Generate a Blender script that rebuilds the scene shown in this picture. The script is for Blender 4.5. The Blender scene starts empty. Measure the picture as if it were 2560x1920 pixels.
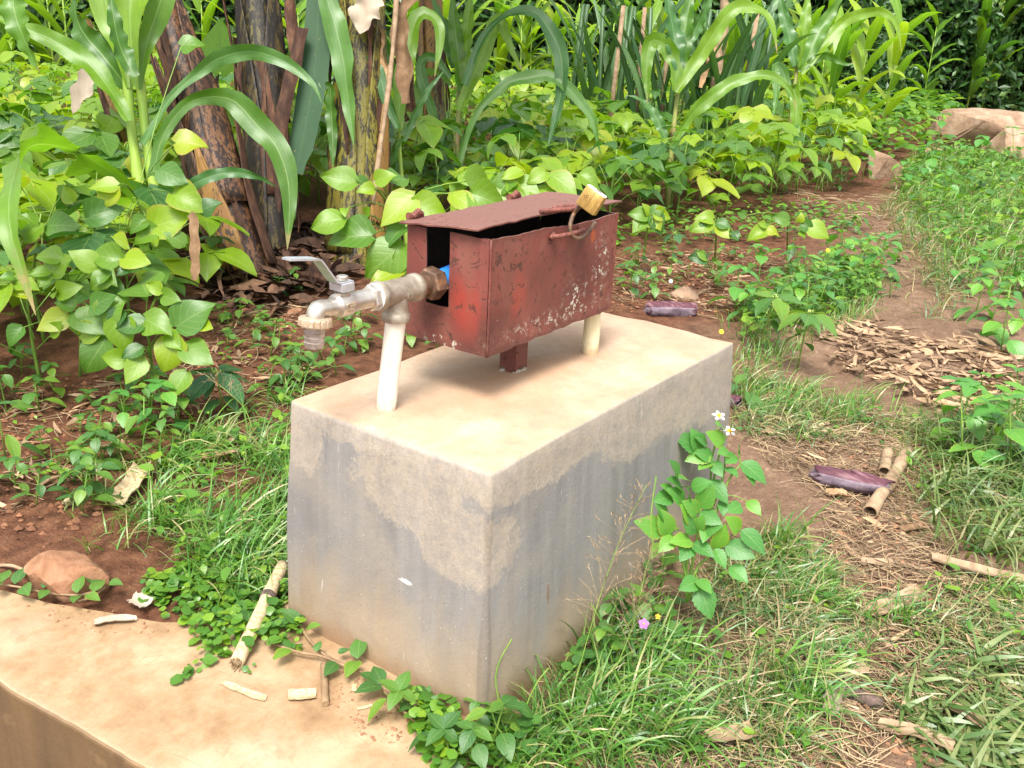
import bpy, math, random
import numpy as np
from mathutils import Vector, Matrix

# ------------------------------------------------------------------ camera, sky, sun, exposure
scene = bpy.context.scene
COL = scene.collection
cam_data = bpy.data.cameras.new('camera')
cam_data.sensor_width = 36.0
cam_data.lens = 33.4590
cam_data.clip_start = 0.02
cam_data.clip_end = 500.0
cam = bpy.data.objects.new('camera', cam_data)
COL.objects.link(cam)
_m = [[0.590049, 0.263843, -0.763039, -1.000467], [-0.806113, 0.245189, -0.538576, -0.736323], [0.044989, 0.932882, 0.357361, 1.064213]]
cam.matrix_world = Matrix([_m[0], _m[1], _m[2], [0, 0, 0, 1]])
scene.camera = cam

SUN_EL, SUN_AZ = math.radians(62), math.radians(205)
world = bpy.data.worlds.new('World')
scene.world = world
world.use_nodes = True
wn = world.node_tree
wn.nodes.clear()
sky = wn.nodes.new('ShaderNodeTexSky')
sky.sky_type = 'NISHITA'
sky.sun_disc = False
sky.sun_elevation = SUN_EL
sky.sun_rotation = math.radians(90) - SUN_AZ
sky.air_density = 1.2
sky.dust_density = 4.0
sky.ozone_density = 1.0
hs = wn.nodes.new('ShaderNodeHueSaturation')
hs.inputs['Saturation'].default_value = 0.25
bgn = wn.nodes.new('ShaderNodeBackground')
bgn.inputs['Strength'].default_value = 0.105
wo = wn.nodes.new('ShaderNodeOutputWorld')
wn.links.new(sky.outputs[0], hs.inputs['Color'])
wn.links.new(hs.outputs[0], bgn.inputs['Color'])
wn.links.new(bgn.outputs[0], wo.inputs['Surface'])

sun_data = bpy.data.lights.new('sun', 'SUN')
sun_data.energy = 1.5
sun_data.angle = math.radians(20)
sun_data.color = (1.0, 0.95, 0.89)
sun = bpy.data.objects.new('sun', sun_data)
COL.objects.link(sun)
_d = Vector((math.cos(SUN_EL) * math.cos(SUN_AZ), math.cos(SUN_EL) * math.sin(SUN_AZ), math.sin(SUN_EL)))
sun.rotation_euler = _d.to_track_quat('Z', 'Y').to_euler()

scene.view_settings.view_transform = 'Standard'
scene.view_settings.look = 'None'
scene.view_settings.exposure = 1.84
scene.view_settings.gamma = 1.0
scene.view_settings.use_curve_mapping = False
scene.cycles.max_bounces = 5
scene.cycles.diffuse_bounces = 2
scene.cycles.transmission_bounces = 3
scene.cycles.transparent_max_bounces = 4
scene.cycles.use_denoising = True

rng = random.Random(7)
nr = np.random.default_rng(11)
FACE = Vector((-0.763, -0.5386, 0.3574))      # the side from which the block is seen; leaves of named plants show their blades this way
UP = Vector((0, 0, 1))

# ------------------------------------------------------------------ node helpers
def new_mat(name):
    m = bpy.data.materials.new(name)
    m.use_nodes = True
    nt = m.node_tree
    nt.nodes.clear()
    out = nt.nodes.new('ShaderNodeOutputMaterial')
    return m, nt, out

class NT:
    """terse node writing"""
    def __init__(s, nt):
        s.nt = nt
    def put(s, sock, v):
        if hasattr(v, 'is_linked') or isinstance(v, bpy.types.NodeSocket):
            s.nt.links.new(v, sock)
        elif isinstance(v, (tuple, list)) and len(v) == 3 and sock.type == 'RGBA':
            sock.default_value = (*v, 1)
        else:
            sock.default_value = v
    def math(s, op, a, b=None, c=None, clamp=False):
        n = s.nt.nodes.new('ShaderNodeMath'); n.operation = op; n.use_clamp = clamp
        s.put(n.inputs[0], a)
        if b is not None: s.put(n.inputs[1], b)
        if c is not None: s.put(n.inputs[2], c)
        return n.outputs[0]
    def mix(s, fac, a, b, mode='MIX'):
        n = s.nt.nodes.new('ShaderNodeMix'); n.data_type = 'RGBA'; n.blend_type = mode; n.clamp_factor = True
        s.put(n.inputs['Factor'], fac); s.put(n.inputs[6], a); s.put(n.inputs[7], b)
        return n.outputs[2]
    def ramp(s, fac, stops):
        n = s.nt.nodes.new('ShaderNodeValToRGB')
        e = n.color_ramp.elements
        while len(e) < len(stops): e.new(0.5)
        for el, (p, c) in zip(e, stops):
            el.position = p
            el.color = (*c, 1) if isinstance(c, (tuple, list)) else (c, c, c, 1)
        s.put(n.inputs[0], fac)
        return n.outputs[0]
    def noise(s, vec, scale, detail=3, rough=0.55, dist=0.0):
        n = s.nt.nodes.new('ShaderNodeTexNoise')
        if vec is not None: s.put(n.inputs['Vector'], vec)
        n.inputs['Scale'].default_value = scale; n.inputs['Detail'].default_value = detail
        n.inputs['Roughness'].default_value = rough; n.inputs['Distortion'].default_value = dist
        return n.outputs['Fac']
    def voronoi(s, vec, scale, feature='F1'):
        n = s.nt.nodes.new('ShaderNodeTexVoronoi'); n.feature = feature
        if vec is not None: s.put(n.inputs['Vector'], vec)
        n.inputs['Scale'].default_value = scale
        return n.outputs['Distance']
    def mapping(s, vec, scale=(1, 1, 1), loc=(0, 0, 0), rot=(0, 0, 0)):
        n = s.nt.nodes.new('ShaderNodeMapping')
        s.put(n.inputs['Vector'], vec)
        n.inputs['Location'].default_value = loc; n.inputs['Scale'].default_value = scale; n.inputs['Rotation'].default_value = rot
        return n.outputs[0]
    def step(s, x, a, b):
        n = s.nt.nodes.new('ShaderNodeMapRange'); n.interpolation_type = 'SMOOTHSTEP'
        s.put(n.inputs['Value'], x)
        n.inputs['From Min'].default_value = a; n.inputs['From Max'].default_value = b
        return n.outputs[0]
    def geo(s):
        return s.nt.nodes.new('ShaderNodeNewGeometry').outputs
    def tc(s):
        return s.nt.nodes.new('ShaderNodeTexCoord').outputs
    def sep(s, v):
        n = s.nt.nodes.new('ShaderNodeSeparateXYZ'); s.put(n.inputs[0], v); return n.outputs
    def rnd(s, island=False):
        if island: return s.nt.nodes.new('ShaderNodeNewGeometry').outputs['Random Per Island']
        return s.nt.nodes.new('ShaderNodeObjectInfo').outputs['Random']
    def bump(s, h, strength=0.4, dist=0.005):
        n = s.nt.nodes.new('ShaderNodeBump'); s.put(n.inputs['Height'], h)
        n.inputs['Strength'].default_value = strength; n.inputs['Distance'].default_value = dist
        return n.outputs[0]
    def bsdf(s, color, rough=0.6, metal=0.0, spec=0.5, normal=None):
        n = s.nt.nodes.new('ShaderNodeBsdfPrincipled')
        s.put(n.inputs['Base Color'], color); s.put(n.inputs['Roughness'], rough); s.put(n.inputs['Metallic'], metal)
        n.inputs['Specular IOR Level'].default_value = spec
        if normal is not None: s.put(n.inputs['Normal'], normal)
        return n.outputs[0]

def blob(n, pos, c, r, soft=0.6, nz=None, amp=0.0):
    """1 inside an ellipsoid at c with radii r, 0 outside, its rim ragged by a noise"""
    m = n.mapping(pos, scale=(1 / r[0], 1 / r[1], 1 / r[2]), loc=tuple(-a / b for a, b in zip(c, r)))
    v = n.nt.nodes.new('ShaderNodeVectorMath'); v.operation = 'LENGTH'; n.put(v.inputs[0], m)
    d = v.outputs['Value']
    if nz is not None:
        d = n.math('ADD', d, n.math('MULTIPLY', n.math('SUBTRACT', nz, 0.5), amp))
    return n.math('SUBTRACT', 1.0, n.step(d, 1 - soft, 1 + soft * 0.3))

def leaf_mat(name, stops, island=False, trans=0.42, rough=0.38, style='net', pale=(0.35, 0.45, 0.16), tip=None, blem=0.5):
    m, nt, out = new_mat(name); n = NT(nt)
    r = n.rnd(island)
    col = n.ramp(r, stops)
    uvv = n.tc()['UV']; U = n.sep(uvv)
    au = n.math('ABSOLUTE', n.math('SUBTRACT', U[0], 0.5))
    pos = n.tc()['Object'] if not island else n.geo()['Position']
    big = n.noise(pos, 26 if not island else 9, 3, 0.6)
    col = n.mix(n.step(big, 0.35, 0.7), col, n.mix(0.5, col, n.mix(1.0, col, (0.75, 0.78, 0.9), 'MULTIPLY')))
    if style == 'net':
        saw = n.math('FRACT', n.math('ADD', n.math('MULTIPLY', n.math('SUBTRACT', U[1], n.math('MULTIPLY', au, 0.85)), 5.2), 0.2))
        side = n.math('SUBTRACT', 1.0, n.step(n.math('ABSOLUTE', n.math('SUBTRACT', saw, 0.5)), 0.03, 0.16))
        mid = n.math('SUBTRACT', 1.0, n.step(au, 0.008, 0.035))
        vein = n.math('MAXIMUM', n.math('MULTIPLY', side, 0.45), mid)
        col = n.mix(n.math('MULTIPLY', vein, 0.26), col, pale)
        h = n.math('SUBTRACT', n.math('MULTIPLY', n.noise(pos, 160, 2), 0.3), vein)
        nrm = n.bump(h, 0.22, 0.0025)
    elif style == 'blade':
        fine = n.noise(n.mapping(uvv, scale=(38, 1.2, 1)), 1.0, 2, 0.6)
        col = n.mix(n.step(fine, 0.4, 0.7), col, n.mix(1.0, col, (0.8, 0.86, 0.86), 'MULTIPLY'))
        mid = n.math('SUBTRACT', 1.0, n.step(au, 0.010, 0.04))
        col = n.mix(n.math('MULTIPLY', mid, 0.5), col, pale)
        nrm = n.bump(n.math('SUBTRACT', fine, mid), 0.25, 0.002)
        if tip:
            tz = n.step(n.math('ADD', U[1], n.math('MULTIPLY', big, 0.2)), 1.0, 1.12)
            col = n.mix(tz, col, tip)
    else:
        nrm = None
    if blem and style == 'net':
        mg = n.math('MULTIPLY', n.step(n.math('ADD', au, n.math('MULTIPLY', n.noise(pos, 14, 3, 0.6), 0.35)), 0.58, 0.68), n.step(r, 0.45, 0.9))
        col = n.mix(n.math('MULTIPLY', mg, 0.65), col, (0.34, 0.26, 0.05))
    if blem:
        sp = n.noise(pos, 70, 2, 0.5)
        col = n.mix(n.math('MULTIPLY', n.step(sp, 0.70, 0.76), blem), col, (0.30, 0.22, 0.06))
    p = n.bsdf(col, rough, 0, 0.55, nrm)
    tr = nt.nodes.new('ShaderNodeBsdfTranslucent')
    n.put(tr.inputs['Color'], n.mix(1.0, col, (1.35, 1.5, 0.6), 'MULTIPLY'))
    mx = nt.nodes.new('ShaderNodeMixShader'); mx.inputs[0].default_value = trans
    nt.links.new(p, mx.inputs[1]); nt.links.new(tr.outputs[0], mx.inputs[2])
    nt.links.new(mx.outputs[0], out.inputs['Surface'])
    return m

def plain_mat(name, stops, scale=20, stretch=(1, 1, 1), rough=0.8, bump=0.3, rnd=False, island=False, spec=0.3, metal=0.0, dist=0.004, trans=0.0, obj=True):
    m, nt, out = new_mat(name); n = NT(nt)
    pos = n.mapping(n.tc()['Object'] if obj else n.geo()['Position'], scale=stretch)
    f = n.noise(pos, scale, 5, 0.62, 0.4)
    col = n.ramp(f, stops)
    if rnd or island:
        r = n.rnd(island)
        col = n.mix(1.0, col, n.ramp(r, [(0, (0.42, 0.38, 0.35)), (0.5, (0.95, 0.93, 0.9)), (1, (1.4, 1.34, 1.24))]), 'MULTIPLY')
    nrm = n.bump(n.math('ADD', f, n.math('MULTIPLY', n.noise(pos, scale * 5, 3), 0.4)), bump, dist)
    p = n.bsdf(col, rough, metal, spec, nrm)
    if trans:
        tr = nt.nodes.new('ShaderNodeBsdfTranslucent'); n.put(tr.inputs['Color'], col)
        mx = nt.nodes.new('ShaderNodeMixShader'); mx.inputs[0].default_value = trans
        nt.links.new(p, mx.inputs[1]); nt.links.new(tr.outputs[0], mx.inputs[2]); p = mx.outputs[0]
    nt.links.new(p, out.inputs['Surface'])
    return m

# ------------------------------------------------------------------ materials
M = {}
M['bean'] = leaf_mat('bean_leaf', [(0.0, (0.035, 0.115, 0.026)), (0.35, (0.075, 0.19, 0.024)), (0.7, (0.135, 0.27, 0.018)), (1.0, (0.22, 0.35, 0.015))])
M['bean_lime'] = leaf_mat('bean_leaf_lime', [(0.0, (0.085, 0.20, 0.022)), (0.35, (0.165, 0.30, 0.014)), (0.8, (0.24, 0.37, 0.012)), (1.0, (0.31, 0.37, 0.015))])
M['weed'] = leaf_mat('weed_leaf', [(0.0, (0.04, 0.13, 0.026)), (0.5, (0.075, 0.195, 0.03)), (1.0, (0.145, 0.28, 0.026))], trans=0.36)
M['weed_dark'] = leaf_mat('weed_leaf_dark', [(0.0, (0.025, 0.10, 0.035)), (1.0, (0.05, 0.15, 0.04))], trans=0.3)
M['bidens'] = leaf_mat('bidens_leaf', [(0.0, (0.06, 0.21, 0.04)), (0.6, (0.09, 0.28, 0.045)), (1.0, (0.15, 0.35, 0.03))], trans=0.36, blem=0.1)
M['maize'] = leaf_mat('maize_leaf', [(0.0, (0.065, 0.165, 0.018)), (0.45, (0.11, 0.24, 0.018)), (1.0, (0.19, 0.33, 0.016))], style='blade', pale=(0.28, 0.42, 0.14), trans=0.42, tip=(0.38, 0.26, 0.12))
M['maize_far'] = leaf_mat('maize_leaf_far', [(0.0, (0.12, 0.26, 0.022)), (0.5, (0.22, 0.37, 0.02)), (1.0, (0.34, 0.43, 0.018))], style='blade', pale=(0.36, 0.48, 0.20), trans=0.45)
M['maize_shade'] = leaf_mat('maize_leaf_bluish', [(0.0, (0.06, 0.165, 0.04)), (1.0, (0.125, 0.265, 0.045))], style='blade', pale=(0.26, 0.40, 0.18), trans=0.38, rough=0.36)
M['cane'] = leaf_mat('cane_leaf', [(0.0, (0.045, 0.115, 0.04)), (1.0, (0.11, 0.22, 0.06))], style='blade', pale=(0.25, 0.36, 0.20), trans=0.3)
M['banana_leaf'] = leaf_mat('banana_leaf', [(0.0, (0.012, 0.060, 0.014)), (1.0, (0.016, 0.075, 0.017))], style='blade', pale=(0.04, 0.12, 0.03), trans=0.22, rough=0.62)
M['sapling'] = leaf_mat('sapling_leaf', [(0.0, (0.16, 0.36, 0.02)), (1.0, (0.2, 0.4, 0.02))], pale=(0.05, 0.18, 0.02), trans=0.5)
M['grass'] = leaf_mat('grass_blade', [(0.0, (0.05, 0.16, 0.022)), (0.4, (0.09, 0.24, 0.03)), (0.7, (0.16, 0.31, 0.045)), (0.88, (0.24, 0.31, 0.08)), (1.0, (0.42, 0.36, 0.17))], island=True, style='none', trans=0.35, blem=0)
M['grass_mix'] = leaf_mat('grass_blade_half_dry', [(0.0, (0.05, 0.14, 0.03)), (0.35, (0.10, 0.20, 0.05)), (0.55, (0.17, 0.23, 0.07)), (0.72, (0.30, 0.26, 0.12)), (1.0, (0.42, 0.31, 0.16))], island=True, style='none', trans=0.3, blem=0)
M['grass_olive'] = leaf_mat('grass_blade_olive', [(0.0, (0.075, 0.15, 0.035)), (0.5, (0.14, 0.22, 0.06)), (1.0, (0.25, 0.27, 0.10))], island=True, style='none', trans=0.3, blem=0)
M['creeper'] = leaf_mat('creeper_leaf', [(0.0, (0.055, 0.16, 0.02)), (0.6, (0.105, 0.24, 0.022)), (1.0, (0.20, 0.33, 0.022))], island=True, style='none', trans=0.35, blem=0)
M['hedge'] = leaf_mat('hedge_leaf', [(0.0, (0.02, 0.06, 0.016)), (0.6, (0.045, 0.12, 0.025)), (0.9, (0.085, 0.19, 0.04)), (1.0, (0.15, 0.25, 0.06))], island=True, style='none', trans=0.2, blem=0)
M['stem'] = plain_mat('green_stem', [(0.3, (0.10, 0.22, 0.03)), (0.7, (0.20, 0.30, 0.05))], 18, rough=0.5, bump=0.1)
M['stalk'] = plain_mat('maize_stalk', [(0.25, (0.13, 0.24, 0.03)), (0.6, (0.25, 0.36, 0.05)), (0.85, (0.33, 0.38, 0.09))], 9, (1, 1, 0.25), rough=0.45, bump=0.1)
M['stalk_red'] = plain_mat('maize_stalk_reddish', [(0.3, (0.20, 0.09, 0.06)), (0.5, (0.22, 0.24, 0.06)), (0.75, (0.22, 0.30, 0.06))], 6, (1, 1, 0.4), rough=0.45, bump=0.1)
M['dark_stem'] = plain_mat('dark_stem', [(0.3, (0.03, 0.02, 0.015)), (0.7, (0.08, 0.06, 0.03))], 20, rough=0.6, bump=0.2)
M['dry'] = plain_mat('dry_leaf', [(0.25, (0.16, 0.09, 0.045)), (0.5, (0.32, 0.20, 0.11)), (0.8, (0.48, 0.34, 0.21))], 24, (1, 1, 1), rough=0.85, bump=0.5, rnd=True, trans=0.12)
M['dry_isl'] = plain_mat('dry_litter', [(0.25, (0.20, 0.125, 0.072)), (0.5, (0.33, 0.225, 0.14)), (0.8, (0.46, 0.345, 0.235))], 24, rough=0.85, bump=0.4, island=True, trans=0.12)
M['straw'] = plain_mat('straw', [(0.25, (0.20, 0.14, 0.08)), (0.6, (0.35, 0.265, 0.165)), (0.85, (0.47, 0.38, 0.25))], 20, rough=0.8, bump=0.3, island=True)
M['dry_pale'] = plain_mat('pale_dry_leaf', [(0.25, (0.30, 0.23, 0.16)), (0.6, (0.46, 0.38, 0.29)), (0.85, (0.58, 0.50, 0.40))], 14, (1, 1, 0.3), rough=0.85, bump=0.6, trans=0.15)
M['chip'] = plain_mat('pale_wood', [(0.25, (0.24, 0.14, 0.06)), (0.48, (0.45, 0.34, 0.195)), (0.8, (0.58, 0.49, 0.33))], 45, (3, 3, 1), rough=0.75, bump=0.4, dist=0.002)
M['twig'] = plain_mat('brown_twig', [(0.25, (0.13, 0.08, 0.045)), (0.7, (0.30, 0.20, 0.11))], 40, (1, 1, 1), rough=0.85, bump=0.6)
M['bark_dark'] = plain_mat('dark_bark', [(0.3, (0.04, 0.03, 0.025)), (0.7, (0.16, 0.11, 0.09))], 60, rough=0.9, bump=1.0)
M['hedge_core'] = plain_mat('hedge_inner_shade', [(0.3, (0.010, 0.012, 0.006)), (0.7, (0.03, 0.03, 0.015))], 6, rough=0.9, bump=0.5)  # near-black colour carries the shade inside the hedge
M['tube_dry'] = plain_mat('dry_tube', [(0.2, (0.14, 0.085, 0.048)), (0.5, (0.28, 0.19, 0.115)), (0.8, (0.42, 0.31, 0.20))], 30, rough=0.8, bump=0.5)
M['white_flower'] = plain_mat('white_petal', [(0.3, (0.80, 0.80, 0.76)), (0.7, (0.88, 0.88, 0.85))], 30, rough=0.6, bump=0.0, trans=0.2)
M['yellow_flower'] = plain_mat('yellow_floret', [(0.3, (0.70, 0.36, 0.02)), (0.7, (0.85, 0.55, 0.03))], 300, rough=0.7, bump=0.4, dist=0.001)
M['purple_flower'] = plain_mat('purple_petal', [(0.3, (0.45, 0.16, 0.60)), (0.7, (0.60, 0.28, 0.72))], 30, rough=0.6, bump=0.0, trans=0.2)
M['bud'] = plain_mat('green_bud', [(0.3, (0.16, 0.28, 0.05)), (0.7, (0.38, 0.45, 0.12))], 200, rough=0.6, bump=0.3, dist=0.001)

def concrete(name, slab=False):
    m, nt, out = new_mat(name); n = NT(nt)
    g = n.geo(); pos = g['Position']; P = n.sep(pos); Nn = n.sep(g['Normal'])
    n1 = n.noise(pos, 7, 5, 0.6, 0.3); n2 = n.noise(pos, 42, 4, 0.65); n3 = n.noise(pos, 190, 3, 0.7)
    streak = n.noise(n.mapping(pos, scale=(38, 38, 1.6)), 1.0, 4, 0.6, 0.2)
    streak2 = n.noise(n.mapping(pos, scale=(11, 11, 1.1)), 1.0, 3, 0.6, 0.4)
    buff = n.ramp(n.math('ADD', n.math('MULTIPLY', n1, 0.7), n.math('MULTIPLY', n2, 0.3)), [(0.28, (0.31, 0.26, 0.20)), (0.5, (0.41, 0.345, 0.265)), (0.72, (0.49, 0.425, 0.335))])
    if slab:
        col = n.ramp(n.math('ADD', n.math('MULTIPLY', n1, 0.75), n.math('MULTIPLY', n2, 0.25)), [(0.30, (0.16, 0.092, 0.043)), (0.46, (0.28, 0.178, 0.094)), (0.66, (0.40, 0.29, 0.18))])
        edge = n.step(n.math('ADD', n.math('ADD', P[0], n.math('MULTIPLY', P[1], 0.096)), n.math('MULTIPLY', n1, 0.05)), -0.322, -0.37)
        col = n.mix(n.math('MULTIPLY', edge, 0.55), col, (0.36, 0.30, 0.22))
        wash = n.step(n.noise(pos, 3.2, 2, 0.5), 0.55, 0.75)
        col = n.mix(n.math('MULTIPLY', wash, 0.6), col, (0.44, 0.36, 0.255))
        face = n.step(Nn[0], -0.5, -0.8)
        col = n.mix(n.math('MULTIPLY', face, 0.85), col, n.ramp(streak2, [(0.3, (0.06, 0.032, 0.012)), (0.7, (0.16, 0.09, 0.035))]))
        w = nt.nodes.new('ShaderNodeTexVoronoi'); w.feature = 'DISTANCE_TO_EDGE'
        n.put(w.inputs['Vector'], n.mix(0.06, n.mapping(pos, rot=(0, 0, 0.5)), nt.nodes.new('ShaderNodeTexNoise').outputs['Color'])); w.inputs['Scale'].default_value = 8.5
        crack = n.math('MULTIPLY', n.math('SUBTRACT', 1.0, n.step(w.outputs['Distance'], 0.0, 0.007)), n.step(n.noise(pos, 7, 2), 0.55, 0.62))
        blot = n.step(n.noise(n.mapping(pos, loc=(5, 2, 1)), 11, 4, 0.65, 0.8), 0.56, 0.70)
        col = n.mix(n.math('MULTIPLY', blot, 0.5), col, (0.24, 0.15, 0.075))
        spots = n.step(n.voronoi(pos, 70), 0.10, 0.04)
        col = n.mix(n.math('MULTIPLY', spots, n.step(n2, 0.55, 0.65)), col, (0.18, 0.11, 0.06))
        col = n.mix(n.math('MULTIPLY', crack, 0.38), col, (0.16, 0.10, 0.06))
    else:
        grey = n.ramp(n.math('ADD', n.math('MULTIPLY', streak, 0.55), n.math('MULTIPLY', streak2, 0.45)), [(0.3, (0.155, 0.149, 0.14)), (0.5, (0.215, 0.207, 0.196)), (0.72, (0.28, 0.267, 0.25))])
        cloud = n.noise(pos, 5.5, 4, 0.65, 0.6)
        grey = n.mix(n.math('MULTIPLY', n.step(cloud, 0.44, 0.64), 0.6), grey, (0.29, 0.255, 0.205))
        grey = n.mix(n.math('MULTIPLY', n.step(n.noise(pos, 3.1, 3, 0.6), 0.5, 0.7), 0.45), grey, (0.145, 0.145, 0.148))
        # faces: end face lies at x = 0, long face at y = 0
        ragged = n.math('ADD', n.math('ADD', n.math('MULTIPLY', n.noise(pos, 24, 8, 0.8, 0.5), 0.5), n.math('MULTIPLY', n.noise(pos, 85, 6, 0.8, 0.4), 0.3)), n.math('MULTIPLY', streak, 0.2))
        rag = n.math('SUBTRACT', ragged, 0.5)
        zed = n.math('ADD', P[2], n.math('MULTIPLY', rag, 0.16))
        top = n.step(zed, 0.405, 0.416)
        e1 = blob(n, pos, (0.0, 0.15, 0.375), (0.12, 0.125, 0.075), 0.12, ragged, 2.3)
        e2 = blob(n, pos, (0.0, 0.05, 0.315), (0.10, 0.10, 0.075), 0.12, ragged, 2.3)
        e3 = blob(n, pos, (0.0, 0.395, 0.385), (0.10, 0.05, 0.06), 0.14, ragged, 2.3)
        e4 = blob(n, pos, (0.16, 0.0, 0.415), (0.2, 0.1, 0.045), 0.12, ragged, 2.3)
        e5 = blob(n, pos, (0.46, 0.0, 0.40), (0.17, 0.1, 0.085), 0.12, ragged, 2.3)
        e6 = blob(n, pos, (0.76, 0.0, 0.39), (0.24, 0.1, 0.10), 0.12, ragged, 2.3)
        mask = top
        for e in (e1, e2, e3, e4, e5, e6): mask = n.math('MAXIMUM', mask, e)
        fine = n.noise(pos, 150, 4, 0.7, 0.6)
        mask = n.math('MULTIPLY', mask, n.math('ADD', 0.26, n.math('MULTIPLY', n.step(n.math('ADD', n.math('MULTIPLY', fine, 0.6), n.math('MULTIPLY', n2, 0.4)), 0.36, 0.60), 0.42)))
        # mud splash rising from the ground
        mud = n.step(n.math('ADD', P[2], n.math('MULTIPLY', n.math('SUBTRACT', streak2, 0.5), 0.28)), 0.23, 0.015)
        mudc = n.ramp(n1, [(0.3, (0.25, 0.18, 0.11)), (0.7, (0.38, 0.285, 0.185))])
        side = n.mix(mask, grey, buff)
        side = n.mix(n.math('MULTIPLY', mud, 0.85), side, mudc)
        low = n.step(n.math('ADD', P[2], n.math('MULTIPLY', n.math('SUBTRACT', n1, 0.5), 0.1)), 0.07, 0.0)
        side = n.mix(n.math('MULTIPLY', low, 0.7), side, (0.24, 0.13, 0.06))
        # dark, muddy groove running down the near arris
        ar = n.math('ADD', n.math('ADD', n.math('ADD', P[0], P[1]), n.math('SUBTRACT', 0.032, n.math('MULTIPLY', P[2], 0.072))), n.math('MULTIPLY', n.math('SUBTRACT', streak2, 0.5), 0.02))
        arr = n.math('MULTIPLY', n.step(ar, 0.009, 0.002), n.step(P[2], 0.42, 0.34))
        side = n.mix(n.math('MULTIPLY', arr, 0.5), side, (0.14, 0.115, 0.09))
        # trowel scratches and lime specks
        sc = n.step(n.noise(n.mapping(pos, scale=(60, 60, 9)), 1.0, 2, 0.5, 1.5), 0.73, 0.77)
        side = n.mix(n.math('MULTIPLY', sc, 0.45), side, (0.55, 0.52, 0.47))
        chip = blob(n, pos, (0.0, 0.155, 0.205), (0.05, 0.014, 0.005), 0.5, n3, 1.5)
        side = n.mix(chip, side, (0.72, 0.70, 0.66))
        chip2 = blob(n, pos, (0.16, 0.0, 0.17), (0.005, 0.05, 0.02), 0.5, n3, 1.8)
        side = n.mix(n.math('MULTIPLY', chip2, 0.8), side, (0.20, 0.12, 0.06))
        specks = n.math('MULTIPLY', n.step(n.voronoi(pos, 85), 0.11, 0.05), n.step(n2, 0.44, 0.56))
        dk = n.math('MULTIPLY', n.step(n.voronoi(n.mapping(pos, loc=(3, 1, 2)), 48), 0.07, 0.03), n.step(n1, 0.4, 0.6))
        side = n.mix(n.math('MULTIPLY', dk, 0.7), side, (0.09, 0.075, 0.06))
        side = n.mix(specks, side, (0.5, 0.46, 0.4))
        # craze lines in the skim coat
        w = nt.nodes.new('ShaderNodeTexVoronoi'); w.feature = 'DISTANCE_TO_EDGE'; n.put(w.inputs['Vector'], pos); w.inputs['Scale'].default_value = 95
        craze = n.math('MULTIPLY', n.math('SUBTRACT', 1.0, n.step(w.outputs['Distance'], 0.0, 0.13)), n.step(n1, 0.36, 0.6))
        topc = n.ramp(n.math('ADD', n.math('MULTIPLY', n1, 0.8), n.math('MULTIPLY', n2, 0.2)), [(0.3, (0.30, 0.19, 0.12)), (0.5, (0.41, 0.285, 0.19)), (0.7, (0.50, 0.39, 0.295))])
        smear = n.noise(n.mapping(pos, scale=(10, 46, 10), rot=(0, 0, 0.5)), 1.0, 5, 0.7, 0.8)
        topc = n.mix(n.math('MULTIPLY', n.step(smear, 0.46, 0.66), 0.45), topc, (0.36, 0.27, 0.185))
        topc = n.mix(n.math('MULTIPLY', n.step(n.noise(pos, 34, 6, 0.75, 0.5), 0.56, 0.66), 0.4), topc, (0.33, 0.225, 0.14))
        tsp = n.math('MULTIPLY', n.step(n.voronoi(n.mapping(pos, loc=(1, 4, 2)), 38), 0.075, 0.035), n.step(n2, 0.42, 0.5))
        topc = n.mix(n.math('MULTIPLY', tsp, 0.75), topc, (0.16, 0.10, 0.06))
        damp = blob(n, pos, (0.22, 0.33, 0.444), (0.16, 0.13, 0.2), 0.7, n1, 1.2)
        topc = n.mix(n.math('MULTIPLY', damp, 0.5), topc, (0.30, 0.23, 0.16))
        brown_shade = blob(n, pos, (0.38, 0.22, 0.444), (0.26, 0.13, 0.2), 0.9, n1, 1.2)  # brown shade under the box put into the top colour
        topc = n.mix(n.math('MULTIPLY', brown_shade, 0.5), topc, (0.42, 0.25, 0.14))
        grit = n.math('MULTIPLY', n.step(n.voronoi(pos, 110), 0.14, 0.06), blob(n, pos, (0.48, 0.16, 0.444), (0.22, 0.12, 0.2), 0.8, n2, 1.0))
        topc = n.mix(n.math('MULTIPLY', grit, 0.6), topc, (0.20, 0.11, 0.06))
        up = n.step(Nn[2], 0.55, 0.9)
        col = n.mix(up, n.mix(n.math('MULTIPLY', craze, n.math('MULTIPLY', mask, 0.45)), side, (0.30, 0.21, 0.12)), n.mix(n.math('MULTIPLY', craze, 0.18), topc, (0.40, 0.27, 0.15)))
    col = n.mix(n.math('MULTIPLY', n.step(n3, 0.4, 0.65), 0.14), col, n.mix(1.0, col, (0.62, 0.58, 0.54), 'MULTIPLY'))
    pits = n.step(n.voronoi(pos, 130), 0.16, 0.05)
    hgt = n.math('ADD', n.math('ADD', n.math('MULTIPLY', n2, 0.8), n.math('MULTIPLY', n3, 0.7)), n.math('MULTIPLY', pits, -0.8))
    if slab: hgt = n.math('SUBTRACT', hgt, n.math('MULTIPLY', crack, 0.5))
    nrm = n.bump(hgt, 0.38, 0.0025)
    nt.links.new(n.bsdf(col, 0.78, 0, 0.3, nrm), out.inputs['Surface'])
    return m
M['plinth'] = concrete('cement_block')
M['slab'] = concrete('cement_slab', True)

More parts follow.
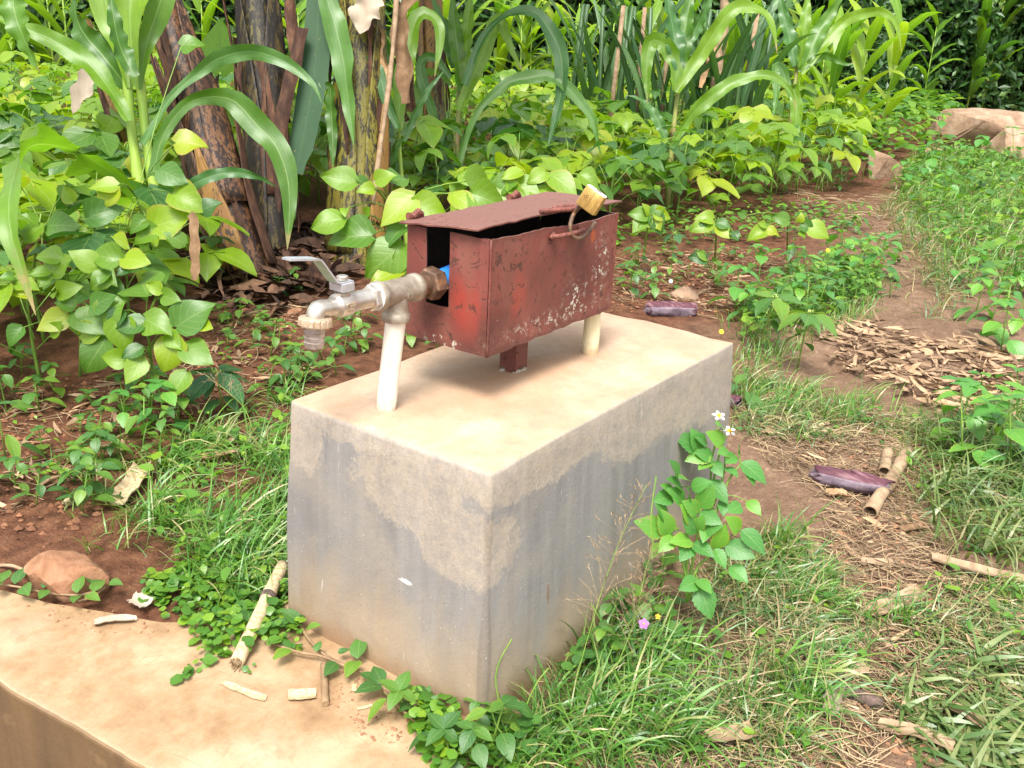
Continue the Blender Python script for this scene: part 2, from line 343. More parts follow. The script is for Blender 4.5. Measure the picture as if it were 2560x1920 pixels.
def soil_mat():
    m, nt, out = new_mat('soil'); n = NT(nt)
    pos = n.geo()['Position']; P = n.sep(pos)
    n1 = n.noise(pos, 2.2, 5, 0.6, 0.3); n2 = n.noise(pos, 22, 5, 0.65); n3 = n.noise(pos, 120, 3, 0.7)
    red = n.ramp(n2, [(0.3, (0.055, 0.022, 0.011)), (0.5, (0.12, 0.05, 0.025)), (0.72, (0.19, 0.088, 0.046))])
    tan = n.ramp(n.math('ADD', n.math('MULTIPLY', n1, 0.5), n.math('MULTIPLY', n2, 0.5)), [(0.3, (0.10, 0.056, 0.034)), (0.5, (0.19, 0.115, 0.072)), (0.7, (0.31, 0.205, 0.138))])
    # the trodden path runs along x on the low-y side
    k = n.math('ADD', n.math('SUBTRACT', P[1], n.math('MULTIPLY', P[0], 0.13)), n.math('MULTIPLY', n.math('SUBTRACT', n1, 0.5), 0.9))
    col = n.mix(n.step(k, 0.55, 0.0), red, tan)
    straw = n.noise(n.mapping(pos, scale=(30, 140, 30), rot=(0, 0, 0.6)), 1.0, 3, 0.6, 1.2)
    col = n.mix(n.math('MULTIPLY', n.step(straw, 0.60, 0.70), n.math('MULTIPLY', n.step(k, 0.5, -0.1), 0.55)), col, (0.44, 0.32, 0.19))
    col = n.mix(n.math('MULTIPLY', n3, 0.35), col, n.mix(1.0, col, (0.45, 0.42, 0.4), 'MULTIPLY'))
    peb = n.step(n.voronoi(pos, 55), 0.22, 0.08)
    col = n.mix(n.math('MULTIPLY', peb, n.math('MULTIPLY', n.step(n2, 0.45, 0.55), 0.5)), col, (0.30, 0.20, 0.13))
    nrm = n.bump(n.math('ADD', n.math('ADD', n2, n.math('MULTIPLY', peb, 0.25)), n.math('MULTIPLY', n3, 0.6)), 1.0, 0.014)
    nt.links.new(n.bsdf(col, 0.92, 0, 0.2, nrm), out.inputs['Surface'])
    return m
M['soil'] = soil_mat()
M['clod'] = plain_mat('soil_clod', [(0.3, (0.10, 0.045, 0.022)), (0.7, (0.23, 0.11, 0.06))], 60, rough=0.95, bump=0.8, island=True)

def red_paint():
    m, nt, out = new_mat('red_oxide_paint'); n = NT(nt)
    pos = n.geo()['Position']; P = n.sep(pos)
    n1 = n.noise(pos, 9, 4, 0.6, 0.4); n2 = n.noise(pos, 55, 4, 0.65, 0.6); n3 = n.noise(pos, 230, 3, 0.7)
    st = n.noise(n.mapping(pos, scale=(26, 26, 3)), 1.0, 3, 0.6)
    col = n.ramp(n1, [(0.3, (0.098, 0.034, 0.027)), (0.46, (0.15, 0.045, 0.036)), (0.60, (0.188, 0.052, 0.042)), (0.8, (0.235, 0.08, 0.063))])
    fresh = n.math('MAXIMUM', blob(n, pos, (0.199, 0.21, 0.62), (0.08, 0.045, 0.06), 0.8, n1, 0.9), blob(n, pos, (0.28, 0.164, 0.63), (0.028, 0.05, 0.05), 0.8, n1, 0.9))
    col = n.mix(n.math('MULTIPLY', fresh, 0.75), col, (0.31, 0.045, 0.032))
    dust = n.step(n.math('ADD', n.math('MULTIPLY', st, 0.6), n.math('MULTIPLY', n1, 0.4)), 0.46, 0.66)
    col = n.mix(n.math('MULTIPLY', dust, 0.45), col, (0.185, 0.086, 0.057))
    topf = n.step(n.sep(n.geo()['Normal'])[2], 0.7, 0.9)
    col = n.mix(n.math('MULTIPLY', topf, 0.7), col, (0.25, 0.13, 0.105))
    spot = blob(n, pos, (0.512, 0.164, 0.695), (0.008, 0.03, 0.014), 0.3, n3, 0.5)
    col = n.mix(n.math('MULTIPLY', spot, 0.8), col, (0.30, 0.07, 0.02))
    rust = n.math('MULTIPLY', n.step(n2, 0.565, 0.62), n.step(n1, 0.34, 0.56))
    rim = n.math('MAXIMUM', n.step(n.math('ADD', P[2], n.math('MULTIPLY', n2, 0.03)), 0.732, 0.748), n.step(n.math('SUBTRACT', P[2], n.math('MULTIPLY', n2, 0.03)), 0.536, 0.524))
    rust = n.math('MAXIMUM', rust, n.math('MULTIPLY', rim, 0.5))
    pit = n.step(n.voronoi(pos, 140), 0.20, 0.08)
    rust = n.math('MAXIMUM', rust, n.math('MULTIPLY', pit, n.step(n2, 0.42, 0.52)))
    soot = blob(n, pos, (0.199, 0.30, 0.585), (0.05, 0.04, 0.04), 0.9, n2, 1.4)
    soot = n.math('MAXIMUM', soot, blob(n, pos, (0.199, 0.172, 0.57), (0.05, 0.016, 0.06), 0.9, n2, 1.4))
    rust = n.math('MAXIMUM', rust, n.math('MULTIPLY', soot, 0.8))
    rustc = n.ramp(n3, [(0.3, (0.035, 0.016, 0.012)), (0.7, (0.12, 0.045, 0.028))])
    col = n.mix(n.math('MULTIPLY', rust, 0.85), col, rustc)
    flake = n.noise(pos, 95, 4, 0.75)
    zone = blob(n, pos, (0.545, 0.164, 0.635), (0.035, 0.05, 0.065), 0.9, n2, 1.2)
    zone = n.math('MAXIMUM', zone, blob(n, pos, (0.47, 0.164, 0.585), (0.05, 0.05, 0.045), 0.9, n2, 1.2))
    zone = n.math('MAXIMUM', zone, blob(n, pos, (0.199, 0.26, 0.543), (0.05, 0.045, 0.016), 0.7, n2, 1.0))
    zone = n.math('MAXIMUM', zone, n.math('MULTIPLY', blob(n, pos, (0.40, 0.164, 0.56), (0.2, 0.05, 0.02), 0.9, n2, 1.2), 0.7))
    white = n.math('MULTIPLY', n.step(flake, 0.55, 0.60), zone)
    white = n.math('MAXIMUM', white, n.math('MULTIPLY', n.step(n.voronoi(pos, 75), 0.075, 0.05), n.step(n2, 0.55, 0.6)))
    col = n.mix(white, col, n.mix(n3, (0.62, 0.60, 0.55), (0.40, 0.38, 0.26)))
    hgt = n.math('ADD', n.math('MULTIPLY', n2, 0.4), n.math('SUBTRACT', n.math('MULTIPLY', n3, 0.3), n.math('MULTIPLY', rust, 0.5)))
    rough = n.math('ADD', 0.46, n.math('MULTIPLY', rust, 0.4))
    nt.links.new(n.bsdf(col, rough, 0, 0.4, n.bump(hgt, 0.4, 0.0018)), out.inputs['Surface'])
    return m
M['red'] = red_paint()
M['rust'] = plain_mat('rusty_red_steel', [(0.3, (0.06, 0.025, 0.02)), (0.5, (0.16, 0.055, 0.04)), (0.75, (0.28, 0.10, 0.075))], 120, rough=0.7, bump=0.8, dist=0.002)
M['inner_shade'] = plain_mat('inner_shade_steel', [(0.3, (0.008, 0.006, 0.005)), (0.7, (0.03, 0.018, 0.014))], 60, rough=0.8, bump=0.3, dist=0.001)  # shade of the box interior put into a near-black colour
M['iron'] = plain_mat('rusty_iron', [(0.25, (0.05, 0.03, 0.022)), (0.5, (0.13, 0.075, 0.045)), (0.72, (0.26, 0.13, 0.06))], 70, rough=0.55, bump=0.6, spec=0.5, metal=0.35, dist=0.0015)
M['tee'] = plain_mat('grey_galvanised_iron', [(0.25, (0.20, 0.16, 0.115)), (0.5, (0.33, 0.28, 0.215)), (0.75, (0.45, 0.40, 0.33))], 60, rough=0.5, bump=0.35, spec=0.5, metal=0.55, dist=0.001)
M['brass'] = plain_mat('nickelled_brass', [(0.25, (0.40, 0.35, 0.29)), (0.55, (0.58, 0.53, 0.46)), (0.8, (0.70, 0.66, 0.60))], 40, rough=0.36, bump=0.12, spec=0.5, metal=0.85, dist=0.001)
M['nut_ring'] = plain_mat('tan_hose_ring', [(0.25, (0.38, 0.28, 0.18)), (0.6, (0.56, 0.44, 0.31))], 60, rough=0.45, bump=0.2, metal=0.5, dist=0.001)
M['chrome'] = plain_mat('chromed_steel', [(0.25, (0.52, 0.55, 0.60)), (0.7, (0.72, 0.75, 0.80))], 60, rough=0.34, bump=0.1, metal=0.7, dist=0.0008)
M['pvc'] = plain_mat('white_plastic_pipe', [(0.2, (0.66, 0.58, 0.44)), (0.45, (0.78, 0.73, 0.62)), (0.75, (0.82, 0.79, 0.71))], 16, (1, 1, 0.35), rough=0.4, bump=0.1, spec=0.5, dist=0.0008)
def grime(key, z0):
    m = M[key]; nt = m.node_tree; n = NT(nt); b = [x for x in nt.nodes if x.type == 'BSDF_PRINCIPLED'][0]
    src = b.inputs['Base Color'].links[0].from_socket; pos = n.geo()['Position']; z = n.sep(pos)[2]; nz = n.noise(pos, 55, 5, 0.7)
    low = n.step(n.math('ADD', z, n.math('MULTIPLY', n.math('SUBTRACT', nz, 0.5), 0.05)), z0 + 0.03, z0 - 0.002)
    spots = n.math('MULTIPLY', n.step(n.voronoi(pos, 90), 0.12, 0.05), n.step(nz, 0.5, 0.6))
    drip = n.step(n.noise(n.mapping(pos, scale=(90, 90, 5)), 1.0, 3, 0.6), 0.56, 0.7)
    c = n.mix(n.math('MULTIPLY', drip, 0.35), src, (0.50, 0.36, 0.20))
    c = n.mix(n.math('MULTIPLY', low, 0.7), c, (0.38, 0.24, 0.12)); c = n.mix(n.math('MULTIPLY', spots, 0.8), c, (0.10, 0.07, 0.045))
    nt.links.new(c, b.inputs['Base Color'])
grime('pvc', 0.444)
M['pvc_old'] = plain_mat('yellowed_plastic_pipe', [(0.25, (0.42, 0.35, 0.18)), (0.42, (0.66, 0.59, 0.38)), (0.75, (0.74, 0.69, 0.52))], 22, (1, 1, 0.35), rough=0.5, bump=0.15, dist=0.0008)
grime('pvc_old', 0.444)
M['blue'] = plain_mat('blue_plastic', [(0.3, (0.02, 0.15, 0.50)), (0.7, (0.03, 0.22, 0.62))], 20, rough=0.4, bump=0.0)
M['tape'] = plain_mat('white_thread_tape', [(0.3, (0.66, 0.64, 0.60)), (0.7, (0.82, 0.80, 0.76))], 90, rough=0.6, bump=0.3, dist=0.0008)
M['ink'] = plain_mat('dark_print', [(0.3, (0.10, 0.055, 0.02)), (0.7, (0.16, 0.09, 0.035))], 60, rough=0.7, bump=0.0)
M['steel'] = plain_mat('dull_steel', [(0.3, (0.34, 0.29, 0.25)), (0.7, (0.58, 0.53, 0.50))], 90, rough=0.42, bump=0.3, metal=0.7, dist=0.0008)
M['red_dot'] = plain_mat('dark_red_paint', [(0.3, (0.09, 0.012, 0.015)), (0.7, (0.16, 0.02, 0.02))], 60, rough=0.5, bump=0.0)

def lock_mat():
    m, nt, out = new_mat('gold_padlock_lacquer'); n = NT(nt)
    p = n.tc()['Object']; S = n.sep(p)
    k = 2600.0
    a = n.math('ABSOLUTE', n.math('SINE', n.math('MULTIPLY', n.math('ADD', S[0], S[1]), k * 0.42)))
    b = n.math('ABSOLUTE', n.math('SINE', n.math('MULTIPLY', n.math('SUBTRACT', S[0], S[1]), k * 0.42)))
    net = n.math('SUBTRACT', 1.0, n.step(n.math('MINIMUM', a, b), 0.05, 0.45))
    band = n.math('MULTIPLY', n.step(n.math('ABSOLUTE', n.math('SUBTRACT', S[0], 0.001)), 0.0095, 0.0105), 1.0)
    n1 = n.noise(p, 90, 4, 0.7)
    col = n.ramp(n1, [(0.3, (0.34, 0.20, 0.05)), (0.55, (0.50, 0.32, 0.09)), (0.75, (0.62, 0.45, 0.18))])
    col = n.mix(n.math('MULTIPLY', net, n.math('MULTIPLY', band, 0.8)), col, (0.20, 0.10, 0.03))
    col = n.mix(n.step(n.noise(p, 160, 3, 0.7), 0.66, 0.72), col, (0.28, 0.16, 0.07))
    nt.links.new(n.bsdf(col, 0.42, 0.45, 0.5), out.inputs['Surface'])
    return m
M['gold'] = lock_mat()

def banana_mat(name, base, dark, amount):
    m, nt, out = new_mat(name); n = NT(nt)
    p = n.tc()['Object']
    v = n.mapping(p, scale=(1.5, 1.5, 0.14))
    f = n.noise(v, 22, 5, 0.65, 0.5); g2 = n.noise(v, 75, 4, 0.7)
    h = n.noise(n.mapping(p, scale=(1, 1, 0.3)), 5, 3, 0.6)
    col = n.ramp(h, base)
    blk = n.step(n.math('ADD', n.math('MULTIPLY', f, 0.55), n.math('MULTIPLY', g2, 0.45)), amount, amount + 0.05)
    col = n.mix(n.math('MULTIPLY', blk, 0.93), col, dark)
    nt.links.new(n.bsdf(col, 0.5, 0, 0.4, n.bump(n.math('ADD', f, g2), 0.4, 0.006)), out.inputs['Surface'])
    return m
M['ban_yellow'] = banana_mat('banana_stem_yellow_green', [(0.3, (0.075, 0.06, 0.010)), (0.5, (0.145, 0.125, 0.013)), (0.75, (0.21, 0.165, 0.025))], (0.012, 0.008, 0.006), 0.49)
M['ban_dark'] = banana_mat('banana_stem_dark', [(0.3, (0.045, 0.03, 0.010)), (0.6, (0.085, 0.06, 0.014)), (0.8, (0.12, 0.12, 0.035))], (0.008, 0.006, 0.005), 0.44)
M['ban_brown'] = banana_mat('banana_stem_brown', [(0.3, (0.07, 0.028, 0.012)), (0.55, (0.14, 0.065, 0.027)), (0.8, (0.21, 0.115, 0.05))], (0.012, 0.007, 0.006), 0.465)
M['ban_orange'] = banana_mat('banana_sheath_orange', [(0.3, (0.19, 0.085, 0.02)), (0.7, (0.29, 0.165, 0.035))], (0.022, 0.013, 0.010), 0.53)
M['ban_dead'] = plain_mat('dead_banana_sheath', [(0.25, (0.02, 0.011, 0.008)), (0.5, (0.065, 0.03, 0.018)), (0.8, (0.17, 0.09, 0.052))], 18, (2, 2, 0.4), rough=0.8, bump=0.6, rnd=True)
M['ban_litter'] = plain_mat('dark_banana_litter', [(0.25, (0.03, 0.017, 0.011)), (0.5, (0.075, 0.04, 0.024)), (0.8, (0.16, 0.095, 0.058))], 24, rough=0.85, bump=0.4, island=True)
M['rock_tan'] = plain_mat('tan_rock', [(0.25, (0.13, 0.075, 0.042)), (0.5, (0.27, 0.175, 0.112)), (0.75, (0.38, 0.28, 0.20))], 7, rough=0.9, bump=0.7, dist=0.02)
M['rock_brown'] = plain_mat('brown_stone', [(0.25, (0.15, 0.07, 0.036)), (0.5, (0.25, 0.125, 0.066)), (0.8, (0.34, 0.19, 0.115))], 40, rough=0.92, bump=0.7, dist=0.006)
M['bract'] = plain_mat('purple_bract', [(0.25, (0.035, 0.013, 0.02)), (0.5, (0.10, 0.035, 0.048)), (0.72, (0.25, 0.15, 0.155))], 60, (1, 0.25, 1), rough=0.7, bump=0.35, dist=0.003)
M['bract_in'] = plain_mat('grey_violet_bract_edge', [(0.25, (0.08, 0.055, 0.075)), (0.7, (0.23, 0.175, 0.205))], 40, rough=0.6, bump=0.2, dist=0.003)

# ------------------------------------------------------------------ mesh helpers
class MB:
    def __init__(s, off=(0, 0, 0)):
        s.v = []; s.f = []; s.uv = []; s.off = Vector(off)
    def add(s, vs, fs, uvs=None):
        b = len(s.v)
        s.v += [tuple(Vector(v) - s.off) for v in vs]
        s.f += [tuple(i + b for i in f) for f in fs]
        s.uv += list(uvs) if uvs else [(0.5, 0.5)] * len(vs)
        return s
    def box(s, lo, hi):
        x0, y0, z0 = lo; x1, y1, z1 = hi
        return s.add([(x0, y0, z0), (x1, y0, z0), (x1, y1, z0), (x0, y1, z0), (x0, y0, z1), (x1, y0, z1), (x1, y1, z1), (x0, y1, z1)],
                     [(0, 3, 2, 1), (4, 5, 6, 7), (0, 1, 5, 4), (1, 2, 6, 5), (2, 3, 7, 6), (3, 0, 4, 7)])
    def tube(s, pts, rad, n=8, cap=True, flat=1.0):
        pts = [Vector(p) for p in pts]
        if not isinstance(rad, (list, tuple)): rad = [rad] * len(pts)
        t0 = (pts[1] - pts[0]).normalized()
        a = t0.orthogonal().normalized()
        vs, fs, uvs = [], [], []
        prev = t0
        for i, p in enumerate(pts):
            if i == 0: t = t0
            elif i == len(pts) - 1: t = (pts[i] - pts[i - 1]).normalized()
            else: t = ((pts[i + 1] - pts[i]).normalized() + (pts[i] - pts[i - 1]).normalized()).normalized()
            q = prev.rotation_difference(t); a = (q @ a); a = (a - t * a.dot(t)).normalized(); prev = t
            b = t.cross(a)
            for k in range(n):
                th = 2 * math.pi * k / n
                vs.append(p + (a * math.cos(th) + b * math.sin(th) * flat) * rad[i]); uvs.append((k / n, i / max(1, len(pts) - 1)))
        for i in range(len(pts) - 1):
            for k in range(n):
                fs.append((i * n + k, i * n + (k + 1) % n, (i + 1) * n + (k + 1) % n, (i + 1) * n + k))
        if cap:
            fs.append(tuple(range(n - 1, -1, -1))); fs.append(tuple((len(pts) - 1) * n + k for k in range(n)))
        return s.add(vs, fs, uvs)
    def lathe(s, o, axis, prof, n=24, up=None):
        o = Vector(o); axis = Vector(axis).normalized()
        a = (up or axis.orthogonal()).normalized() if up is None else (Vector(up) - axis * Vector(up).dot(axis)).normalized()
        b = axis.cross(a)
        vs, fs = [], []
        for (d, r) in prof:
            for k in range(n):
                th = 2 * math.pi * k / n
                vs.append(o + axis * d + (a * math.cos(th) + b * math.sin(th)) * r)
        for i in range(len(prof) - 1):
            for k in range(n):
                fs.append((i * n + k, i * n + (k + 1) % n, (i + 1) * n + (k + 1) % n, (i + 1) * n + k))
        fs.append(tuple(range(n - 1, -1, -1))); fs.append(tuple((len(prof) - 1) * n + k for k in range(n)))
        return s.add(vs, fs)
    def ribbon(s, pts, widths, lat, fold=0.12, across=4, wave=0.0, waven=5, seed=0):
        """leaf blade along pts: lat(i, tangent) gives the sideways direction, the midrib sits lower than the margins"""
        pts = [Vector(p) for p in pts]; N = len(pts); r = random.Random(seed); ph = r.random() * 6
        vs, fs, uvs = [], [], []
        for i, p in enumerate(pts):
            t = (pts[min(i + 1, N - 1)] - pts[max(i - 1, 0)]).normalized()
            l = lat(i, t); l = (l - t * l.dot(t)).normalized(); nn = l.cross(t).normalized()
            for k in range(across + 1):
                u = k / across * 2 - 1
                w = widths[i] * 0.5
                off = abs(u) * fold * w + (wave * w * math.sin(ph + waven * 6.28 * i / N + (1.7 if u > 0 else 0)) * u * u if wave else 0)
                vs.append(p + l * (u * w) + nn * off); uvs.append(((u + 1) / 2, i / (N - 1)))
        A = across + 1
        for i in range(N - 1):
            for k in range(across):
                fs.append((i * A + k, i * A + k + 1, (i + 1) * A + k + 1, (i + 1) * A + k))
        return s.add(vs, fs, uvs)
    def mesh(s, name, smooth=True):
        me = bpy.data.meshes.new(name)
        me.from_pydata(s.v, [], s.f)
        if s.uv:
            ul = me.uv_layers.new(name='UVMap')
            li = np.empty(len(me.loops), dtype=np.int32); me.loops.foreach_get('vertex_index', li)
            ul.data.foreach_set('uv', np.array(s.uv, dtype=np.float32)[li].ravel())
        if smooth: me.polygons.foreach_set('use_smooth', [True] * len(me.polygons))
        me.update()
        return me
    def build(s, name, mat, parent=None, smooth=True, sharp=None):
        me = s.mesh(name, smooth)
        if sharp is not None: me.set_sharp_from_angle(angle=math.radians(sharp))
        return link(name, me, mat, parent)

def link(name, me, mat, parent=None, mtx=None):
    if mat is not None and not me.materials: me.materials.append(M[mat] if isinstance(mat, str) else mat)
    o = bpy.data.objects.new(name, me); COL.objects.link(o)
    if parent is not None: o.parent = parent
    if mtx is not None: o.matrix_basis = mtx
    return o

def tag(o, label=None, cat=None, group=None, kind=None):
    if label: o['label'] = label
    if cat: o['category'] = cat
    if group: o['group'] = group
    if kind: o['kind'] = kind
    return o

def thing(name, label, cat, loc=(0, 0, 0), group=None, rz=0.0, sc=1.0, tilt=None):
    o = bpy.data.objects.new(name, None); o.empty_display_size = 0.05
    COL.objects.link(o); o.location = loc; o.rotation_euler = (tilt[0] if tilt else 0, tilt[1] if tilt else 0, rz); o.scale = (sc, sc, sc)
    return tag(o, label, cat, group)

def spline(pts, n):
    """Catmull-Rom through pts, n samples, even in length"""
    P = [Vector(p) for p in pts]
    P = [P[0] * 2 - P[1]] + P + [P[-1] * 2 - P[-2]]
    out = []
    for i in range(1, len(P) - 2):
        for k in range(12):
            t = k / 12
            out.append(0.5 * ((2 * P[i]) + (P[i + 1] - P[i - 1]) * t + (2 * P[i - 1] - 5 * P[i] + 4 * P[i + 1] - P[i + 2]) * t * t + (3 * P[i] - P[i - 1] - 3 * P[i + 1] + P[i + 2]) * t ** 3))
    out.append(P[-2])
    L = [0.0]
    for a, b in zip(out, out[1:]): L.append(L[-1] + (b - a).length)
    res = []; j = 0
    for k in range(n):
        d = L[-1] * k / (n - 1)
        while j < len(L) - 2 and L[j + 1] < d: j += 1
        f = (d - L[j]) / max(1e-9, L[j + 1] - L[j])
        res.append(out[j].lerp(out[j + 1], min(1, f)))
    return res

def inside(poly, x, y):
    c = False; j = len(poly) - 1
    for i in range(len(poly)):
        xi, yi = poly[i]; xj, yj = poly[j]
        if (yi > y) != (yj > y) and x < (xj - xi) * (y - yi) / (yj - yi + 1e-12) + xi: c = not c
        j = i
    return c

def scatter(poly, n, r=None):
    r = r or rng
    xs = [p[0] for p in poly]; ys = [p[1] for p in poly]; out = []
    tries = 0
    while len(out) < n and tries < n * 60:
        tries += 1
        x = r.uniform(min(xs), max(xs)); y = r.uniform(min(ys), max(ys))
        if inside(poly, x, y): out.append((x, y))
    return out

# ------------------------------------------------------------------ ground
SLAB = [(-0.364, -0.10), (-0.4066, 0.3444), (-0.4368, 0.6594), (-0.500, 1.32), (-0.36, 1.12), (-0.262, 0.80), (-0.17, 0.60), (-0.09, 0.50), (0.05, 0.46), (0.05, -0.02)]
def gz(x, y):
    h = 0.012 * math.sin(1.9 * x + 0.7) * math.cos(2.3 * y + 0.4) + 0.007 * math.sin(5.3 * x + 2.1 * y) + 0.004 * math.sin(11.0 * x - 7 * y + 1)
    near = min(1.0, max(0.0, (math.hypot(x - 0.1, y - 0.2) - 0.55) / 0.8))
    h *= 0.3 + 0.7 * near
    if x < 0.06 and inside(SLAB, x, y): h = -0.03
    front = -0.375 - 0.096 * y + 0.02
    if x < front and y > -0.16: h = -0.22
    elif x < front + 0.03 and y > -0.16: h = min(h, -0.03)
    return h
def axis(lo, hi, fl, fh, fine):
    a = [lo]; x = lo
    while x < hi:
        d = max(0, fl - x, x - fh)
        step = fine if fl <= x <= fh else min(12, fine + 0.16 * d)
        x = x + (max(fine, step) if x >= fl else max(fine, min(step, fl - x)))
        a.append(x)
    return a
gx = axis(-70, 150, -0.7, 4.5, 0.03); gy = axis(-70, 150, -1.1, 3.4, 0.03)
gv = [(x, y, gz(x, y) + (rng.uniform(-0.004, 0.004) if -0.7 < x < 4.5 and -1.1 < y < 3.4 else 0)) for y in gy for x in gx]
nx = len(gx)
gf = [(j * nx + i, j * nx + i + 1, (j + 1) * nx + i + 1, (j + 1) * nx + i) for j in range(len(gy) - 1) for i in range(nx - 1)]
gm = MB(); gm.v = gv; gm.f = gf; gm.uv = []
tag(gm.build('ground', 'soil'), 'bare red brown soil turning to a trodden tan path', kind='structure')

# ------------------------------------------------------------------ plinth and slab
LX, WY, HP, TP = 0.867, 0.429, 0.4444, 0.016
def rounded_block(nm, mat, corners_fn, nu, nv, nw, name):
    pass
def plinth():
    import bmesh
    bm = bmesh.new()
    z = [0.0 - 0.05, 0.1, 0.2, 0.3, 0.38, HP]
    rings = []
    for zz in z:
        t = TP * (1 - zz / HP)
        rings.append([bm.verts.new(c) for c in ((-t, -t, zz), (LX + t, -t, zz), (LX + t, WY + t, zz), (-t, WY + t, zz))])
    for a, b in zip(rings, rings[1:]):
        for k in range(4): bm.faces.new((a[k], a[(k + 1) % 4], b[(k + 1) % 4], b[k]))
    bm.faces.new(rings[-1]); bm.faces.new(rings[0][::-1])
    bmesh.ops.recalc_face_normals(bm, faces=bm.faces)
    te = [e for e in bm.edges if all(abs(v.co.z - HP) < 1e-5 for v in e.verts)]
    ve = [e for e in bm.edges if abs(e.verts[0].co.z - e.verts[1].co.z) > 0.02]
    bmesh.ops.bevel(bm, geom=te + ve, offset=0.0065, segments=3, profile=0.5, affect='EDGES')
    for it in range(3):
        lon = [e for e in bm.edges if e.calc_length() > (0.12, 0.06, 0.03)[it]]
        bmesh.ops.subdivide_edges(bm, edges=lon, cuts=1, use_grid_fill=True)
    bmesh.ops.triangulate(bm, faces=[f for f in bm.faces if len(f.verts) > 4])
    bm.normal_update()
    for v in bm.verts:
        c = v.co
        w = 0.0022 * math.sin(17 * c.x + 3 * c.z) + 0.002 * math.sin(13 * c.y + 9 * c.z + 1) + 0.0016 * math.sin(31 * c.x + 23 * c.y + 19 * c.z) + 0.0012 * math.sin(57 * c.x + 2) * math.cos(61 * c.y)
        v.co = c + v.normal * w
        if c.z > 0.4:
            v.co.z += 0.004 * math.sin(4 * c.x + 0.8) - 0.003 * math.sin(6 * c.y)
    me = bpy.data.meshes.new('concrete_plinth'); bm.to_mesh(me); bm.free()
    me.polygons.foreach_set('use_smooth', [True] * len(me.polygons))
    o = link('concrete_plinth', me, 'plinth')
    return tag(o, 'grey cement block with buff stained top carrying the tap and red box', 'plinth')
plinth()

def slab():
    import bmesh
    bm = bmesh.new()
    top = 0.014
    poly = []; r_ = random.Random(8)
    for k, p in enumerate(SLAB):
        q = SLAB[(k + 1) % len(SLAB)]; L_ = math.hypot(q[0] - p[0], q[1] - p[1]); m_ = max(1, int(L_ / 0.022))
        for i in range(m_):
            f_ = i / m_; j_ = 0.0010 if i else 0
            poly.append((p[0] + (q[0] - p[0]) * f_ + r_.uniform(-j_, j_) + 0.0018 * math.sin(17 * f_ * L_), p[1] + (q[1] - p[1]) * f_ + r_.uniform(-j_, j_)))
    vt = [bm.verts.new((x, y, top)) for x, y in poly]
    f = bm.faces.new(vt)
    if f.normal.z < 0 or f.calc_area() <= 0: f.normal_flip()
    r = bmesh.ops.extrude_face_region(bm, geom=[f])
    for v in [g for g in r['geom'] if isinstance(g, bmesh.types.BMVert)]: v.co.z = -0.30
    bmesh.ops.recalc_face_normals(bm, faces=bm.faces)
    te = [e for e in bm.edges if all(abs(v.co.z - top) < 1e-5 for v in e.verts) and sum((v.co for v in e.verts), Vector()).x / 2 < -0.3]
    bmesh.ops.bevel(bm, geom=te, offset=0.008, segments=3, profile=0.5, affect='EDGES')
    bmesh.ops.triangulate(bm, faces=[f for f in bm.faces if len(f.verts) > 4])
    me = bpy.data.meshes.new('slab'); bm.to_mesh(me); bm.free()
    o = link('concrete_slab', me, 'slab')
    return tag(o, 'low tan cement apron slab along the foot of the block', 'slab')
slab()

# ------------------------------------------------------------------ red steel meter box
X0, X1, Y0, Y1, Z0, Z1 = 0.199, 0.600, 0.164, 0.342, 0.536, 0.735
def plate(p00, p10, p11, p01, th, nu=10, nv=4, jit=0.001, seed=1, warp=None):
    """steel plate through four corners, its rim slightly ragged"""
    r = random.Random(seed)
    p00, p10, p11, p01 = map(Vector, (p00, p10, p11, p01))
    nrm = (p10 - p00).cross(p01 - p00).normalized()
    mb = MB(); A = nu + 1
    vs = []
    for side in (0, 1):
        rr = random.Random(seed)
        for j in range(nv + 1):
            for i in range(nu + 1):
                u, v = i / nu, j / nv
                p = (p00 * (1 - u) + p10 * u) * (1 - v) + (p01 * (1 - u) + p11 * u) * v
                d = Vector((rr.uniform(-1, 1), rr.uniform(-1, 1), rr.uniform(-1, 1)))
                if i in (0, nu) or j in (0, nv): p = p + d * jit
                if warp: p = p + Vector(warp(u, v))
                vs.append(p + nrm * (th / 2 if side else -th / 2))
    fs = []; B = A * (nv + 1)
    for j in range(nv):
        for i in range(nu):
            a, b, c, d = j * A + i, j * A + i + 1, (j + 1) * A + i + 1, (j + 1) * A + i
            fs.append((d, c, b, a)); fs.append((a + B, b + B, c + B, d + B))
    rim = [j for j in range(A)] + [j * A + nu for j in range(1, nv + 1)] + [nv * A + i for i in range(nu - 1, -1, -1)] + [j * A for j in range(nv - 1, 0, -1)]
    for a, b in zip(rim, rim[1:] + rim[:1]): fs.append((a, b, b + B, a + B))
    return mb.add(vs, fs)

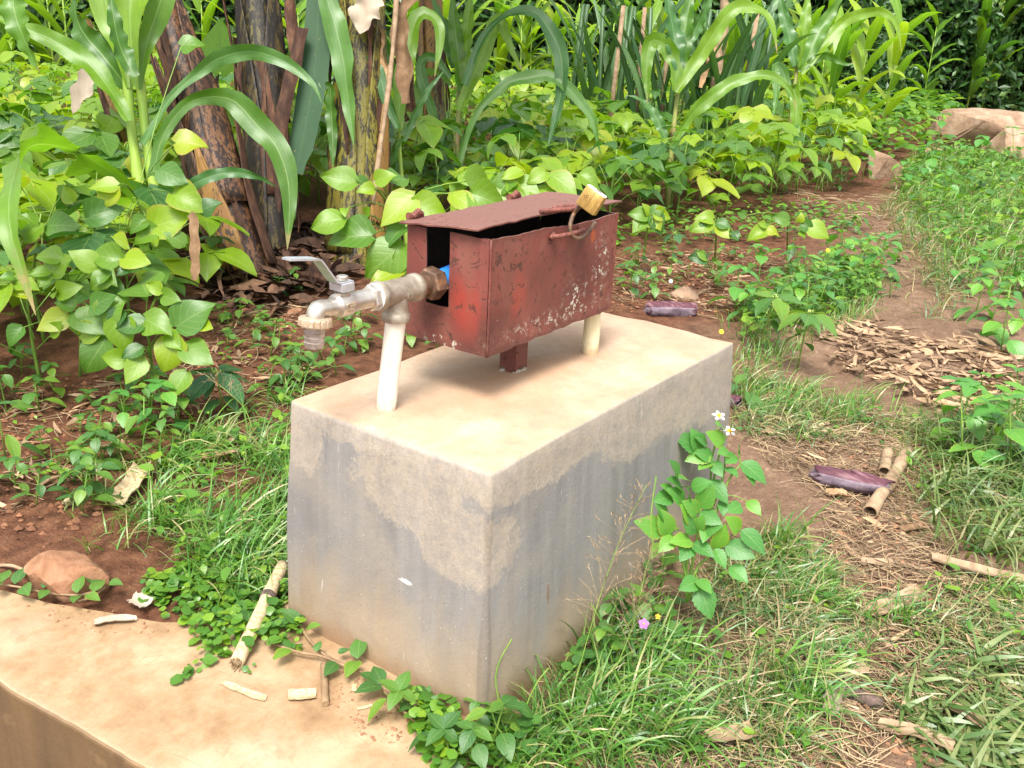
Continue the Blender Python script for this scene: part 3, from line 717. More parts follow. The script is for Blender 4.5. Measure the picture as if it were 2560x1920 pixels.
box = thing('meter_box', 'rust red welded steel box with a slot in its end and a lid ajar', 'meter box', (0.3825, 0.239, HP))
def bx(o):
    return o
OFF = Vector((0.3825, 0.239, HP))
def bpart(mb, name, mat='red', parent=None, smooth=False, sharp=None):
    mb.v = [tuple(Vector(v) - OFF) for v in mb.v]
    o = mb.build(name, mat, box if parent is None else parent, smooth, sharp)
    if name.endswith('_panel') or name == 'lid':       # inner faces coloured near black for the shade inside the box
        o.data.materials.append(M['inner_shade'])
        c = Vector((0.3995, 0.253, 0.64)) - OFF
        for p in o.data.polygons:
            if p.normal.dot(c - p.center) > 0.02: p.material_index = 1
    return o
fe = [0.0, -0.0035, -0.0035, -0.011, -0.0095, -0.0065]
def fwarp(u, v):
    k = u * 5; i = min(4, int(k)); f = k - i
    top = fe[i] * (1 - f) + fe[i + 1] * f
    return (0, 0.003 * math.sin(3.1 * u) * v * (1 if u < 0.8 else 0.5) - 0.001 * math.sin(9 * u), top * v + 0.0012 * math.sin(40 * u) * (1 - v))
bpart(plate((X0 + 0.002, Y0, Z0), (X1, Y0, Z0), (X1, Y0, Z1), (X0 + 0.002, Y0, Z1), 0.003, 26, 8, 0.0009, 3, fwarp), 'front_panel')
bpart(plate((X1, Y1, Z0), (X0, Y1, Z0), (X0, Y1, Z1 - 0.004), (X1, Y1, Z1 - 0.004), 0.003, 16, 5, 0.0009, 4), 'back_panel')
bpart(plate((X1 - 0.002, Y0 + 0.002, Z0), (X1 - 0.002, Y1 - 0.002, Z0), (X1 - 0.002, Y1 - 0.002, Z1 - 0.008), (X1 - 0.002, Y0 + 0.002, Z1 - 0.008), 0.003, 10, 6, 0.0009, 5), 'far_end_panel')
bpart(plate((X0 + 0.003, Y0 + 0.003, Z0 + 0.003), (X1 - 0.004, Y0 + 0.003, Z0 + 0.003), (X1 - 0.004, Y1 - 0.003, Z0 + 0.003), (X0 + 0.003, Y1 - 0.003, Z0 + 0.003), 0.003, 16, 6, 0.0006, 6), 'base_panel')
def end_panel():
    # U-shaped plate: strips either side of the open slot, joined below it
    a, b, zs = 0.248, 0.298, 0.605
    mb = MB()
    out = [(Y0 + 0.0025, Z0), (Y0 + 0.06, Z0 - 0.0015), (0.27, Z0 + 0.001), (Y1 - 0.04, Z0 - 0.001), (Y1 - 0.001, Z0 + 0.001), (Y1, 0.6), (Y1 - 0.001, 0.66), (Y1, 0.7315), (b + 0.02, 0.7335), (b + 0.001, 0.7325), (b - 0.0005, 0.68), (b + 0.0008, 0.64), (b, zs), (0.272, zs - 0.001), (a, zs), (a + 0.0006, 0.65), (a - 0.0006, 0.69), (a, 0.7345), (0.22, 0.7352), (0.19, 0.7338), (Y0 + 0.0025, 0.7352)]
    n = len(out)
    x0, x1 = X0 - 0.0016, X0 + 0.0014
    vs = [(x0, y, z) for y, z in out] + [(x1, y, z) for y, z in out]
    def tri(base, flip):
        idx = {k: base + k for k in range(n)}
        quads = [(0, 1, 15, 20), (15, 16, 17, 20), (17, 18, 19, 20), (1, 2, 13, 14), (1, 14, 15), (2, 3, 12, 13), (3, 4, 5, 12), (5, 6, 11, 12), (6, 10, 11), (6, 7, 9, 10), (7, 8, 9)]
        return [tuple(idx[k] for k in (q[::-1] if flip else q)) for q in quads]
    fs = tri(0, True) + tri(n, False) + [(k, (k + 1) % n, (k + 1) % n + n, k + n) for k in range(n)]
    return mb.add(vs, fs)
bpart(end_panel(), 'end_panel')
seam = MB(); seam.tube(spline([(X0 - 0.001, Y0 - 0.0005, Z0), (X0 - 0.0005, Y0 - 0.001, 0.63), (X0 - 0.001, Y0 - 0.0005, Z1)], 14), [0.0022 + 0.0006 * math.sin(k * 2.3) for k in range(14)], 6)
bpart(seam, 'weld_seam', 'red', smooth=True)
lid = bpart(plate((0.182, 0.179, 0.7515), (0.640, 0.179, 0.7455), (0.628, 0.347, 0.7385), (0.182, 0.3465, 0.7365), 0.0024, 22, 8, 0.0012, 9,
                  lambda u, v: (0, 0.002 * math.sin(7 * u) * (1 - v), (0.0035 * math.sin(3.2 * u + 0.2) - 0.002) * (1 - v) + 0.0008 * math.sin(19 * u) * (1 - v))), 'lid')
for hx in (0.224, 0.512):
    hp = MB()
    hp.tube([(hx - 0.017, 0.349, 0.7415), (hx + 0.017, 0.349, 0.7415)], 0.0052, 10)
    for k in range(5): hp.tube([(hx - 0.015 + k * 0.0075, 0.3495, 0.7425), (hx - 0.0125 + k * 0.0075, 0.3495, 0.7425)], 0.0072 - 0.0008 * (k % 2), 10)
    hp.tube([(hx - 0.012, 0.344, 0.7425), (hx + 0.004, 0.345, 0.7495), (hx + 0.014, 0.3455, 0.745)], [0.005, 0.0062, 0.004], 7)
    hp.tube([(hx, 0.3525, 0.741), (hx, 0.3475, 0.715)], 0.004, 6)
    bpart(hp, 'hinge', 'rust', smooth=True, sharp=50)
# hasp: a round-bar staple on the lid, another on the front panel
st = MB()
st.tube(spline([(0.362, 0.183, 0.7565), (0.392, 0.17, 0.7575), (0.424, 0.157, 0.757), (0.440, 0.158, 0.758), (0.437, 0.172, 0.7585), (0.405, 0.185, 0.757)], 18), [0.0045] * 16 + [0.0042, 0.0035], 8)
bpart(st, 'lid_staple', 'rust', smooth=True)
st = MB()
st.tube(spline([(0.372, 0.1635, 0.7155), (0.377, 0.153, 0.716), (0.41, 0.147, 0.717), (0.446, 0.147, 0.7175), (0.458, 0.153, 0.7175), (0.461, 0.1645, 0.7175)], 18), 0.0042, 8)
st.tube([(0.366, 0.1615, 0.7125), (0.374, 0.16, 0.7165), (0.381, 0.1605, 0.714)], [0.004, 0.0065, 0.004], 7)
bpart(st, 'panel_staple', 'rust', smooth=True)
po = MB()
pw = 0.0185
po.box((0.3825 - pw, 0.239 - pw, HP - 0.01), (0.3825 + pw, 0.239 + pw, Z0 + 0.001))
bpart(po, 'post')
ft = MB()
rr = random.Random(5)
for k in range(9):
    a = rr.uniform(2.6, 5.4); q = Vector((0.3825 + 0.021 * math.cos(a), 0.239 + 0.021 * math.sin(a), HP))
    ft.tube([q + Vector((-0.006, 0.003, 0)), q + Vector((0, 0, 0.003 + rr.random() * 0.004)), q + Vector((0.007, -0.002, 0))], [0.003, 0.006, 0.003], 6)
bpart(ft, 'mortar_blob', 'tee', smooth=True)

# ------------------------------------------------------------------ plumbing
AY = 0.272
def axz(x): return 0.6525 - 0.030 * (x + 0.05)
AXD = Vector((1, 0, -0.030)).normalized()
riser = thing('riser_pipe', 'white plastic riser pipe topped by a grey iron tee beside the red box', 'pipe', (0.0795, 0.284, HP))
RO = Vector((0.0795, 0.284, HP))
def rpart(mb, name, mat, parent=None, smooth=True, sharp=40):
    mb.v = [tuple(Vector(v) - RO) for v in mb.v]
    return mb.build(name, mat, riser if parent is None else parent, smooth, sharp)
ptop = Vector((0.0935, AY, 0.602))
mb = MB(); mb.tube([(0.0790, 0.2845, HP - 0.03), (0.0845, 0.2795, 0.50), tuple(ptop)], 0.0167, 24)
rpart(mb, 'pipe', 'pvc')
mb = MB(); mb.lathe((0.0935, AY, 0.5995), (0.02, -0.01, 1), [(0, 0.0172), (0.004, 0.0176), (0.0045, 0.0168)], 20)
rpart(mb, 'thread_tape', 'tape')
tc = Vector((0.0945, AY, axz(0.0945)))
mb = MB()
mb.lathe(tc - AXD * 0.049, AXD, [(0, 0.0150), (0.0005, 0.0228), (0.003, 0.0238), (0.010, 0.0238), (0.0125, 0.0222), (0.02, 0.0208), (0.078, 0.0208), (0.086, 0.0222), (0.0885, 0.0238), (0.0955, 0.0238), (0.098, 0.0228), (0.0985, 0.0150)], 30)
tee = rpart(mb, 'tee_fitting', 'tee')
mb = MB()
mb.lathe((0.0935, AY, 0.6005), (0.02, -0.01, 1), [(0, 0.0175), (0.0005, 0.0232), (0.0025, 0.0238), (0.0105, 0.0236), (0.0130, 0.0218), (0.018, 0.0202), (0.034, 0.0190), (0.052, 0.0185)], 28)
rpart(mb, 'tee_branch', 'tee')
# raised oval maker's mark on the tee
mk = MB()
mc = tc + Vector((0.010, -0.0209, -0.003))
ring = [mc + AXD * (0.0088 * math.cos(t)) + Vector((0, 0.0022 * (abs(math.sin(t)) ** 2), 0.0066 * math.sin(t))) for t in [k * 2 * math.pi / 28 for k in range(29)]]
mk.tube(ring, 0.0007, 5, cap=False)
for seg in ([(-0.0055, -0.003), (-0.0035, 0.003), (-0.0015, -0.003)], [(-0.001, 0.003), (0.001, -0.003), (0.003, 0.003)], [(0.0045, -0.003), (0.0045, 0.003)]):
    mk.tube([mc + AXD * a + Vector((0, -0.0004, b)) for a, b in seg], 0.0006, 5)
for dx in (0.0215, 0.027):
    mk.tube([mc + AXD * (dx + 0.0025 * math.cos(t)) + Vector((0, 0.001, 0.004 + 0.0035 * math.sin(t))) for t in [k * 0.9 for k in range(8)]], 0.0006, 5)
rpart(mk, 'maker_mark', 'tee', parent=riser)
mb = MB(); mb.lathe(tc + AXD * 0.0490, AXD, [(0, 0.0155), (0.001, 0.0185), (0.0035, 0.0180), (0.0040, 0.0165)], 24)
rpart(mb, 'joint_tape', 'tape')
mb = MB(); mb.lathe(tc + AXD * 0.050, AXD, [(0, 0.0150), (0.0005, 0.0166), (0.034, 0.0166)], 24)
rpart(mb, 'nipple', 'iron')
mb = MB(); mb.lathe(tc + AXD * 0.0715, AXD, [(0, 0.0175), (0.0015, 0.0245), (0.005, 0.0275), (0.026, 0.0285), (0.029, 0.0265), (0.0295, 0.016)], 6, up=(0, 0.35, 1))
rpart(mb, 'union_nut', 'iron', sharp=20)
mb = MB(); mb.tube(spline([tc + AXD * 0.10, tc + AXD * 0.115 + Vector((0, 0, 0.002)), tc + AXD * 0.165 + Vector((0, -0.003, 0.010)), tc + AXD * 0.22 + Vector((0, -0.004, 0.012))], 10), 0.0190, 18)
rpart(mb, 'blue_pipe', 'blue')

tap = thing('water_tap', 'nickel brass bib tap with chrome lever and ribbed hose nozzle', 'tap', (-0.02, AY, axz(-0.02)))
TO = Vector((-0.02, AY, axz(-0.02)))
def tpart(mb, name, mat, parent=None, smooth=True, sharp=35):
    mb.v = [tuple(Vector(v) - TO) for v in mb.v]
    return mb.build(name, mat, tap if parent is None else parent, smooth, sharp)
def ax(x): return Vector((x, AY, axz(x)))
mb = MB(); mb.lathe(ax(0.0440), AXD, [(0, 0.014), (0.0004, 0.0218), (0.0062, 0.0215), (0.0066, 0.0155)], 30)
tpart(mb, 'sealing_tape', 'tape')
mb = MB(); mb.lathe(ax(0.0300), AXD, [(0, 0.0165), (0.0008, 0.0195), (0.003, 0.0212), (0.0118, 0.0212), (0.0138, 0.0196), (0.0142, 0.015)], 6, up=(0, 0.2, 1))
tpart(mb, 'hex_collar', 'brass', sharp=20)
mb = MB(); mb.lathe(ax(-0.0540), AXD, [(0, 0.0105), (0.002, 0.0128), (0.010, 0.0130), (0.013, 0.0150), (0.016, 0.0182), (0.019, 0.0186), (0.0405, 0.0186), (0.043, 0.0172), (0.046, 0.0160), (0.080, 0.0152), (0.085, 0.0165)], 30)
body = tpart(mb, 'valve_body', 'brass')
mb = MB()
arc = [ax(-0.045), ax(-0.060), Vector((-0.0725, AY, 0.6545)), Vector((-0.0782, AY, 0.6490)), Vector((-0.0802, AY, 0.6405)), Vector((-0.0812, AY, 0.6300))]
mb.tube(spline(arc, 18), [0.0128] * 4 + [0.0136] * 5 + [0.0140] * 5 + [0.0135] * 4, 24)
tpart(mb, 'spout', 'brass')
SD = Vector((-0.11, 0, -1)).normalized(); SB = Vector((-0.0795, AY, 0.6440))
mb = MB()
N = 64; prof = [(0, 0.0150), (0.0008, 0.0232), (0.0025, 0.0248), (0.0115, 0.0252), (0.0135, 0.0235), (0.014, 0.0150)]
mb.lathe(SB, SD, prof, N)
for i, (d, r) in enumerate(prof):
    if 2 <= i <= 3:
        for k in range(N):
            c = SB + SD * d; j = i * N + k
            if k % 4 in (0,): mb.v[j] = tuple(c + (Vector(mb.v[j]) - c) * 0.915)
tpart(mb, 'hose_nut', 'nut_ring', sharp=25)
mb = MB(); mb.lathe(SB + SD * 0.0135, SD, [(0, 0.0150), (0.003, 0.0152), (0.0085, 0.0146), (0.009, 0.0158), (0.016, 0.0143), (0.0165, 0.0156), (0.0235, 0.0140), (0.024, 0.0152), (0.0325, 0.0132), (0.0335, 0.0100)], 28)
tpart(mb, 'hose_barb', 'steel', sharp=25)
VC = ax(-0.024)
mb = MB(); mb.lathe(VC + Vector((0, 0, 0.012)), UP, [(0, 0.0125), (0.008, 0.0120), (0.009, 0.0092), (0.022, 0.0088), (0.0225, 0.007)], 22)
tpart(mb, 'stem', 'brass')
mb = MB(); mb.lathe(VC + Vector((0, 0, 0.0385)), UP, [(0, 0.0085), (0.0005, 0.0088), (0.0055, 0.0088), (0.0068, 0.0070), (0.007, 0.003)], 6, up=(1, 0.4, 0))
tpart(mb, 'bolt', 'brass', sharp=20)
# lever: pressed strip with side cheeks over the stem, ramp and grip
def strip(pts, w, th, name_w=None):
    mb = MB(); P = [Vector(p) for p in pts]; vs = []; fs = []
    for i, p in enumerate(P):
        t = (P[min(i + 1, len(P) - 1)] - P[max(i - 1, 0)]).normalized(); nn = Vector((0, 1, 0)).cross(t).normalized()
        ww = w[i] if isinstance(w, list) else w
        for sy, sn in ((-1, 1), (1, 1), (1, -1), (-1, -1)):
            vs.append(p + Vector((0, sy * ww / 2, 0)) + nn * sn * th / 2)
    for i in range(len(P) - 1):
        for k in range(4): fs.append((i * 4 + k, (i + 1) * 4 + k, (i + 1) * 4 + (k + 1) % 4, i * 4 + (k + 1) % 4))
    fs.append((0, 1, 2, 3)); n4 = (len(P) - 1) * 4; fs.append((n4 + 3, n4 + 2, n4 + 1, n4))
    return mb.add(vs, fs)
LZ = VC.z + 0.0360
lp = [(-0.010, AY, LZ - 0.001), (-0.016, AY, LZ), (-0.036, AY, LZ), (-0.042, AY, LZ + 0.003), (-0.048, AY, LZ + 0.009), (-0.071, AY, LZ + 0.0385), (-0.075, AY, LZ + 0.0425), (-0.081, AY, LZ + 0.0440), (-0.122, AY, LZ + 0.0505), (-0.131, AY, LZ + 0.0515)]
lever = tpart(strip(lp, [0.020, 0.024, 0.024, 0.023, 0.0225, 0.022, 0.022, 0.022, 0.021, 0.016], 0.0028), 'lever', 'chrome', smooth=False)
mb = MB()
for sy in (-1, 1):
    mb.box((-0.036, AY + sy * 0.0125 - 0.0012, LZ - 0.0135), (-0.0125, AY + sy * 0.0125 + 0.0012, LZ - 0.0012))
mb.box((-0.0375, AY - 0.0135, LZ - 0.0125), (-0.0352, AY + 0.0135, LZ - 0.0015))
tpart(mb, 'lever_cheek', 'chrome', smooth=False)
q0 = Vector((-0.0605, AY, LZ + 0.0265)); dirv = Vector((-0.023, 0, 0.0295)).normalized(); nv = Vector((0, 1, 0)).cross(dirv).normalized()
if nv.z < 0: nv = -nv
mb = MB(); mb.add([q0 + dirv * a + Vector((0, b, 0)) + nv * 0.0018 for a, b in ((-0.0035, -0.0045), (0.0028, -0.005), (0.0036, 0.0015), (0.001, 0.0045), (-0.003, 0.004))], [(0, 1, 2, 3, 4)])
tpart(mb, 'red_mark', 'red_dot', smooth=False)

def text_part(s, size, origin, xdir, ydir, mat, parent, off, name='lettering', extrude=0.0004):
    cu = bpy.data.curves.new('t', 'FONT'); cu.body = s; cu.size = size; cu.extrude = extrude; cu.align_x = 'CENTER'; cu.align_y = 'CENTER'; cu.resolution_u = 2
    to = bpy.data.objects.new('t', cu); COL.objects.link(to)
    dg = bpy.context.evaluated_depsgraph_get(); me = bpy.data.meshes.new_from_object(to.evaluated_get(dg))
    bpy.data.objects.remove(to); bpy.data.curves.remove(cu)
    me.name = name
    x = Vector(xdir).normalized(); y = Vector(ydir); y = (y - x * y.dot(x)).normalized(); z = x.cross(y)
    me.materials.clear()
    mt = Matrix((x, y, z)).transposed().to_4x4(); mt.translation = Vector(origin) - Vector(off)
    return link(name, me, mat, parent, mt)
text_part('MS58', 0.0085, ax(-0.024) + Vector((0, -0.0188, 0.0030)), AXD, (0, 0.18, 1), 'nut_ring', tap, TO)
text_part('3/4"', 0.0085, ax(-0.024) + Vector((0, -0.0184, -0.0060)), AXD, (0, -0.3, 1), 'nut_ring', tap, TO)

rp = thing('outlet_pipe', 'short yellowed plastic pipe rising into the underside of the red box', 'pipe', (0.577, 0.188, HP))
mb = MB(); mb.tube([(0, 0, -0.03), (0.001, 0.0005, 0.06), (-0.002, 0.003, 0.13)], 0.0167, 24)
mb.build('pipe', 'pvc_old', rp, True, 40)

# ------------------------------------------------------------------ padlock
def padlock():
    c = Vector((0.428, 0.122, 0.777))
    up = Vector((0.2638, 0.2452, 0.9329)); rt = Vector((0.59, -0.8061, 0.045)); to = FACE
    ang = math.radians(-33)
    ex = (rt * math.cos(ang) + up * math.sin(ang)); ey = (-rt * math.sin(ang) + up * math.cos(ang))
    # ey points to the keyhole end; lean it towards the viewer so that end shows, and turn a little to show the side
    ez = to
    q = Matrix.Rotation(math.radians(24), 3, ex) @ Matrix.Rotation(math.radians(-16), 3, ey)
    ex, ey, ez = q @ ex, q @ ey, q @ ez
    R3 = Matrix((ex, ey, ez)).transposed().to_4x4(); R3.translation = c
    o = thing('padlock', 'gold coloured padlock standing up from the hasp of the red box', 'padlock')
    o.matrix_world = R3
    hw, hh, ht = 0.0205, 0.0185, 0.0085
    mb = MB(); n = 40
    prof = []
    for k in range(n):
        t = 2 * math.pi * k / n
        e = 0.32
        prof.append((hw * math.copysign(abs(math.cos(t)) ** e, math.cos(t)), ht * math.copysign(abs(math.sin(t)) ** e, math.sin(t))))
    vs, fs = [], []
    ys = [(-hh, 0.93), (-hh + 0.001, 1), (hh - 0.001, 1), (hh, 0.95)]
    for y, s_ in ys:
        for a, b in prof: vs.append((a * s_, y, b * s_))
    for i in range(3):
        for k in range(n): fs.append((i * n + k, (i + 1) * n + k, (i + 1) * n + (k + 1) % n, i * n + (k + 1) % n))
    fs.append(tuple(range(n))); fs.append(tuple(3 * n + k for k in range(n - 1, -1, -1)))
    mb.add(vs, fs); mb.build('body', 'gold', o, True, 40)
    mb = MB(); vs = [(a * 0.96, hh + 0.0002, b * 0.95) for a, b in prof] + [(a * 0.93, hh + 0.0012, b * 0.9) for a, b in prof]
    mb.add(vs, [(k, n + k, n + (k + 1) % n, (k + 1) % n) for k in range(n)] + [tuple(n + k for k in range(n - 1, -1, -1))])
    cap = mb.build('end_cap', 'tape', o, True, 40)
    mb = MB(); mb.lathe((0.002, hh + 0.001, 0), (0, 1, 0), [(0, 0.0062), (0.0012, 0.006), (0.0013, 0.004)], 18); mb.build('keyway', 'steel', o, True, 40)
    mb = MB(); mb.box((-0.0015, hh + 0.0022, -0.0008), (0.0055, hh + 0.0026, 0.0008)); mb.build('key_slot', 'ink', o, False)
    text_part('TRI-CIRCLE', 0.0062, (0.0008, 0.0005, ht + 0.0001), (0, 1, 0), (-1, 0, 0), 'ink', o, (0, 0, 0), extrude=0.0001)
    mb = MB()
    for dx, dy in ((-0.0062, -0.0015), (-0.0062, 0.0035), (-0.0098, 0.001)):
        mb.tube([(dx + 0.0024 * math.cos(t), dy + 0.0024 * math.sin(t), ht + 0.0002) for t in [k * 2 * math.pi / 14 for k in range(15)]], 0.00035, 4, cap=False)
    mb.build('emblem', 'ink', o)
    # shackle: runs from the lower end down through the lid staple and round through the panel staple
    inv = R3.inverted()
    world_pts = [c + ex * -0.0125 - ey * 0.012, c + ex * -0.0125 - ey * 0.022, Vector((0.424, 0.1535, 0.7495)), Vector((0.409, 0.1500, 0.7345)), Vector((0.4065, 0.1475, 0.7215)), Vector((0.414, 0.1440, 0.7105)), Vector((0.430, 0.1415, 0.7065)), Vector((0.452, 0.1425, 0.7110)), Vector((0.470, 0.1430, 0.7195)), Vector((0.4815, 0.1440, 0.7265))]
    mb = MB(); mb.tube([inv @ p for p in spline(world_pts, 34)], 0.0039, 10); mb.build('shackle', 'iron', o)
    mb = MB(); mb.lathe(inv @ Vector((0.4812, 0.1440, 0.7262)), (inv.to_3x3() @ Vector((0.0115, 0.001, 0.007))), [(0, 0.0039), (0.0006, 0.0039), (0.0012, 0.003)], 10); mb.build('shackle_tip', 'tape', o)
padlock()

# ------------------------------------------------------------------ leaves
def prof_w(shape, t):
    if shape == 'bean':      # broad rounded base, drawn-out tip
        return (math.sin(math.pi * min(1, t * 1.0) ** 0.62) ** 0.85) * (1 - 0.25 * t ** 3) if t < 1 else 0
    if shape == 'oval':
        return math.sin(math.pi * t ** 0.85) ** 0.8
    if shape == 'ovate':
        return math.sin(math.pi * t ** 0.7) ** 0.95
    if shape == 'round':
        return math.sqrt(max(0, 1 - (2 * t - 1) ** 2)) * 1.0
    if shape == 'lance':
        return math.sin(math.pi * t ** 0.75) ** 1.1
    return 1
def leaf_pts(mb, shape, length, width, fold=0.18, droop=0.5, nl=6, across=4, cup=0.0, tooth=0.0, base=Vector((0, 0, 0)), mat3=None, seed=0, wave=0.05):
    """one leaf blade, base at the origin, tip along +Y, upper side +Z"""
    r = random.Random(seed); vs, fs, uvs = [], [], []
    ph = r.random() * 6; sk = r.uniform(-0.06, 0.06)
    y = 0.0; z = 0.0
    A = across + 1
    for i in range(nl + 1):
        t = i / nl
        ang = -droop * t
        if i > 0:
            y += math.cos(ang) * length / nl; z += math.sin(ang) * length / nl
        w = width * 0.5 * max(0.012, prof_w(shape, min(0.999, max(0.02, t))))
        if i == 0: w *= 0.35
        if tooth and 0 < i < nl: w *= 1 + tooth * (1 if i % 2 else -1)
        for k in range(A):
            u = k / across * 2 - 1
            up_ = abs(u) * w * fold + wave * width * math.sin(ph + 5 * t + (2.1 if u > 0 else 0)) * u * u - cup * width * (u * u) * 0.5
            # lobes of the base reach back behind the petiole
            yb = -0.10 * length * abs(u) * (1 - t) ** 6 if shape == 'bean' else 0
            p = Vector((u * w + sk * length * t * t, y + yb - math.sin(ang) * 0, z + up_))
            if mat3: p = mat3 @ p
            vs.append(base + p); uvs.append(((u + 1) / 2, t))
    for i in range(nl):
        for k in range(across): fs.append((i * A + k, i * A + k + 1, (i + 1) * A + k + 1, (i + 1) * A + k))
    mb.add(vs, fs, uvs)
    return mb

def mesh_of(shape, length, width, matname, **kw):
    mb = MB(); leaf_pts(mb, shape, length, width, **kw); me = mb.mesh(kw.get('nm', 'leaf') if False else 'leaf'); me.materials.append(M[matname]); return me

def aim(base, tip, nrm, sc=None, unit=1.0):
    """matrix that lays a unit leaf (base origin, +Y tip, +Z face) from base to tip with its face towards nrm"""
    b, t = Vector(base), Vector(tip); y = (t - b); L = y.length; y.normalize()
    z = Vector(nrm); z = (z - y * z.dot(y)).normalized(); x = y.cross(z)
    m = Matrix((x, y, z)).transposed().to_4x4()
    s = (sc if sc else L / unit)
    m = m @ Matrix.Scale(s, 4); m.translation = b
    return m

UNIT = {}
def unit(kind):
    if kind in UNIT: return UNIT[kind]
    ks = []
    for s in range(4):
        if kind.startswith('bean'):
            me = mesh_of('bean', 1.0, 0.80 + 0.03 * s, 'bean' if kind == 'bean' else 'bean_lime', fold=(0.12, 0.3, 0.45, 0.2)[s], droop=(0.2, 0.5, 0.9, 0.7)[s], nl=7, across=4, seed=s, wave=(0.06, 0.1, 0.08, 0.14)[s])
        elif kind == 'bidens':
            me = mesh_of('ovate', 1.0, 0.68, 'bidens', fold=0.18, droop=0.35 + 0.1 * s, nl=14, across=4, tooth=0.055, seed=s, wave=0.03)
        elif kind == 'weed':
            me = mesh_of('ovate', 1.0, 0.62, 'weed', fold=0.2, droop=0.3 + 0.15 * s, nl=6, across=4, seed=s, wave=0.04)
        elif kind == 'weedoval':
            me = mesh_of('oval', 1.0, 0.5, 'weed_dark', fold=0.15, droop=0.3 + 0.1 * s, nl=6, across=4, seed=s, wave=0.03)
        elif kind == 'lance':
            me = mesh_of('lance', 1.0, 0.36, 'weed', fold=0.25, droop=0.4 + 0.1 * s, nl=6, across=4, seed=s, wave=0.03)
        elif kind == 'round':
            me = mesh_of('round', 1.0, 1.0, 'weed', fold=0.1, droop=0.2, nl=6, across=4, seed=s, wave=0.03)
        ks.append(me)
    UNIT[kind] = ks
    return ks

# ------------------------------------------------------------------ plants built from a recipe: list of (name, mesh, matrix, sub-parts)
def mk_rot(az, pitch, roll=0.0):
    """+Y turned to azimuth az, dropped by pitch, rolled about itself"""
    return Matrix.Rotation(az, 4, 'Z') @ Matrix.Rotation(-pitch, 4, 'X') @ Matrix.Rotation(roll, 4, 'Y')

def trifoliate(seed, lime=False):
    r = random.Random(seed); mb = MB()
    L = 0.105
    for k, (az, f) in enumerate(((0, 1.05), (1.35, 0.9), (-1.35, 0.9))):
        m = (mk_rot(az + r.uniform(-0.15, 0.15), r.uniform(-0.05, 0.4), r.uniform(-0.3, 0.3))).to_3x3()
        b = Vector((0, 0.028, 0)) if k == 0 else Vector((0, 0.004, 0))
        leaf_pts(mb, 'bean', L * f, L * f * 0.84, fold=0.2, droop=r.uniform(0.1, 0.6), nl=5, across=2 if seed > 50 else 4, base=b, mat3=m, seed=seed * 3 + k)
        if k == 0: mb.tube([(0, 0, 0), (0, 0.03, 0)], 0.0013, 4, cap=False)
    me = mb.mesh('leaf'); me.materials.append(M['bean_lime' if lime else 'bean']); return me
TRI = [trifoliate(s) for s in range(6)]
TRIL = [trifoliate(s + 10, True) for s in range(5)]

def bean_recipe(seed, n=10, h=0.42, lime=False, spread=0.16):
    r = random.Random(seed); mb = MB(); parts = []
    top = Vector((r.uniform(-0.03, 0.03), r.uniform(-0.03, 0.03), h * 0.75))
    mb.tube(spline([(0, 0, -0.02), (0.01, 0.005, h * 0.35), tuple(top)], 6), [0.005, 0.0045, 0.004, 0.0035, 0.003, 0.002], 5)
    for i in range(n):
        f = (i + 0.5) / n
        a = i * 2.4 + r.uniform(-0.4, 0.4)
        z0 = h * (0.12 + 0.6 * f); p0 = Vector((top.x * f, top.y * f, z0))
        rad = spread * (1.15 - 0.75 * f) * r.uniform(0.7, 1.2)
        p1 = p0 + Vector((math.cos(a) * rad, math.sin(a) * rad, h * r.uniform(0.12, 0.34)))
        mb.tube([p0, (p0 + p1) / 2 + Vector((0, 0, 0.015)), p1], 0.0017, 4, cap=False)
        m = Matrix.Translation(p1) @ mk_rot(a - math.pi / 2 + r.uniform(-0.3, 0.3), r.uniform(-0.1, 0.38), r.uniform(-0.22, 0.22)) @ Matrix.Scale(r.uniform(0.6, 1.35), 4)
        parts.append(('leaf', r.choice(TRIL if lime else TRI), m, ()))
    st = mb.mesh('stem'); st.materials.append(M['stem'])
    return [('stem', st, Matrix(), ())] + parts

def weed_recipe(seed, kind='weed', h=0.1, L=0.045, pairs=3, top=4):
    r = random.Random(seed); mb = MB(); parts = []; ms = unit(kind)
    lean = Vector((r.uniform(-0.25, 0.25), r.uniform(-0.25, 0.25), 1)) * h
    mb.tube([(0, 0, -0.01), lean * 0.5, lean], [0.0022, 0.0018, 0.0012], 5)
    a = r.random() * 6
    for i in range(pairs):
        f = (i + 0.8) / (pairs + 0.4); a += 1.57 + r.uniform(-0.3, 0.3)
        for s in (0, math.pi):
            p0 = lean * f; d = Vector((math.cos(a + s), math.sin(a + s), 0.35))
            p1 = p0 + d * L * 0.45
            mb.tube([p0, p1], 0.0011, 4, cap=False)
            m = Matrix.Translation(p1) @ mk_rot(a + s - math.pi / 2, r.uniform(-0.2, 0.5), r.uniform(-0.3, 0.3)) @ Matrix.Scale(L * r.uniform(0.75, 1.2) * (1.1 - 0.3 * f), 4)
            parts.append(('leaf', r.choice(ms), m, ()))
    for k in range(top):
        aa = a + 0.8 + k * 6.283 / top
        m = Matrix.Translation(lean) @ mk_rot(aa, r.uniform(-0.5, 0.15), 0) @ Matrix.Scale(L * r.uniform(0.55, 0.8), 4)
        parts.append(('leaf', r.choice(ms), m, ()))
    st = mb.mesh('stem'); st.materials.append(M['stem'])
    return [('stem', st, Matrix(), ())] + parts

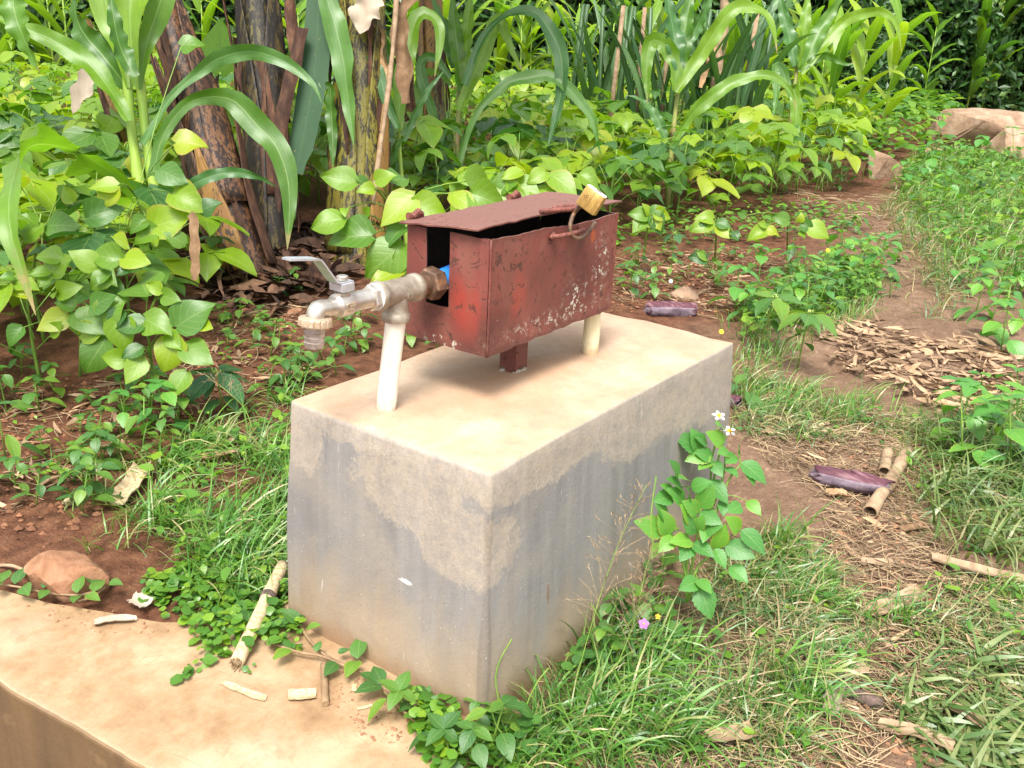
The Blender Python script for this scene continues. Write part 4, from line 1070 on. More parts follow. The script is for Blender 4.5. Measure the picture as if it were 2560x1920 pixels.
def rosette_recipe(seed, h=0.16, L=0.09, n=5, kind='weedoval'):
    """upright stalk with a whorl of oval leaves under a knot of green buds"""
    r = random.Random(seed); mb = MB(); parts = []; ms = unit(kind)
    lean = Vector((r.uniform(-0.15, 0.15), r.uniform(-0.15, 0.15), 1)) * h
    mb.tube([(0, 0, -0.01), lean * 0.5, lean], [0.003, 0.0025, 0.002], 6)
    for k in range(n):
        a = k * 6.283 / n + r.uniform(-0.2, 0.2)
        d = Vector((math.cos(a), math.sin(a), 0.3)) * 0.012
        m = Matrix.Translation(lean + d) @ mk_rot(a - math.pi / 2, r.uniform(-0.1, 0.4), r.uniform(-0.2, 0.2)) @ Matrix.Scale(L * r.uniform(0.8, 1.2), 4)
        mb.tube([lean, lean + d], 0.0013, 4, cap=False)
        parts.append(('leaf', r.choice(ms), m, ()))
    for k in range(3):
        a = r.random() * 6; f = r.uniform(0.35, 0.8)
        m = Matrix.Translation(lean * f + Vector((math.cos(a), math.sin(a), 0.3)) * 0.01) @ mk_rot(a - math.pi / 2, r.uniform(0, 0.5), 0) @ Matrix.Scale(L * r.uniform(0.5, 0.8), 4)
        parts.append(('leaf', r.choice(ms), m, ()))
    bb = MB()
    for k in range(9):
        q = lean + Vector((r.uniform(-1, 1), r.uniform(-1, 1), r.uniform(0.2, 1.4))) * 0.009
        bb.lathe(q, (r.uniform(-0.3, 0.3), r.uniform(-0.3, 0.3), 1), [(0, 0.001), (0.002, 0.0028), (0.005, 0.0026), (0.007, 0.001)], 6)
    bm_ = bb.mesh('bud_cluster'); bm_.materials.append(M['bud'])
    st = mb.mesh('stem'); st.materials.append(M['stem'])
    return [('stem', st, Matrix(), ())] + parts + [('bud_cluster', bm_, Matrix(), ())]

def maize_leaf_pts(L, a, elev, bend, n=10, r=None):
    p = Vector((0, 0, 0)); out = [p.copy()]; ang = elev
    for i in range(n):
        ang -= bend * (0.4 + 1.2 * i / n) / n
        p = p + Vector((math.cos(a) * math.cos(ang), math.sin(a) * math.cos(ang), math.sin(ang))) * L / n
        out.append(p.copy())
    return out
def blade_w(t, w): return w * (0.45 + 0.55 * min(1, t / 0.28)) * (1 - max(0, (t - 0.35) / 0.65) ** 1.9) + 0.0012
def maize_recipe(seed, h=1.5, nleaf=9, L=0.75, W=0.075, mat='maize_far', stalk='stalk', droop=1.9):
    r = random.Random(seed); mb = MB(); parts = []
    mb.tube([(0, 0, -0.03), (0.01, 0, h * 0.4), (0.0, 0.01, h * 0.85)], [0.014, 0.012, 0.006], 7)
    a0 = r.random() * 6
    for i in range(nleaf):
        f = (i + 0.7) / nleaf; a = a0 + i * math.pi + r.uniform(-0.5, 0.5)
        z0 = h * (0.10 + 0.75 * f); LL = L * (1.05 - 0.35 * abs(f - 0.5)) * r.uniform(0.8, 1.15)
        pts = maize_leaf_pts(LL, a, r.uniform(0.9, 1.25), r.uniform(0.65, 1.15) * droop * (1.15 - 0.7 * f))
        pts = [q + Vector((0, 0, z0)) for q in pts]; N = len(pts)
        lm = MB()
        side = Vector((-math.sin(a), math.cos(a), 0)); tw = r.uniform(-0.5, 0.5)
        lm.ribbon(pts, [blade_w(k / (N - 1), W * r.uniform(0.97, 1.03)) for k in range(N)], lambda k, t: side * math.cos(tw * k / N) + t.cross(side) * math.sin(tw * k / N), 0.22, 2, 0.12, 4, seed + i)
        me = lm.mesh('leaf'); me.materials.append(M[mat]); parts.append(('leaf', me, Matrix(), ()))
    st = mb.mesh('stalk'); st.materials.append(M[stalk])
    return [('stalk', st, Matrix(), ())] + parts

def plant(recipe, name, label, cat, group, xy, rz=0.0, sc=1.0, z=None, tilt=None):
    x, y = xy
    o = thing(name, label, cat, (x, y, gz(x, y) if z is None else z), group, rz, sc, tilt)
    for nm, me, m, sub in recipe:
        link(nm, me, None, o, m)
    return o

# ---- named maize plants: stalk and blades follow the growth seen on each plant
def hero_maize(label, stalk, rad, leaves, mat='maize', stalkmat='stalk'):
    base = Vector(stalk[-1]) if not isinstance(stalk[0][0], (list, tuple)) else Vector(stalk[0][-1])
    base = Vector((base.x, base.y, gz(base.x, base.y)))
    o = thing('maize_plant', label, 'maize plant', base, 'maize plants')
    stalks = stalk if isinstance(stalk[0][0], (list, tuple)) else [stalk]
    for s in stalks:
        mb = MB(base); P = spline(list(s) + [(s[-1][0], s[-1][1], -0.03)] if s[-1][2] > 0.02 else s, 14)
        rr_ = [rad * (0.65 + 0.5 * k / 13) * (1.18 if k in (3, 7, 11) else 1) for k in range(14)]
        mb.tube(P, rr_, 10); mb.build('stalk', stalkmat, o)
    for i, lf in enumerate(leaves):
        pts, w = lf[0], lf[1]
        roll = lf[2] if len(lf) > 2 else 0.0
        mm = lf[3] if len(lf) > 3 else mat
        hang = len(lf) > 4 and lf[4] == 'hang'; whorl = len(lf) > 4 and lf[4] == 'whorl'
        P = spline(pts, 28); N = 28
        mb = MB(base)
        def lat(k, t, roll=roll):
            s = t.cross(FACE)
            if s.length < 0.15: s = Vector((0.59, -0.8061, 0.045))
            s.normalize(); return Matrix.Rotation(roll + 0.38 * math.sin(k * 0.27 + i * 1.7), 3, t) @ s
        ws = [blade_w(max(0, k / (N - 1) - 0.3) / 0.7 if hang else k / (N - 1), w) for k in range(N)]
        if whorl: ws = [w * (0.13 + 0.87 * min(1, (k / (N - 1) / 0.6)) ** 1.2) for k in range(N)]
        mb.ribbon(P, ws, lat, 0.24, 6, 0.10 if whorl else 0.30, 3.0 if whorl else 5.5, i * 7 + 1)
        mb.build('leaf', mm, o)
    return o

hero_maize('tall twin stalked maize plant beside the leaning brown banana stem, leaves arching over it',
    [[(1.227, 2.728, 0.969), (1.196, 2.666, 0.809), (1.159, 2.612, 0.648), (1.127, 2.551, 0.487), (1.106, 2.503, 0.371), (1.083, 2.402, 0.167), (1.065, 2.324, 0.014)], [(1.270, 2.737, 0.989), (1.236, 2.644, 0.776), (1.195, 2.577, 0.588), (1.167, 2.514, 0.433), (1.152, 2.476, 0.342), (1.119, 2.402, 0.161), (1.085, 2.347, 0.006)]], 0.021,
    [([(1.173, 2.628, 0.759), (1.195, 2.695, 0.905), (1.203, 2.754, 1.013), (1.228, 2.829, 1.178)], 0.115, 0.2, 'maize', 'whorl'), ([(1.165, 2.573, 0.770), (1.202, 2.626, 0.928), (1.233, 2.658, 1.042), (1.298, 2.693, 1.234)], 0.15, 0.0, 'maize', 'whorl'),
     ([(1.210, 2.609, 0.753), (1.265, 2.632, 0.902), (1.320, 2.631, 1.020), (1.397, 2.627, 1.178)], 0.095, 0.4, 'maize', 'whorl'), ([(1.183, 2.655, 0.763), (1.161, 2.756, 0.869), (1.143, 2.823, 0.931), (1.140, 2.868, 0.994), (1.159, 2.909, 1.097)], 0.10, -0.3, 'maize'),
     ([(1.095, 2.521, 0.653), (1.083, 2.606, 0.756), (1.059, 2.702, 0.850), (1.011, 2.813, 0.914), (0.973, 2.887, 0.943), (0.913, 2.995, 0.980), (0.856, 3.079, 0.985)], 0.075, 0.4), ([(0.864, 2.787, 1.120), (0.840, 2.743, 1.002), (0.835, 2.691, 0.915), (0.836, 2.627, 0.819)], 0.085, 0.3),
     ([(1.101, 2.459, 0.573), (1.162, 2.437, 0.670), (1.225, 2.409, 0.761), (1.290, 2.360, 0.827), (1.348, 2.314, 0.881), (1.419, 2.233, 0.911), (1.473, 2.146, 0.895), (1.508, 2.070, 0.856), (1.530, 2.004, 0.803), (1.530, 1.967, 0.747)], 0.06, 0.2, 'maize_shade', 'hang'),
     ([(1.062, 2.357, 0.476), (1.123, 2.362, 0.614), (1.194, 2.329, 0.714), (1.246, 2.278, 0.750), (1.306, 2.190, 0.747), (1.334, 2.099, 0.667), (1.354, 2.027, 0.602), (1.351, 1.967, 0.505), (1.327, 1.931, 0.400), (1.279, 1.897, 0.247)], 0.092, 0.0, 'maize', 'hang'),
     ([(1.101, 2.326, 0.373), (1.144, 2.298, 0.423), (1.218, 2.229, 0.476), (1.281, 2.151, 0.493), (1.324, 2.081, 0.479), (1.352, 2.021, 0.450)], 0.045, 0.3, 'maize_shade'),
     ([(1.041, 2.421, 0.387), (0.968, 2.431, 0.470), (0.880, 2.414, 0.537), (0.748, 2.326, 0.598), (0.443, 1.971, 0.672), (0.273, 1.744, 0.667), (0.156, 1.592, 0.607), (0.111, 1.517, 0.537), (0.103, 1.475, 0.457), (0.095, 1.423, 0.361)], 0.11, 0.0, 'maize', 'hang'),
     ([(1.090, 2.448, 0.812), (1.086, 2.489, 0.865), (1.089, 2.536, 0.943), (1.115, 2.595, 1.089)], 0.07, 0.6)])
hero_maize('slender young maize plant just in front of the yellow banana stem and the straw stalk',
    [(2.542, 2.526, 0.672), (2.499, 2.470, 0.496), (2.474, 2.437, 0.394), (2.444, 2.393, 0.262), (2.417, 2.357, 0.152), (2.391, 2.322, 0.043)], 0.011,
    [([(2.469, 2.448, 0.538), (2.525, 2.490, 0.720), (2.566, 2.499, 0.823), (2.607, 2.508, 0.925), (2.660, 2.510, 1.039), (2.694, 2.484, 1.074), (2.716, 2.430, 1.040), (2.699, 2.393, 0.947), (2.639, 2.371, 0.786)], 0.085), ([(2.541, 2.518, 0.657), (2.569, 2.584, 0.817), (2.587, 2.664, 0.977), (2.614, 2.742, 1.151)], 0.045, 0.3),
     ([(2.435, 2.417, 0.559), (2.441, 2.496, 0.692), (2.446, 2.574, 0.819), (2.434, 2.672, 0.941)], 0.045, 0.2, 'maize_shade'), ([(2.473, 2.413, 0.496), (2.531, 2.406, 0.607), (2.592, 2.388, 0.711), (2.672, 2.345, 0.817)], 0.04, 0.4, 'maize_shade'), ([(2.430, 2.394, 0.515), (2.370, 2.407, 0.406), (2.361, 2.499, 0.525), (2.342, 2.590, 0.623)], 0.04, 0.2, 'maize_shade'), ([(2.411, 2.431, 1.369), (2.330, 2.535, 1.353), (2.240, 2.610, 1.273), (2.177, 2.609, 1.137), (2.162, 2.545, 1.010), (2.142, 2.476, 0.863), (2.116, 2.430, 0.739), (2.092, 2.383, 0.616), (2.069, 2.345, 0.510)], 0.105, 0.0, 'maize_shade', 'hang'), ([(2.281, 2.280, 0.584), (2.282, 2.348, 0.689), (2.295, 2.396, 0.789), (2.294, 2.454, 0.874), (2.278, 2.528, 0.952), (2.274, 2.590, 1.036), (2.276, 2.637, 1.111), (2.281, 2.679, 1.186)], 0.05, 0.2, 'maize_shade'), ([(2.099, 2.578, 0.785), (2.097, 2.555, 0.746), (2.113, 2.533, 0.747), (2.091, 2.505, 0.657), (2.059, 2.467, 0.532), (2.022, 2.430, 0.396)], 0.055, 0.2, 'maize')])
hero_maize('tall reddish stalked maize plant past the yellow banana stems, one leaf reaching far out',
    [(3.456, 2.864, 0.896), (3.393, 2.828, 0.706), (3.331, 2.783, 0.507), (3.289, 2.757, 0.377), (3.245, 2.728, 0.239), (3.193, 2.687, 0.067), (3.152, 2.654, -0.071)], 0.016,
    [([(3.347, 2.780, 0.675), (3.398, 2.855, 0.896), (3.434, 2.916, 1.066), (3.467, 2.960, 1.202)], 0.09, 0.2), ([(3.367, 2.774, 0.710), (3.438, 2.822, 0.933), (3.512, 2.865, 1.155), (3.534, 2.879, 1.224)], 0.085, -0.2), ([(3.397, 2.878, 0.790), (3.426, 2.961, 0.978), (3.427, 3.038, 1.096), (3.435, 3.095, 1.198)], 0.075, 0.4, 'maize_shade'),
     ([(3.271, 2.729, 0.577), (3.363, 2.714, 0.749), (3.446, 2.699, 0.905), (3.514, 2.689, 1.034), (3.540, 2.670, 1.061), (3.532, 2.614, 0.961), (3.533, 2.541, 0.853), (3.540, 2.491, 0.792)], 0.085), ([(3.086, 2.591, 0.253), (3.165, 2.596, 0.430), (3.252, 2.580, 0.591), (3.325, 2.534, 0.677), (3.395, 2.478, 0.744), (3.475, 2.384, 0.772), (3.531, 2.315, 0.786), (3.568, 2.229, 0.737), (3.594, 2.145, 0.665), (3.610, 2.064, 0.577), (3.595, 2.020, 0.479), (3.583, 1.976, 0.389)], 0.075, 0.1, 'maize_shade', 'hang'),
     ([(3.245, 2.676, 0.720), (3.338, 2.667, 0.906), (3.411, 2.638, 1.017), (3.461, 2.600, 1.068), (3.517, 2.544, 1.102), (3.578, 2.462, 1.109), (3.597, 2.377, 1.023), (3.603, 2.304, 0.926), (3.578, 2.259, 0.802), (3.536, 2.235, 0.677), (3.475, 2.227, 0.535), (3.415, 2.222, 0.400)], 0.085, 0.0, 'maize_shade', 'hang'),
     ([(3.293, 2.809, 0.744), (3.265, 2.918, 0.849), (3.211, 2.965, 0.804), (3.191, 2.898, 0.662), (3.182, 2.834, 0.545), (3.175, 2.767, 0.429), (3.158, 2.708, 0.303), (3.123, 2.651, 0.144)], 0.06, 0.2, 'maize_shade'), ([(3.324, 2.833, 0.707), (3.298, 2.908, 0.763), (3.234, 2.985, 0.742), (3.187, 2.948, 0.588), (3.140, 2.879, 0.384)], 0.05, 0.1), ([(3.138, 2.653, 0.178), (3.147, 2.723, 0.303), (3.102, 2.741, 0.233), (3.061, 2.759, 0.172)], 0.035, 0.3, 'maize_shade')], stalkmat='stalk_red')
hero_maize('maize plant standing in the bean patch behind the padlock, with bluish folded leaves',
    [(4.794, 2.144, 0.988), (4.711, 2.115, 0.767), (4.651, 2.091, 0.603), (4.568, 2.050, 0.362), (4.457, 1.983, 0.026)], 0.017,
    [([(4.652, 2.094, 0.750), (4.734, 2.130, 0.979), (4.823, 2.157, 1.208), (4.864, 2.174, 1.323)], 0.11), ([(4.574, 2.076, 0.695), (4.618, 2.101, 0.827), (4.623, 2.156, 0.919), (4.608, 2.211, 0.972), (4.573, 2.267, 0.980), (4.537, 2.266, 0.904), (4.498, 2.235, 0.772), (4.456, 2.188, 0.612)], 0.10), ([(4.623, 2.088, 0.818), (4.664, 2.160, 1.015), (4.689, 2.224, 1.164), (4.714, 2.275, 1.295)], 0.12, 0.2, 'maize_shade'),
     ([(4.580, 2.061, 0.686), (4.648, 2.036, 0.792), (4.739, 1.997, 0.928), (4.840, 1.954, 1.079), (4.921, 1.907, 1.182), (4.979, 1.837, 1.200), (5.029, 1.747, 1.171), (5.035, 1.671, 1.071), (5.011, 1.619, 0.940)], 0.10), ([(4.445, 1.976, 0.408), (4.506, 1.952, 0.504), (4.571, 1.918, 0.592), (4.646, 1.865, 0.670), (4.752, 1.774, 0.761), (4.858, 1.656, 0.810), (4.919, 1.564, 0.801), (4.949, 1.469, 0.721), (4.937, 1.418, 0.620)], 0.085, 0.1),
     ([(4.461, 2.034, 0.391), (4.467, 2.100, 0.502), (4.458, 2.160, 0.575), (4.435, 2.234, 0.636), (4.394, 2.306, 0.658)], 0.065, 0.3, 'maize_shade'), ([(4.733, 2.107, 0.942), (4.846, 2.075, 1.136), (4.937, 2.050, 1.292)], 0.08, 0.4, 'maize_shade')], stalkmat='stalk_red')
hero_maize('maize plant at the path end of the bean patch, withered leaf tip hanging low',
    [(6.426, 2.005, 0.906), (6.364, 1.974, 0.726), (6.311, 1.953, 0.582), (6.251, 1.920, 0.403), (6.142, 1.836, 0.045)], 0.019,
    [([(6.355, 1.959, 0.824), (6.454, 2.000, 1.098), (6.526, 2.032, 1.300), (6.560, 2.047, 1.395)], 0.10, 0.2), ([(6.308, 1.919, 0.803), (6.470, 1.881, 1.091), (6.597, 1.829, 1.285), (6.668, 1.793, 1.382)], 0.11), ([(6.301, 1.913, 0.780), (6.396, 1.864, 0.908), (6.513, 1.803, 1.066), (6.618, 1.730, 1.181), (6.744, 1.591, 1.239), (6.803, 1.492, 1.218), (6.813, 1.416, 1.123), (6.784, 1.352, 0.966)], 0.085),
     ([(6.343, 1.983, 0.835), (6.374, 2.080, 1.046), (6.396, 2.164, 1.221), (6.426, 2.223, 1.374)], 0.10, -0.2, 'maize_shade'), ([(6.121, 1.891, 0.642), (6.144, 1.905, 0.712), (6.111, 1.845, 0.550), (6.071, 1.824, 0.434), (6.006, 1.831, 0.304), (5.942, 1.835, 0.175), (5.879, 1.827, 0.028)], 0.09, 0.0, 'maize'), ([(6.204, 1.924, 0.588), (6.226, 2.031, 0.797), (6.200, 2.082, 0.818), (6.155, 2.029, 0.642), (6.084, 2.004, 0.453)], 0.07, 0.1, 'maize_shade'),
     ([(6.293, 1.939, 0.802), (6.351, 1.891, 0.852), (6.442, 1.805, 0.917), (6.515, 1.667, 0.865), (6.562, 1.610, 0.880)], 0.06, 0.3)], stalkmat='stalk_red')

# ------------------------------------------------------------------ banana stems
def banana(label, axis_pts, rads, mat, sheaths, group='banana plants', crown=8, fringe=9):
    """sheaths: (angle, span, from, to, lift, material) curved shells wrapped on the stem"""
    b = Vector(axis_pts[-1]); b = Vector((b.x, b.y, gz(b.x, b.y)))
    o = thing('banana_plant', label, 'banana plant', b, group)
    P = spline(axis_pts, 20)
    P = P + [P[-1] + (P[-1] - P[-2]).normalized() * 0.25]
    R = [rads[0] + (rads[1] - rads[0]) * k / 19 for k in range(20)] + [rads[1] * 1.05]
    mb = MB(b); mb.tube(P, R, 18, flat=0.92); mb.build('pseudostem', mat, o)
    if crown:
        tp = P[0]; d0 = (P[0] - P[2]).normalized(); r = random.Random(len(label) + 3)
        q = [tp + d0 * 0.9 * k / 6 + UP * 0.02 * k for k in range(7)]
        mb = MB(b); mb.tube(q[::-1], [rads[0] * (0.55 + 0.45 * (k / 6)) for k in range(7)], 14, flat=0.92); mb.build('upper_stem', mat, o)
        for k in range(crown):
            a = k * 2.4 + r.uniform(-0.3, 0.3); lp_ = [q[6] - d0 * 0.1 + p_ for p_ in maize_leaf_pts(r.uniform(1.3, 1.8), a, r.uniform(0.8, 1.25), r.uniform(1.2, 1.9), 14)]
            sd_ = Vector((-math.sin(a), math.cos(a), 0)); lm = MB(b)
            lm.ribbon(lp_, [0.05 + 0.40 * prof_w('oval', min(0.98, 0.02 + max(0, (i / 14 - 0.15)) / 0.85)) for i in range(15)], lambda i, t: sd_, 0.25, 6, 0.12, 5, k)
            lm.build('leaf', 'banana_leaf', o)
    r = random.Random(len(label) * 5)
    for k in range(fringe):
        i0 = r.randrange(2, 13); a = r.uniform(-1.9, 1.9); p = P[i0]; t = (P[i0 + 1] - P[i0 - 1]).normalized()
        e1 = (FACE - t * FACE.dot(t)).normalized(); e2 = t.cross(e1); d = e1 * math.cos(a) + e2 * math.sin(a); L_ = r.uniform(0.18, 0.5)
        q = [p + d * (R[i0] * 0.98 + 0.02 * math.sin(2.2 * j / 5) + 0.012 * j / 5 * r.random()) + t * (L_ * j / 5) for j in range(6)]
        sd_ = (e2 * math.cos(a) - e1 * math.sin(a)) + d * r.uniform(-0.5, 0.5)
        lm = MB(b); lm.ribbon(spline(q, 9), [r.uniform(0.02, 0.05) * (1 - 0.6 * (j / 8) ** 2) for j in range(9)], lambda j, tt: sd_, 0.4, 3, 0.4, 2, k); lm.build('dead_strip', 'ban_dead', o)
    r = random.Random(len(label))
    for (a0, span, f0, f1, lift, sm) in sheaths:
        n0, n1 = int(f0 * 19), int(f1 * 19); K = max(3, n1 - n0)
        vs, fs, uvs = [], [], []; na = 7
        for i in range(K + 1):
            f = i / K; p = P[min(20, n0 + i)]; t = (P[min(20, n0 + i + 1)] - P[max(0, n0 + i - 1)]).normalized() if n0 + i < 20 else (P[20] - P[19]).normalized()
            e1 = (FACE - t * FACE.dot(t)).normalized(); e2 = t.cross(e1)
            sp = span * (0.12 + 0.88 * min(1, f * 1.6)); rad = R[min(20, n0 + i)] * (1.03 + lift * (1 - f) ** 2) + 0.004
            for k in range(na + 1):
                a = a0 + sp * (k / na - 0.5); q = rad + (0.006 if k in (0, na) else 0) + r.uniform(-0.002, 0.002)
                vs.append(p + (e1 * math.cos(a) + e2 * math.sin(a)) * q); uvs.append((k / na, f))
        for i in range(K):
            for k in range(na): fs.append((i * (na + 1) + k, i * (na + 1) + k + 1, (i + 1) * (na + 1) + k + 1, (i + 1) * (na + 1) + k))
        mb = MB(b); mb.add(vs, fs, uvs); s_ = mb.build('sheath', sm, o)
        md = s_.modifiers.new('t', 'SOLIDIFY'); md.thickness = 0.006; md.offset = 1
    return o
banana('leaning brown banana stem with flaking sheaths beside the twin stalked maize', [(1.618, 3.043, 1.159), (1.593, 2.915, 0.911), (1.581, 2.805, 0.721), (1.564, 2.711, 0.544), (1.545, 2.621, 0.366), (1.530, 2.502, 0.154), (1.518, 2.429, 0.020)], (0.075, 0.115), 'ban_brown',
    [(0.9, 1.5, 0.3, 1.0, 0.1, 'ban_brown'), (-0.9, 1.3, 0.1, 0.8, 0.25, 'ban_brown'), (0.1, 0.9, 0.62, 1.0, 0.25, 'ban_orange'), (-1.5, 1.0, 0.5, 1.0, 0.5, 'ban_dead'), (1.6, 0.9, 0.2, 0.9, 0.25, 'ban_dead')])
banana('dark blotched banana stem between the leaning brown one and the hanging green leaf', [(2.074, 2.962, 1.171), (2.023, 2.881, 0.940), (1.979, 2.817, 0.748), (1.934, 2.753, 0.556), (1.875, 2.682, 0.325), (1.791, 2.598, 0.016)], (0.105, 0.085), 'ban_dark',
    [(0.5, 1.2, 0.0, 0.95, 0.1, 'ban_dark'), (-0.8, 1.1, 0.0, 0.55, 0.3, 'ban_dark'), (1.4, 0.8, 0.1, 0.7, 0.3, 'ban_dead'), (-0.3, 0.8, 0.33, 0.8, 0.1, 'ban_dead')])
banana('thick yellow green banana stem spotted black behind the tall drooping maize leaf', [(2.438, 2.649, 1.196), (2.346, 2.569, 0.879), (2.254, 2.490, 0.563), (2.182, 2.434, 0.326), (2.083, 2.365, 0.009)], (0.118, 0.128), 'ban_yellow',
    [(-0.8, 0.9, 0.02, 0.9, 0.2, 'ban_yellow'), (0.5, 1.2, 0.1, 1.0, 0.08, 'ban_yellow'), (-1.0, 0.8, 0.38, 1.0, 0.2, 'ban_orange'), (1.3, 0.7, 0.0, 0.8, 0.25, 'ban_dead')])
banana('thin tan banana stem partly hidden by the reddish stalked maize', [(3.868, 3.456, 1.267), (3.759, 3.348, 0.872), (3.655, 3.245, 0.496), (3.578, 3.167, 0.213), (3.501, 3.089, -0.069)], (0.07, 0.085), 'ban_orange', [(-0.5, 1.2, 0.25, 1.0, 0.1, 'ban_yellow'), (0.9, 1.0, 0.0, 0.8, 0.1, 'ban_orange')])
banana('short orange brown banana sucker showing through the bean leaves behind the twin stalked maize', [(1.996, 4.227, 0.951), (1.979, 4.145, 0.792), (1.962, 4.051, 0.615), (1.951, 3.950, 0.438), (1.934, 3.869, 0.278), (1.901, 3.786, 0.083)], (0.03, 0.05), 'ban_orange', [(0.3, 1.0, 0.2, 1.0, 0.2, 'ban_dead')], crown=0, fringe=2)
def free_leaf(name, label, cat, pts, w, mat, roll=0.0, group=None, fold=0.15, full=0.0, wave=0.15, n=16, shape='blade', parent=None, thick=0.0):
    P = spline(pts, n); b = Vector(pts[-1])
    mb = MB(b)
    def lat(k, t):
        s = t.cross(FACE)
        if s.length < 0.15: s = Vector((0.59, -0.8061, 0.045))
        s.normalize(); return Matrix.Rotation(roll, 3, t) @ s
    def ww(k):
        t = k / (n - 1)
        if shape == 'blade': return blade_w(t, w)
        if shape == 'strap': return w * (0.75 + 0.25 * math.sin(3.1 * t)) * (1 if t < 0.93 else 0.75)
        return w * max(0.06, prof_w('oval', min(0.99, max(0.02, t))))
    mb.ribbon(P, [ww(k) for k in range(n)], lat, fold, 6, wave, 3, len(label or '') + n)
    o = mb.build(name, mat, parent)
    if parent is None:
        o.location = b; tag(o, label, cat, group)
    if thick:
        md = o.modifiers.new('t', 'SOLIDIFY'); md.thickness = thick
    return o
free_leaf('banana_leaf', 'dark green banana leaf hanging down between two banana stems', 'leaf', [(2.207, 2.689, 1.183), (2.158, 2.648, 1.015), (2.107, 2.612, 0.854), (2.041, 2.589, 0.677), (1.974, 2.571, 0.508), (1.920, 2.563, 0.380)], 0.125, 'banana_leaf', 0.0, None, 0.10, shape='strap', wave=0.05)
free_leaf('dead_sheath', 'reddish brown dead sheath strip slanting beside the hanging green banana leaf', 'dead leaf', [(2.077, 2.650, 0.986), (2.026, 2.642, 0.863), (1.979, 2.634, 0.753), (1.935, 2.630, 0.653), (1.904, 2.615, 0.563), (1.889, 2.580, 0.479)], 0.075, 'ban_dead', 0.3, None, 0.4, shape='strap')
free_leaf('dead_sheath', 'brown dead sheath hanging from the top beside the dark blotched banana stem', 'dead leaf', [(2.121, 2.784, 1.141), (2.100, 2.754, 1.051), (2.078, 2.718, 0.951), (2.055, 2.690, 0.861)], 0.06, 'ban_dead', 0.3, None, 0.4, shape='strap')
free_leaf('dry_banana_leaf', 'crumpled pale dry banana leaf flap high on the yellow green stem', 'dead leaf', [(2.309, 2.429, 1.147), (2.279, 2.437, 1.096), (2.251, 2.447, 1.050), (2.233, 2.445, 1.010), (2.217, 2.445, 0.975)], 0.15, 'dry_pale', 0.3, None, 0.25, shape='oval', wave=0.35)
free_leaf('dry_banana_leaf', 'brown curled dry leaf beside the pale flap on the banana stem', 'dead leaf', [(2.459, 2.315, 1.157), (2.417, 2.334, 1.094), (2.380, 2.351, 1.043), (2.362, 2.320, 0.958), (2.344, 2.296, 0.883), (2.328, 2.266, 0.803), (2.295, 2.239, 0.692)], 0.09, 'dry', 0.5, None, 0.5, shape='strap', wave=0.4)
free_leaf('dry_banana_leaf', 'ragged dry strip hanging behind the slender young maize', 'dead leaf', [(2.347, 2.474, 1.017), (2.348, 2.423, 0.942), (2.323, 2.430, 0.901), (2.324, 2.386, 0.836), (2.316, 2.364, 0.786)], 0.035, 'dry', 0.5, None, 0.5, shape='strap', wave=0.4)
free_leaf('dry_leaf', 'pale tan dry leaf hanging left of the twin stalked maize among bean leaves', 'dead leaf', [(1.623, 3.532, 0.786), (1.592, 3.549, 0.745), (1.551, 3.563, 0.680), (1.513, 3.574, 0.615), (1.490, 3.575, 0.567)], 0.11, 'dry_pale', 0.2, None, 0.2, shape='oval', wave=0.3)
free_leaf('dry_leaf', 'narrow orange brown withered leaf standing at the edge of the bean patch', 'dead leaf', [(0.679, 1.615, 0.499), (0.681, 1.600, 0.480), (0.668, 1.585, 0.429), (0.654, 1.569, 0.375), (0.637, 1.556, 0.320)], 0.032, 'dry', 0.2, None, 0.3, shape='strap', wave=0.3)
free_leaf('dry_leaf', 'dark shrivelled leaf hanging behind the reddish stalked maize', 'dead leaf', [(3.393, 3.217, 0.733), (3.364, 3.180, 0.614), (3.339, 3.128, 0.483), (3.314, 3.076, 0.352), (3.306, 3.031, 0.267)], 0.09, 'ban_dead', 0.2, None, 0.4, shape='strap', wave=0.4)

def stalk_thing(name, label, cat, pts, rad, mat, group=None, n=14, sides=8):
    b = Vector(pts[-1]); P = spline(pts, n)
    mb = MB(b); mb.tube(P, [rad * (0.85 + 0.15 * math.sin(k * 1.3)) for k in range(n)], sides)
    o = mb.build(name, mat); o.location = b; return tag(o, label, cat, group)
stalk_thing('dry_stalk', 'long straw coloured dry stalk leaning in front of the yellow green banana stem', 'stalk', [(2.370, 2.364, 1.181), (2.285, 2.313, 0.922), (2.206, 2.276, 0.697), (2.141, 2.252, 0.523), (2.075, 2.226, 0.343), (2.051, 2.214, 0.273)], 0.013, 'tube_dry')
# sapling with one large heart-shaped leaf
sp_ = thing('sapling', 'young sapling with one large pale green leaf between banana stems', 'sapling', (2.387, 3.728, 0.474))
sb = Vector((2.387, 3.728, 0.474))
mb = MB(sb); mb.tube(spline([(2.502, 3.801, 0.830), (2.459, 3.774, 0.698), (2.416, 3.748, 0.567), (2.387, 3.728, 0.474), (2.324, 3.669, 0.250)], 10), 0.010, 7); mb.build('stem', 'dark_stem', sp_)
mb = MB(); leaf_pts(mb, 'bean', 1, 0.85, fold=0.1, droop=0.2, nl=10, across=6, seed=3); me = mb.mesh('leaf'); me.materials.append(M['sapling'])
lo = link('leaf', me, None, sp_, Matrix.Translation(-sb) @ aim((2.443, 3.726, 0.730), (2.474, 3.750, 0.972), FACE + UP * 0.4, 0.28))

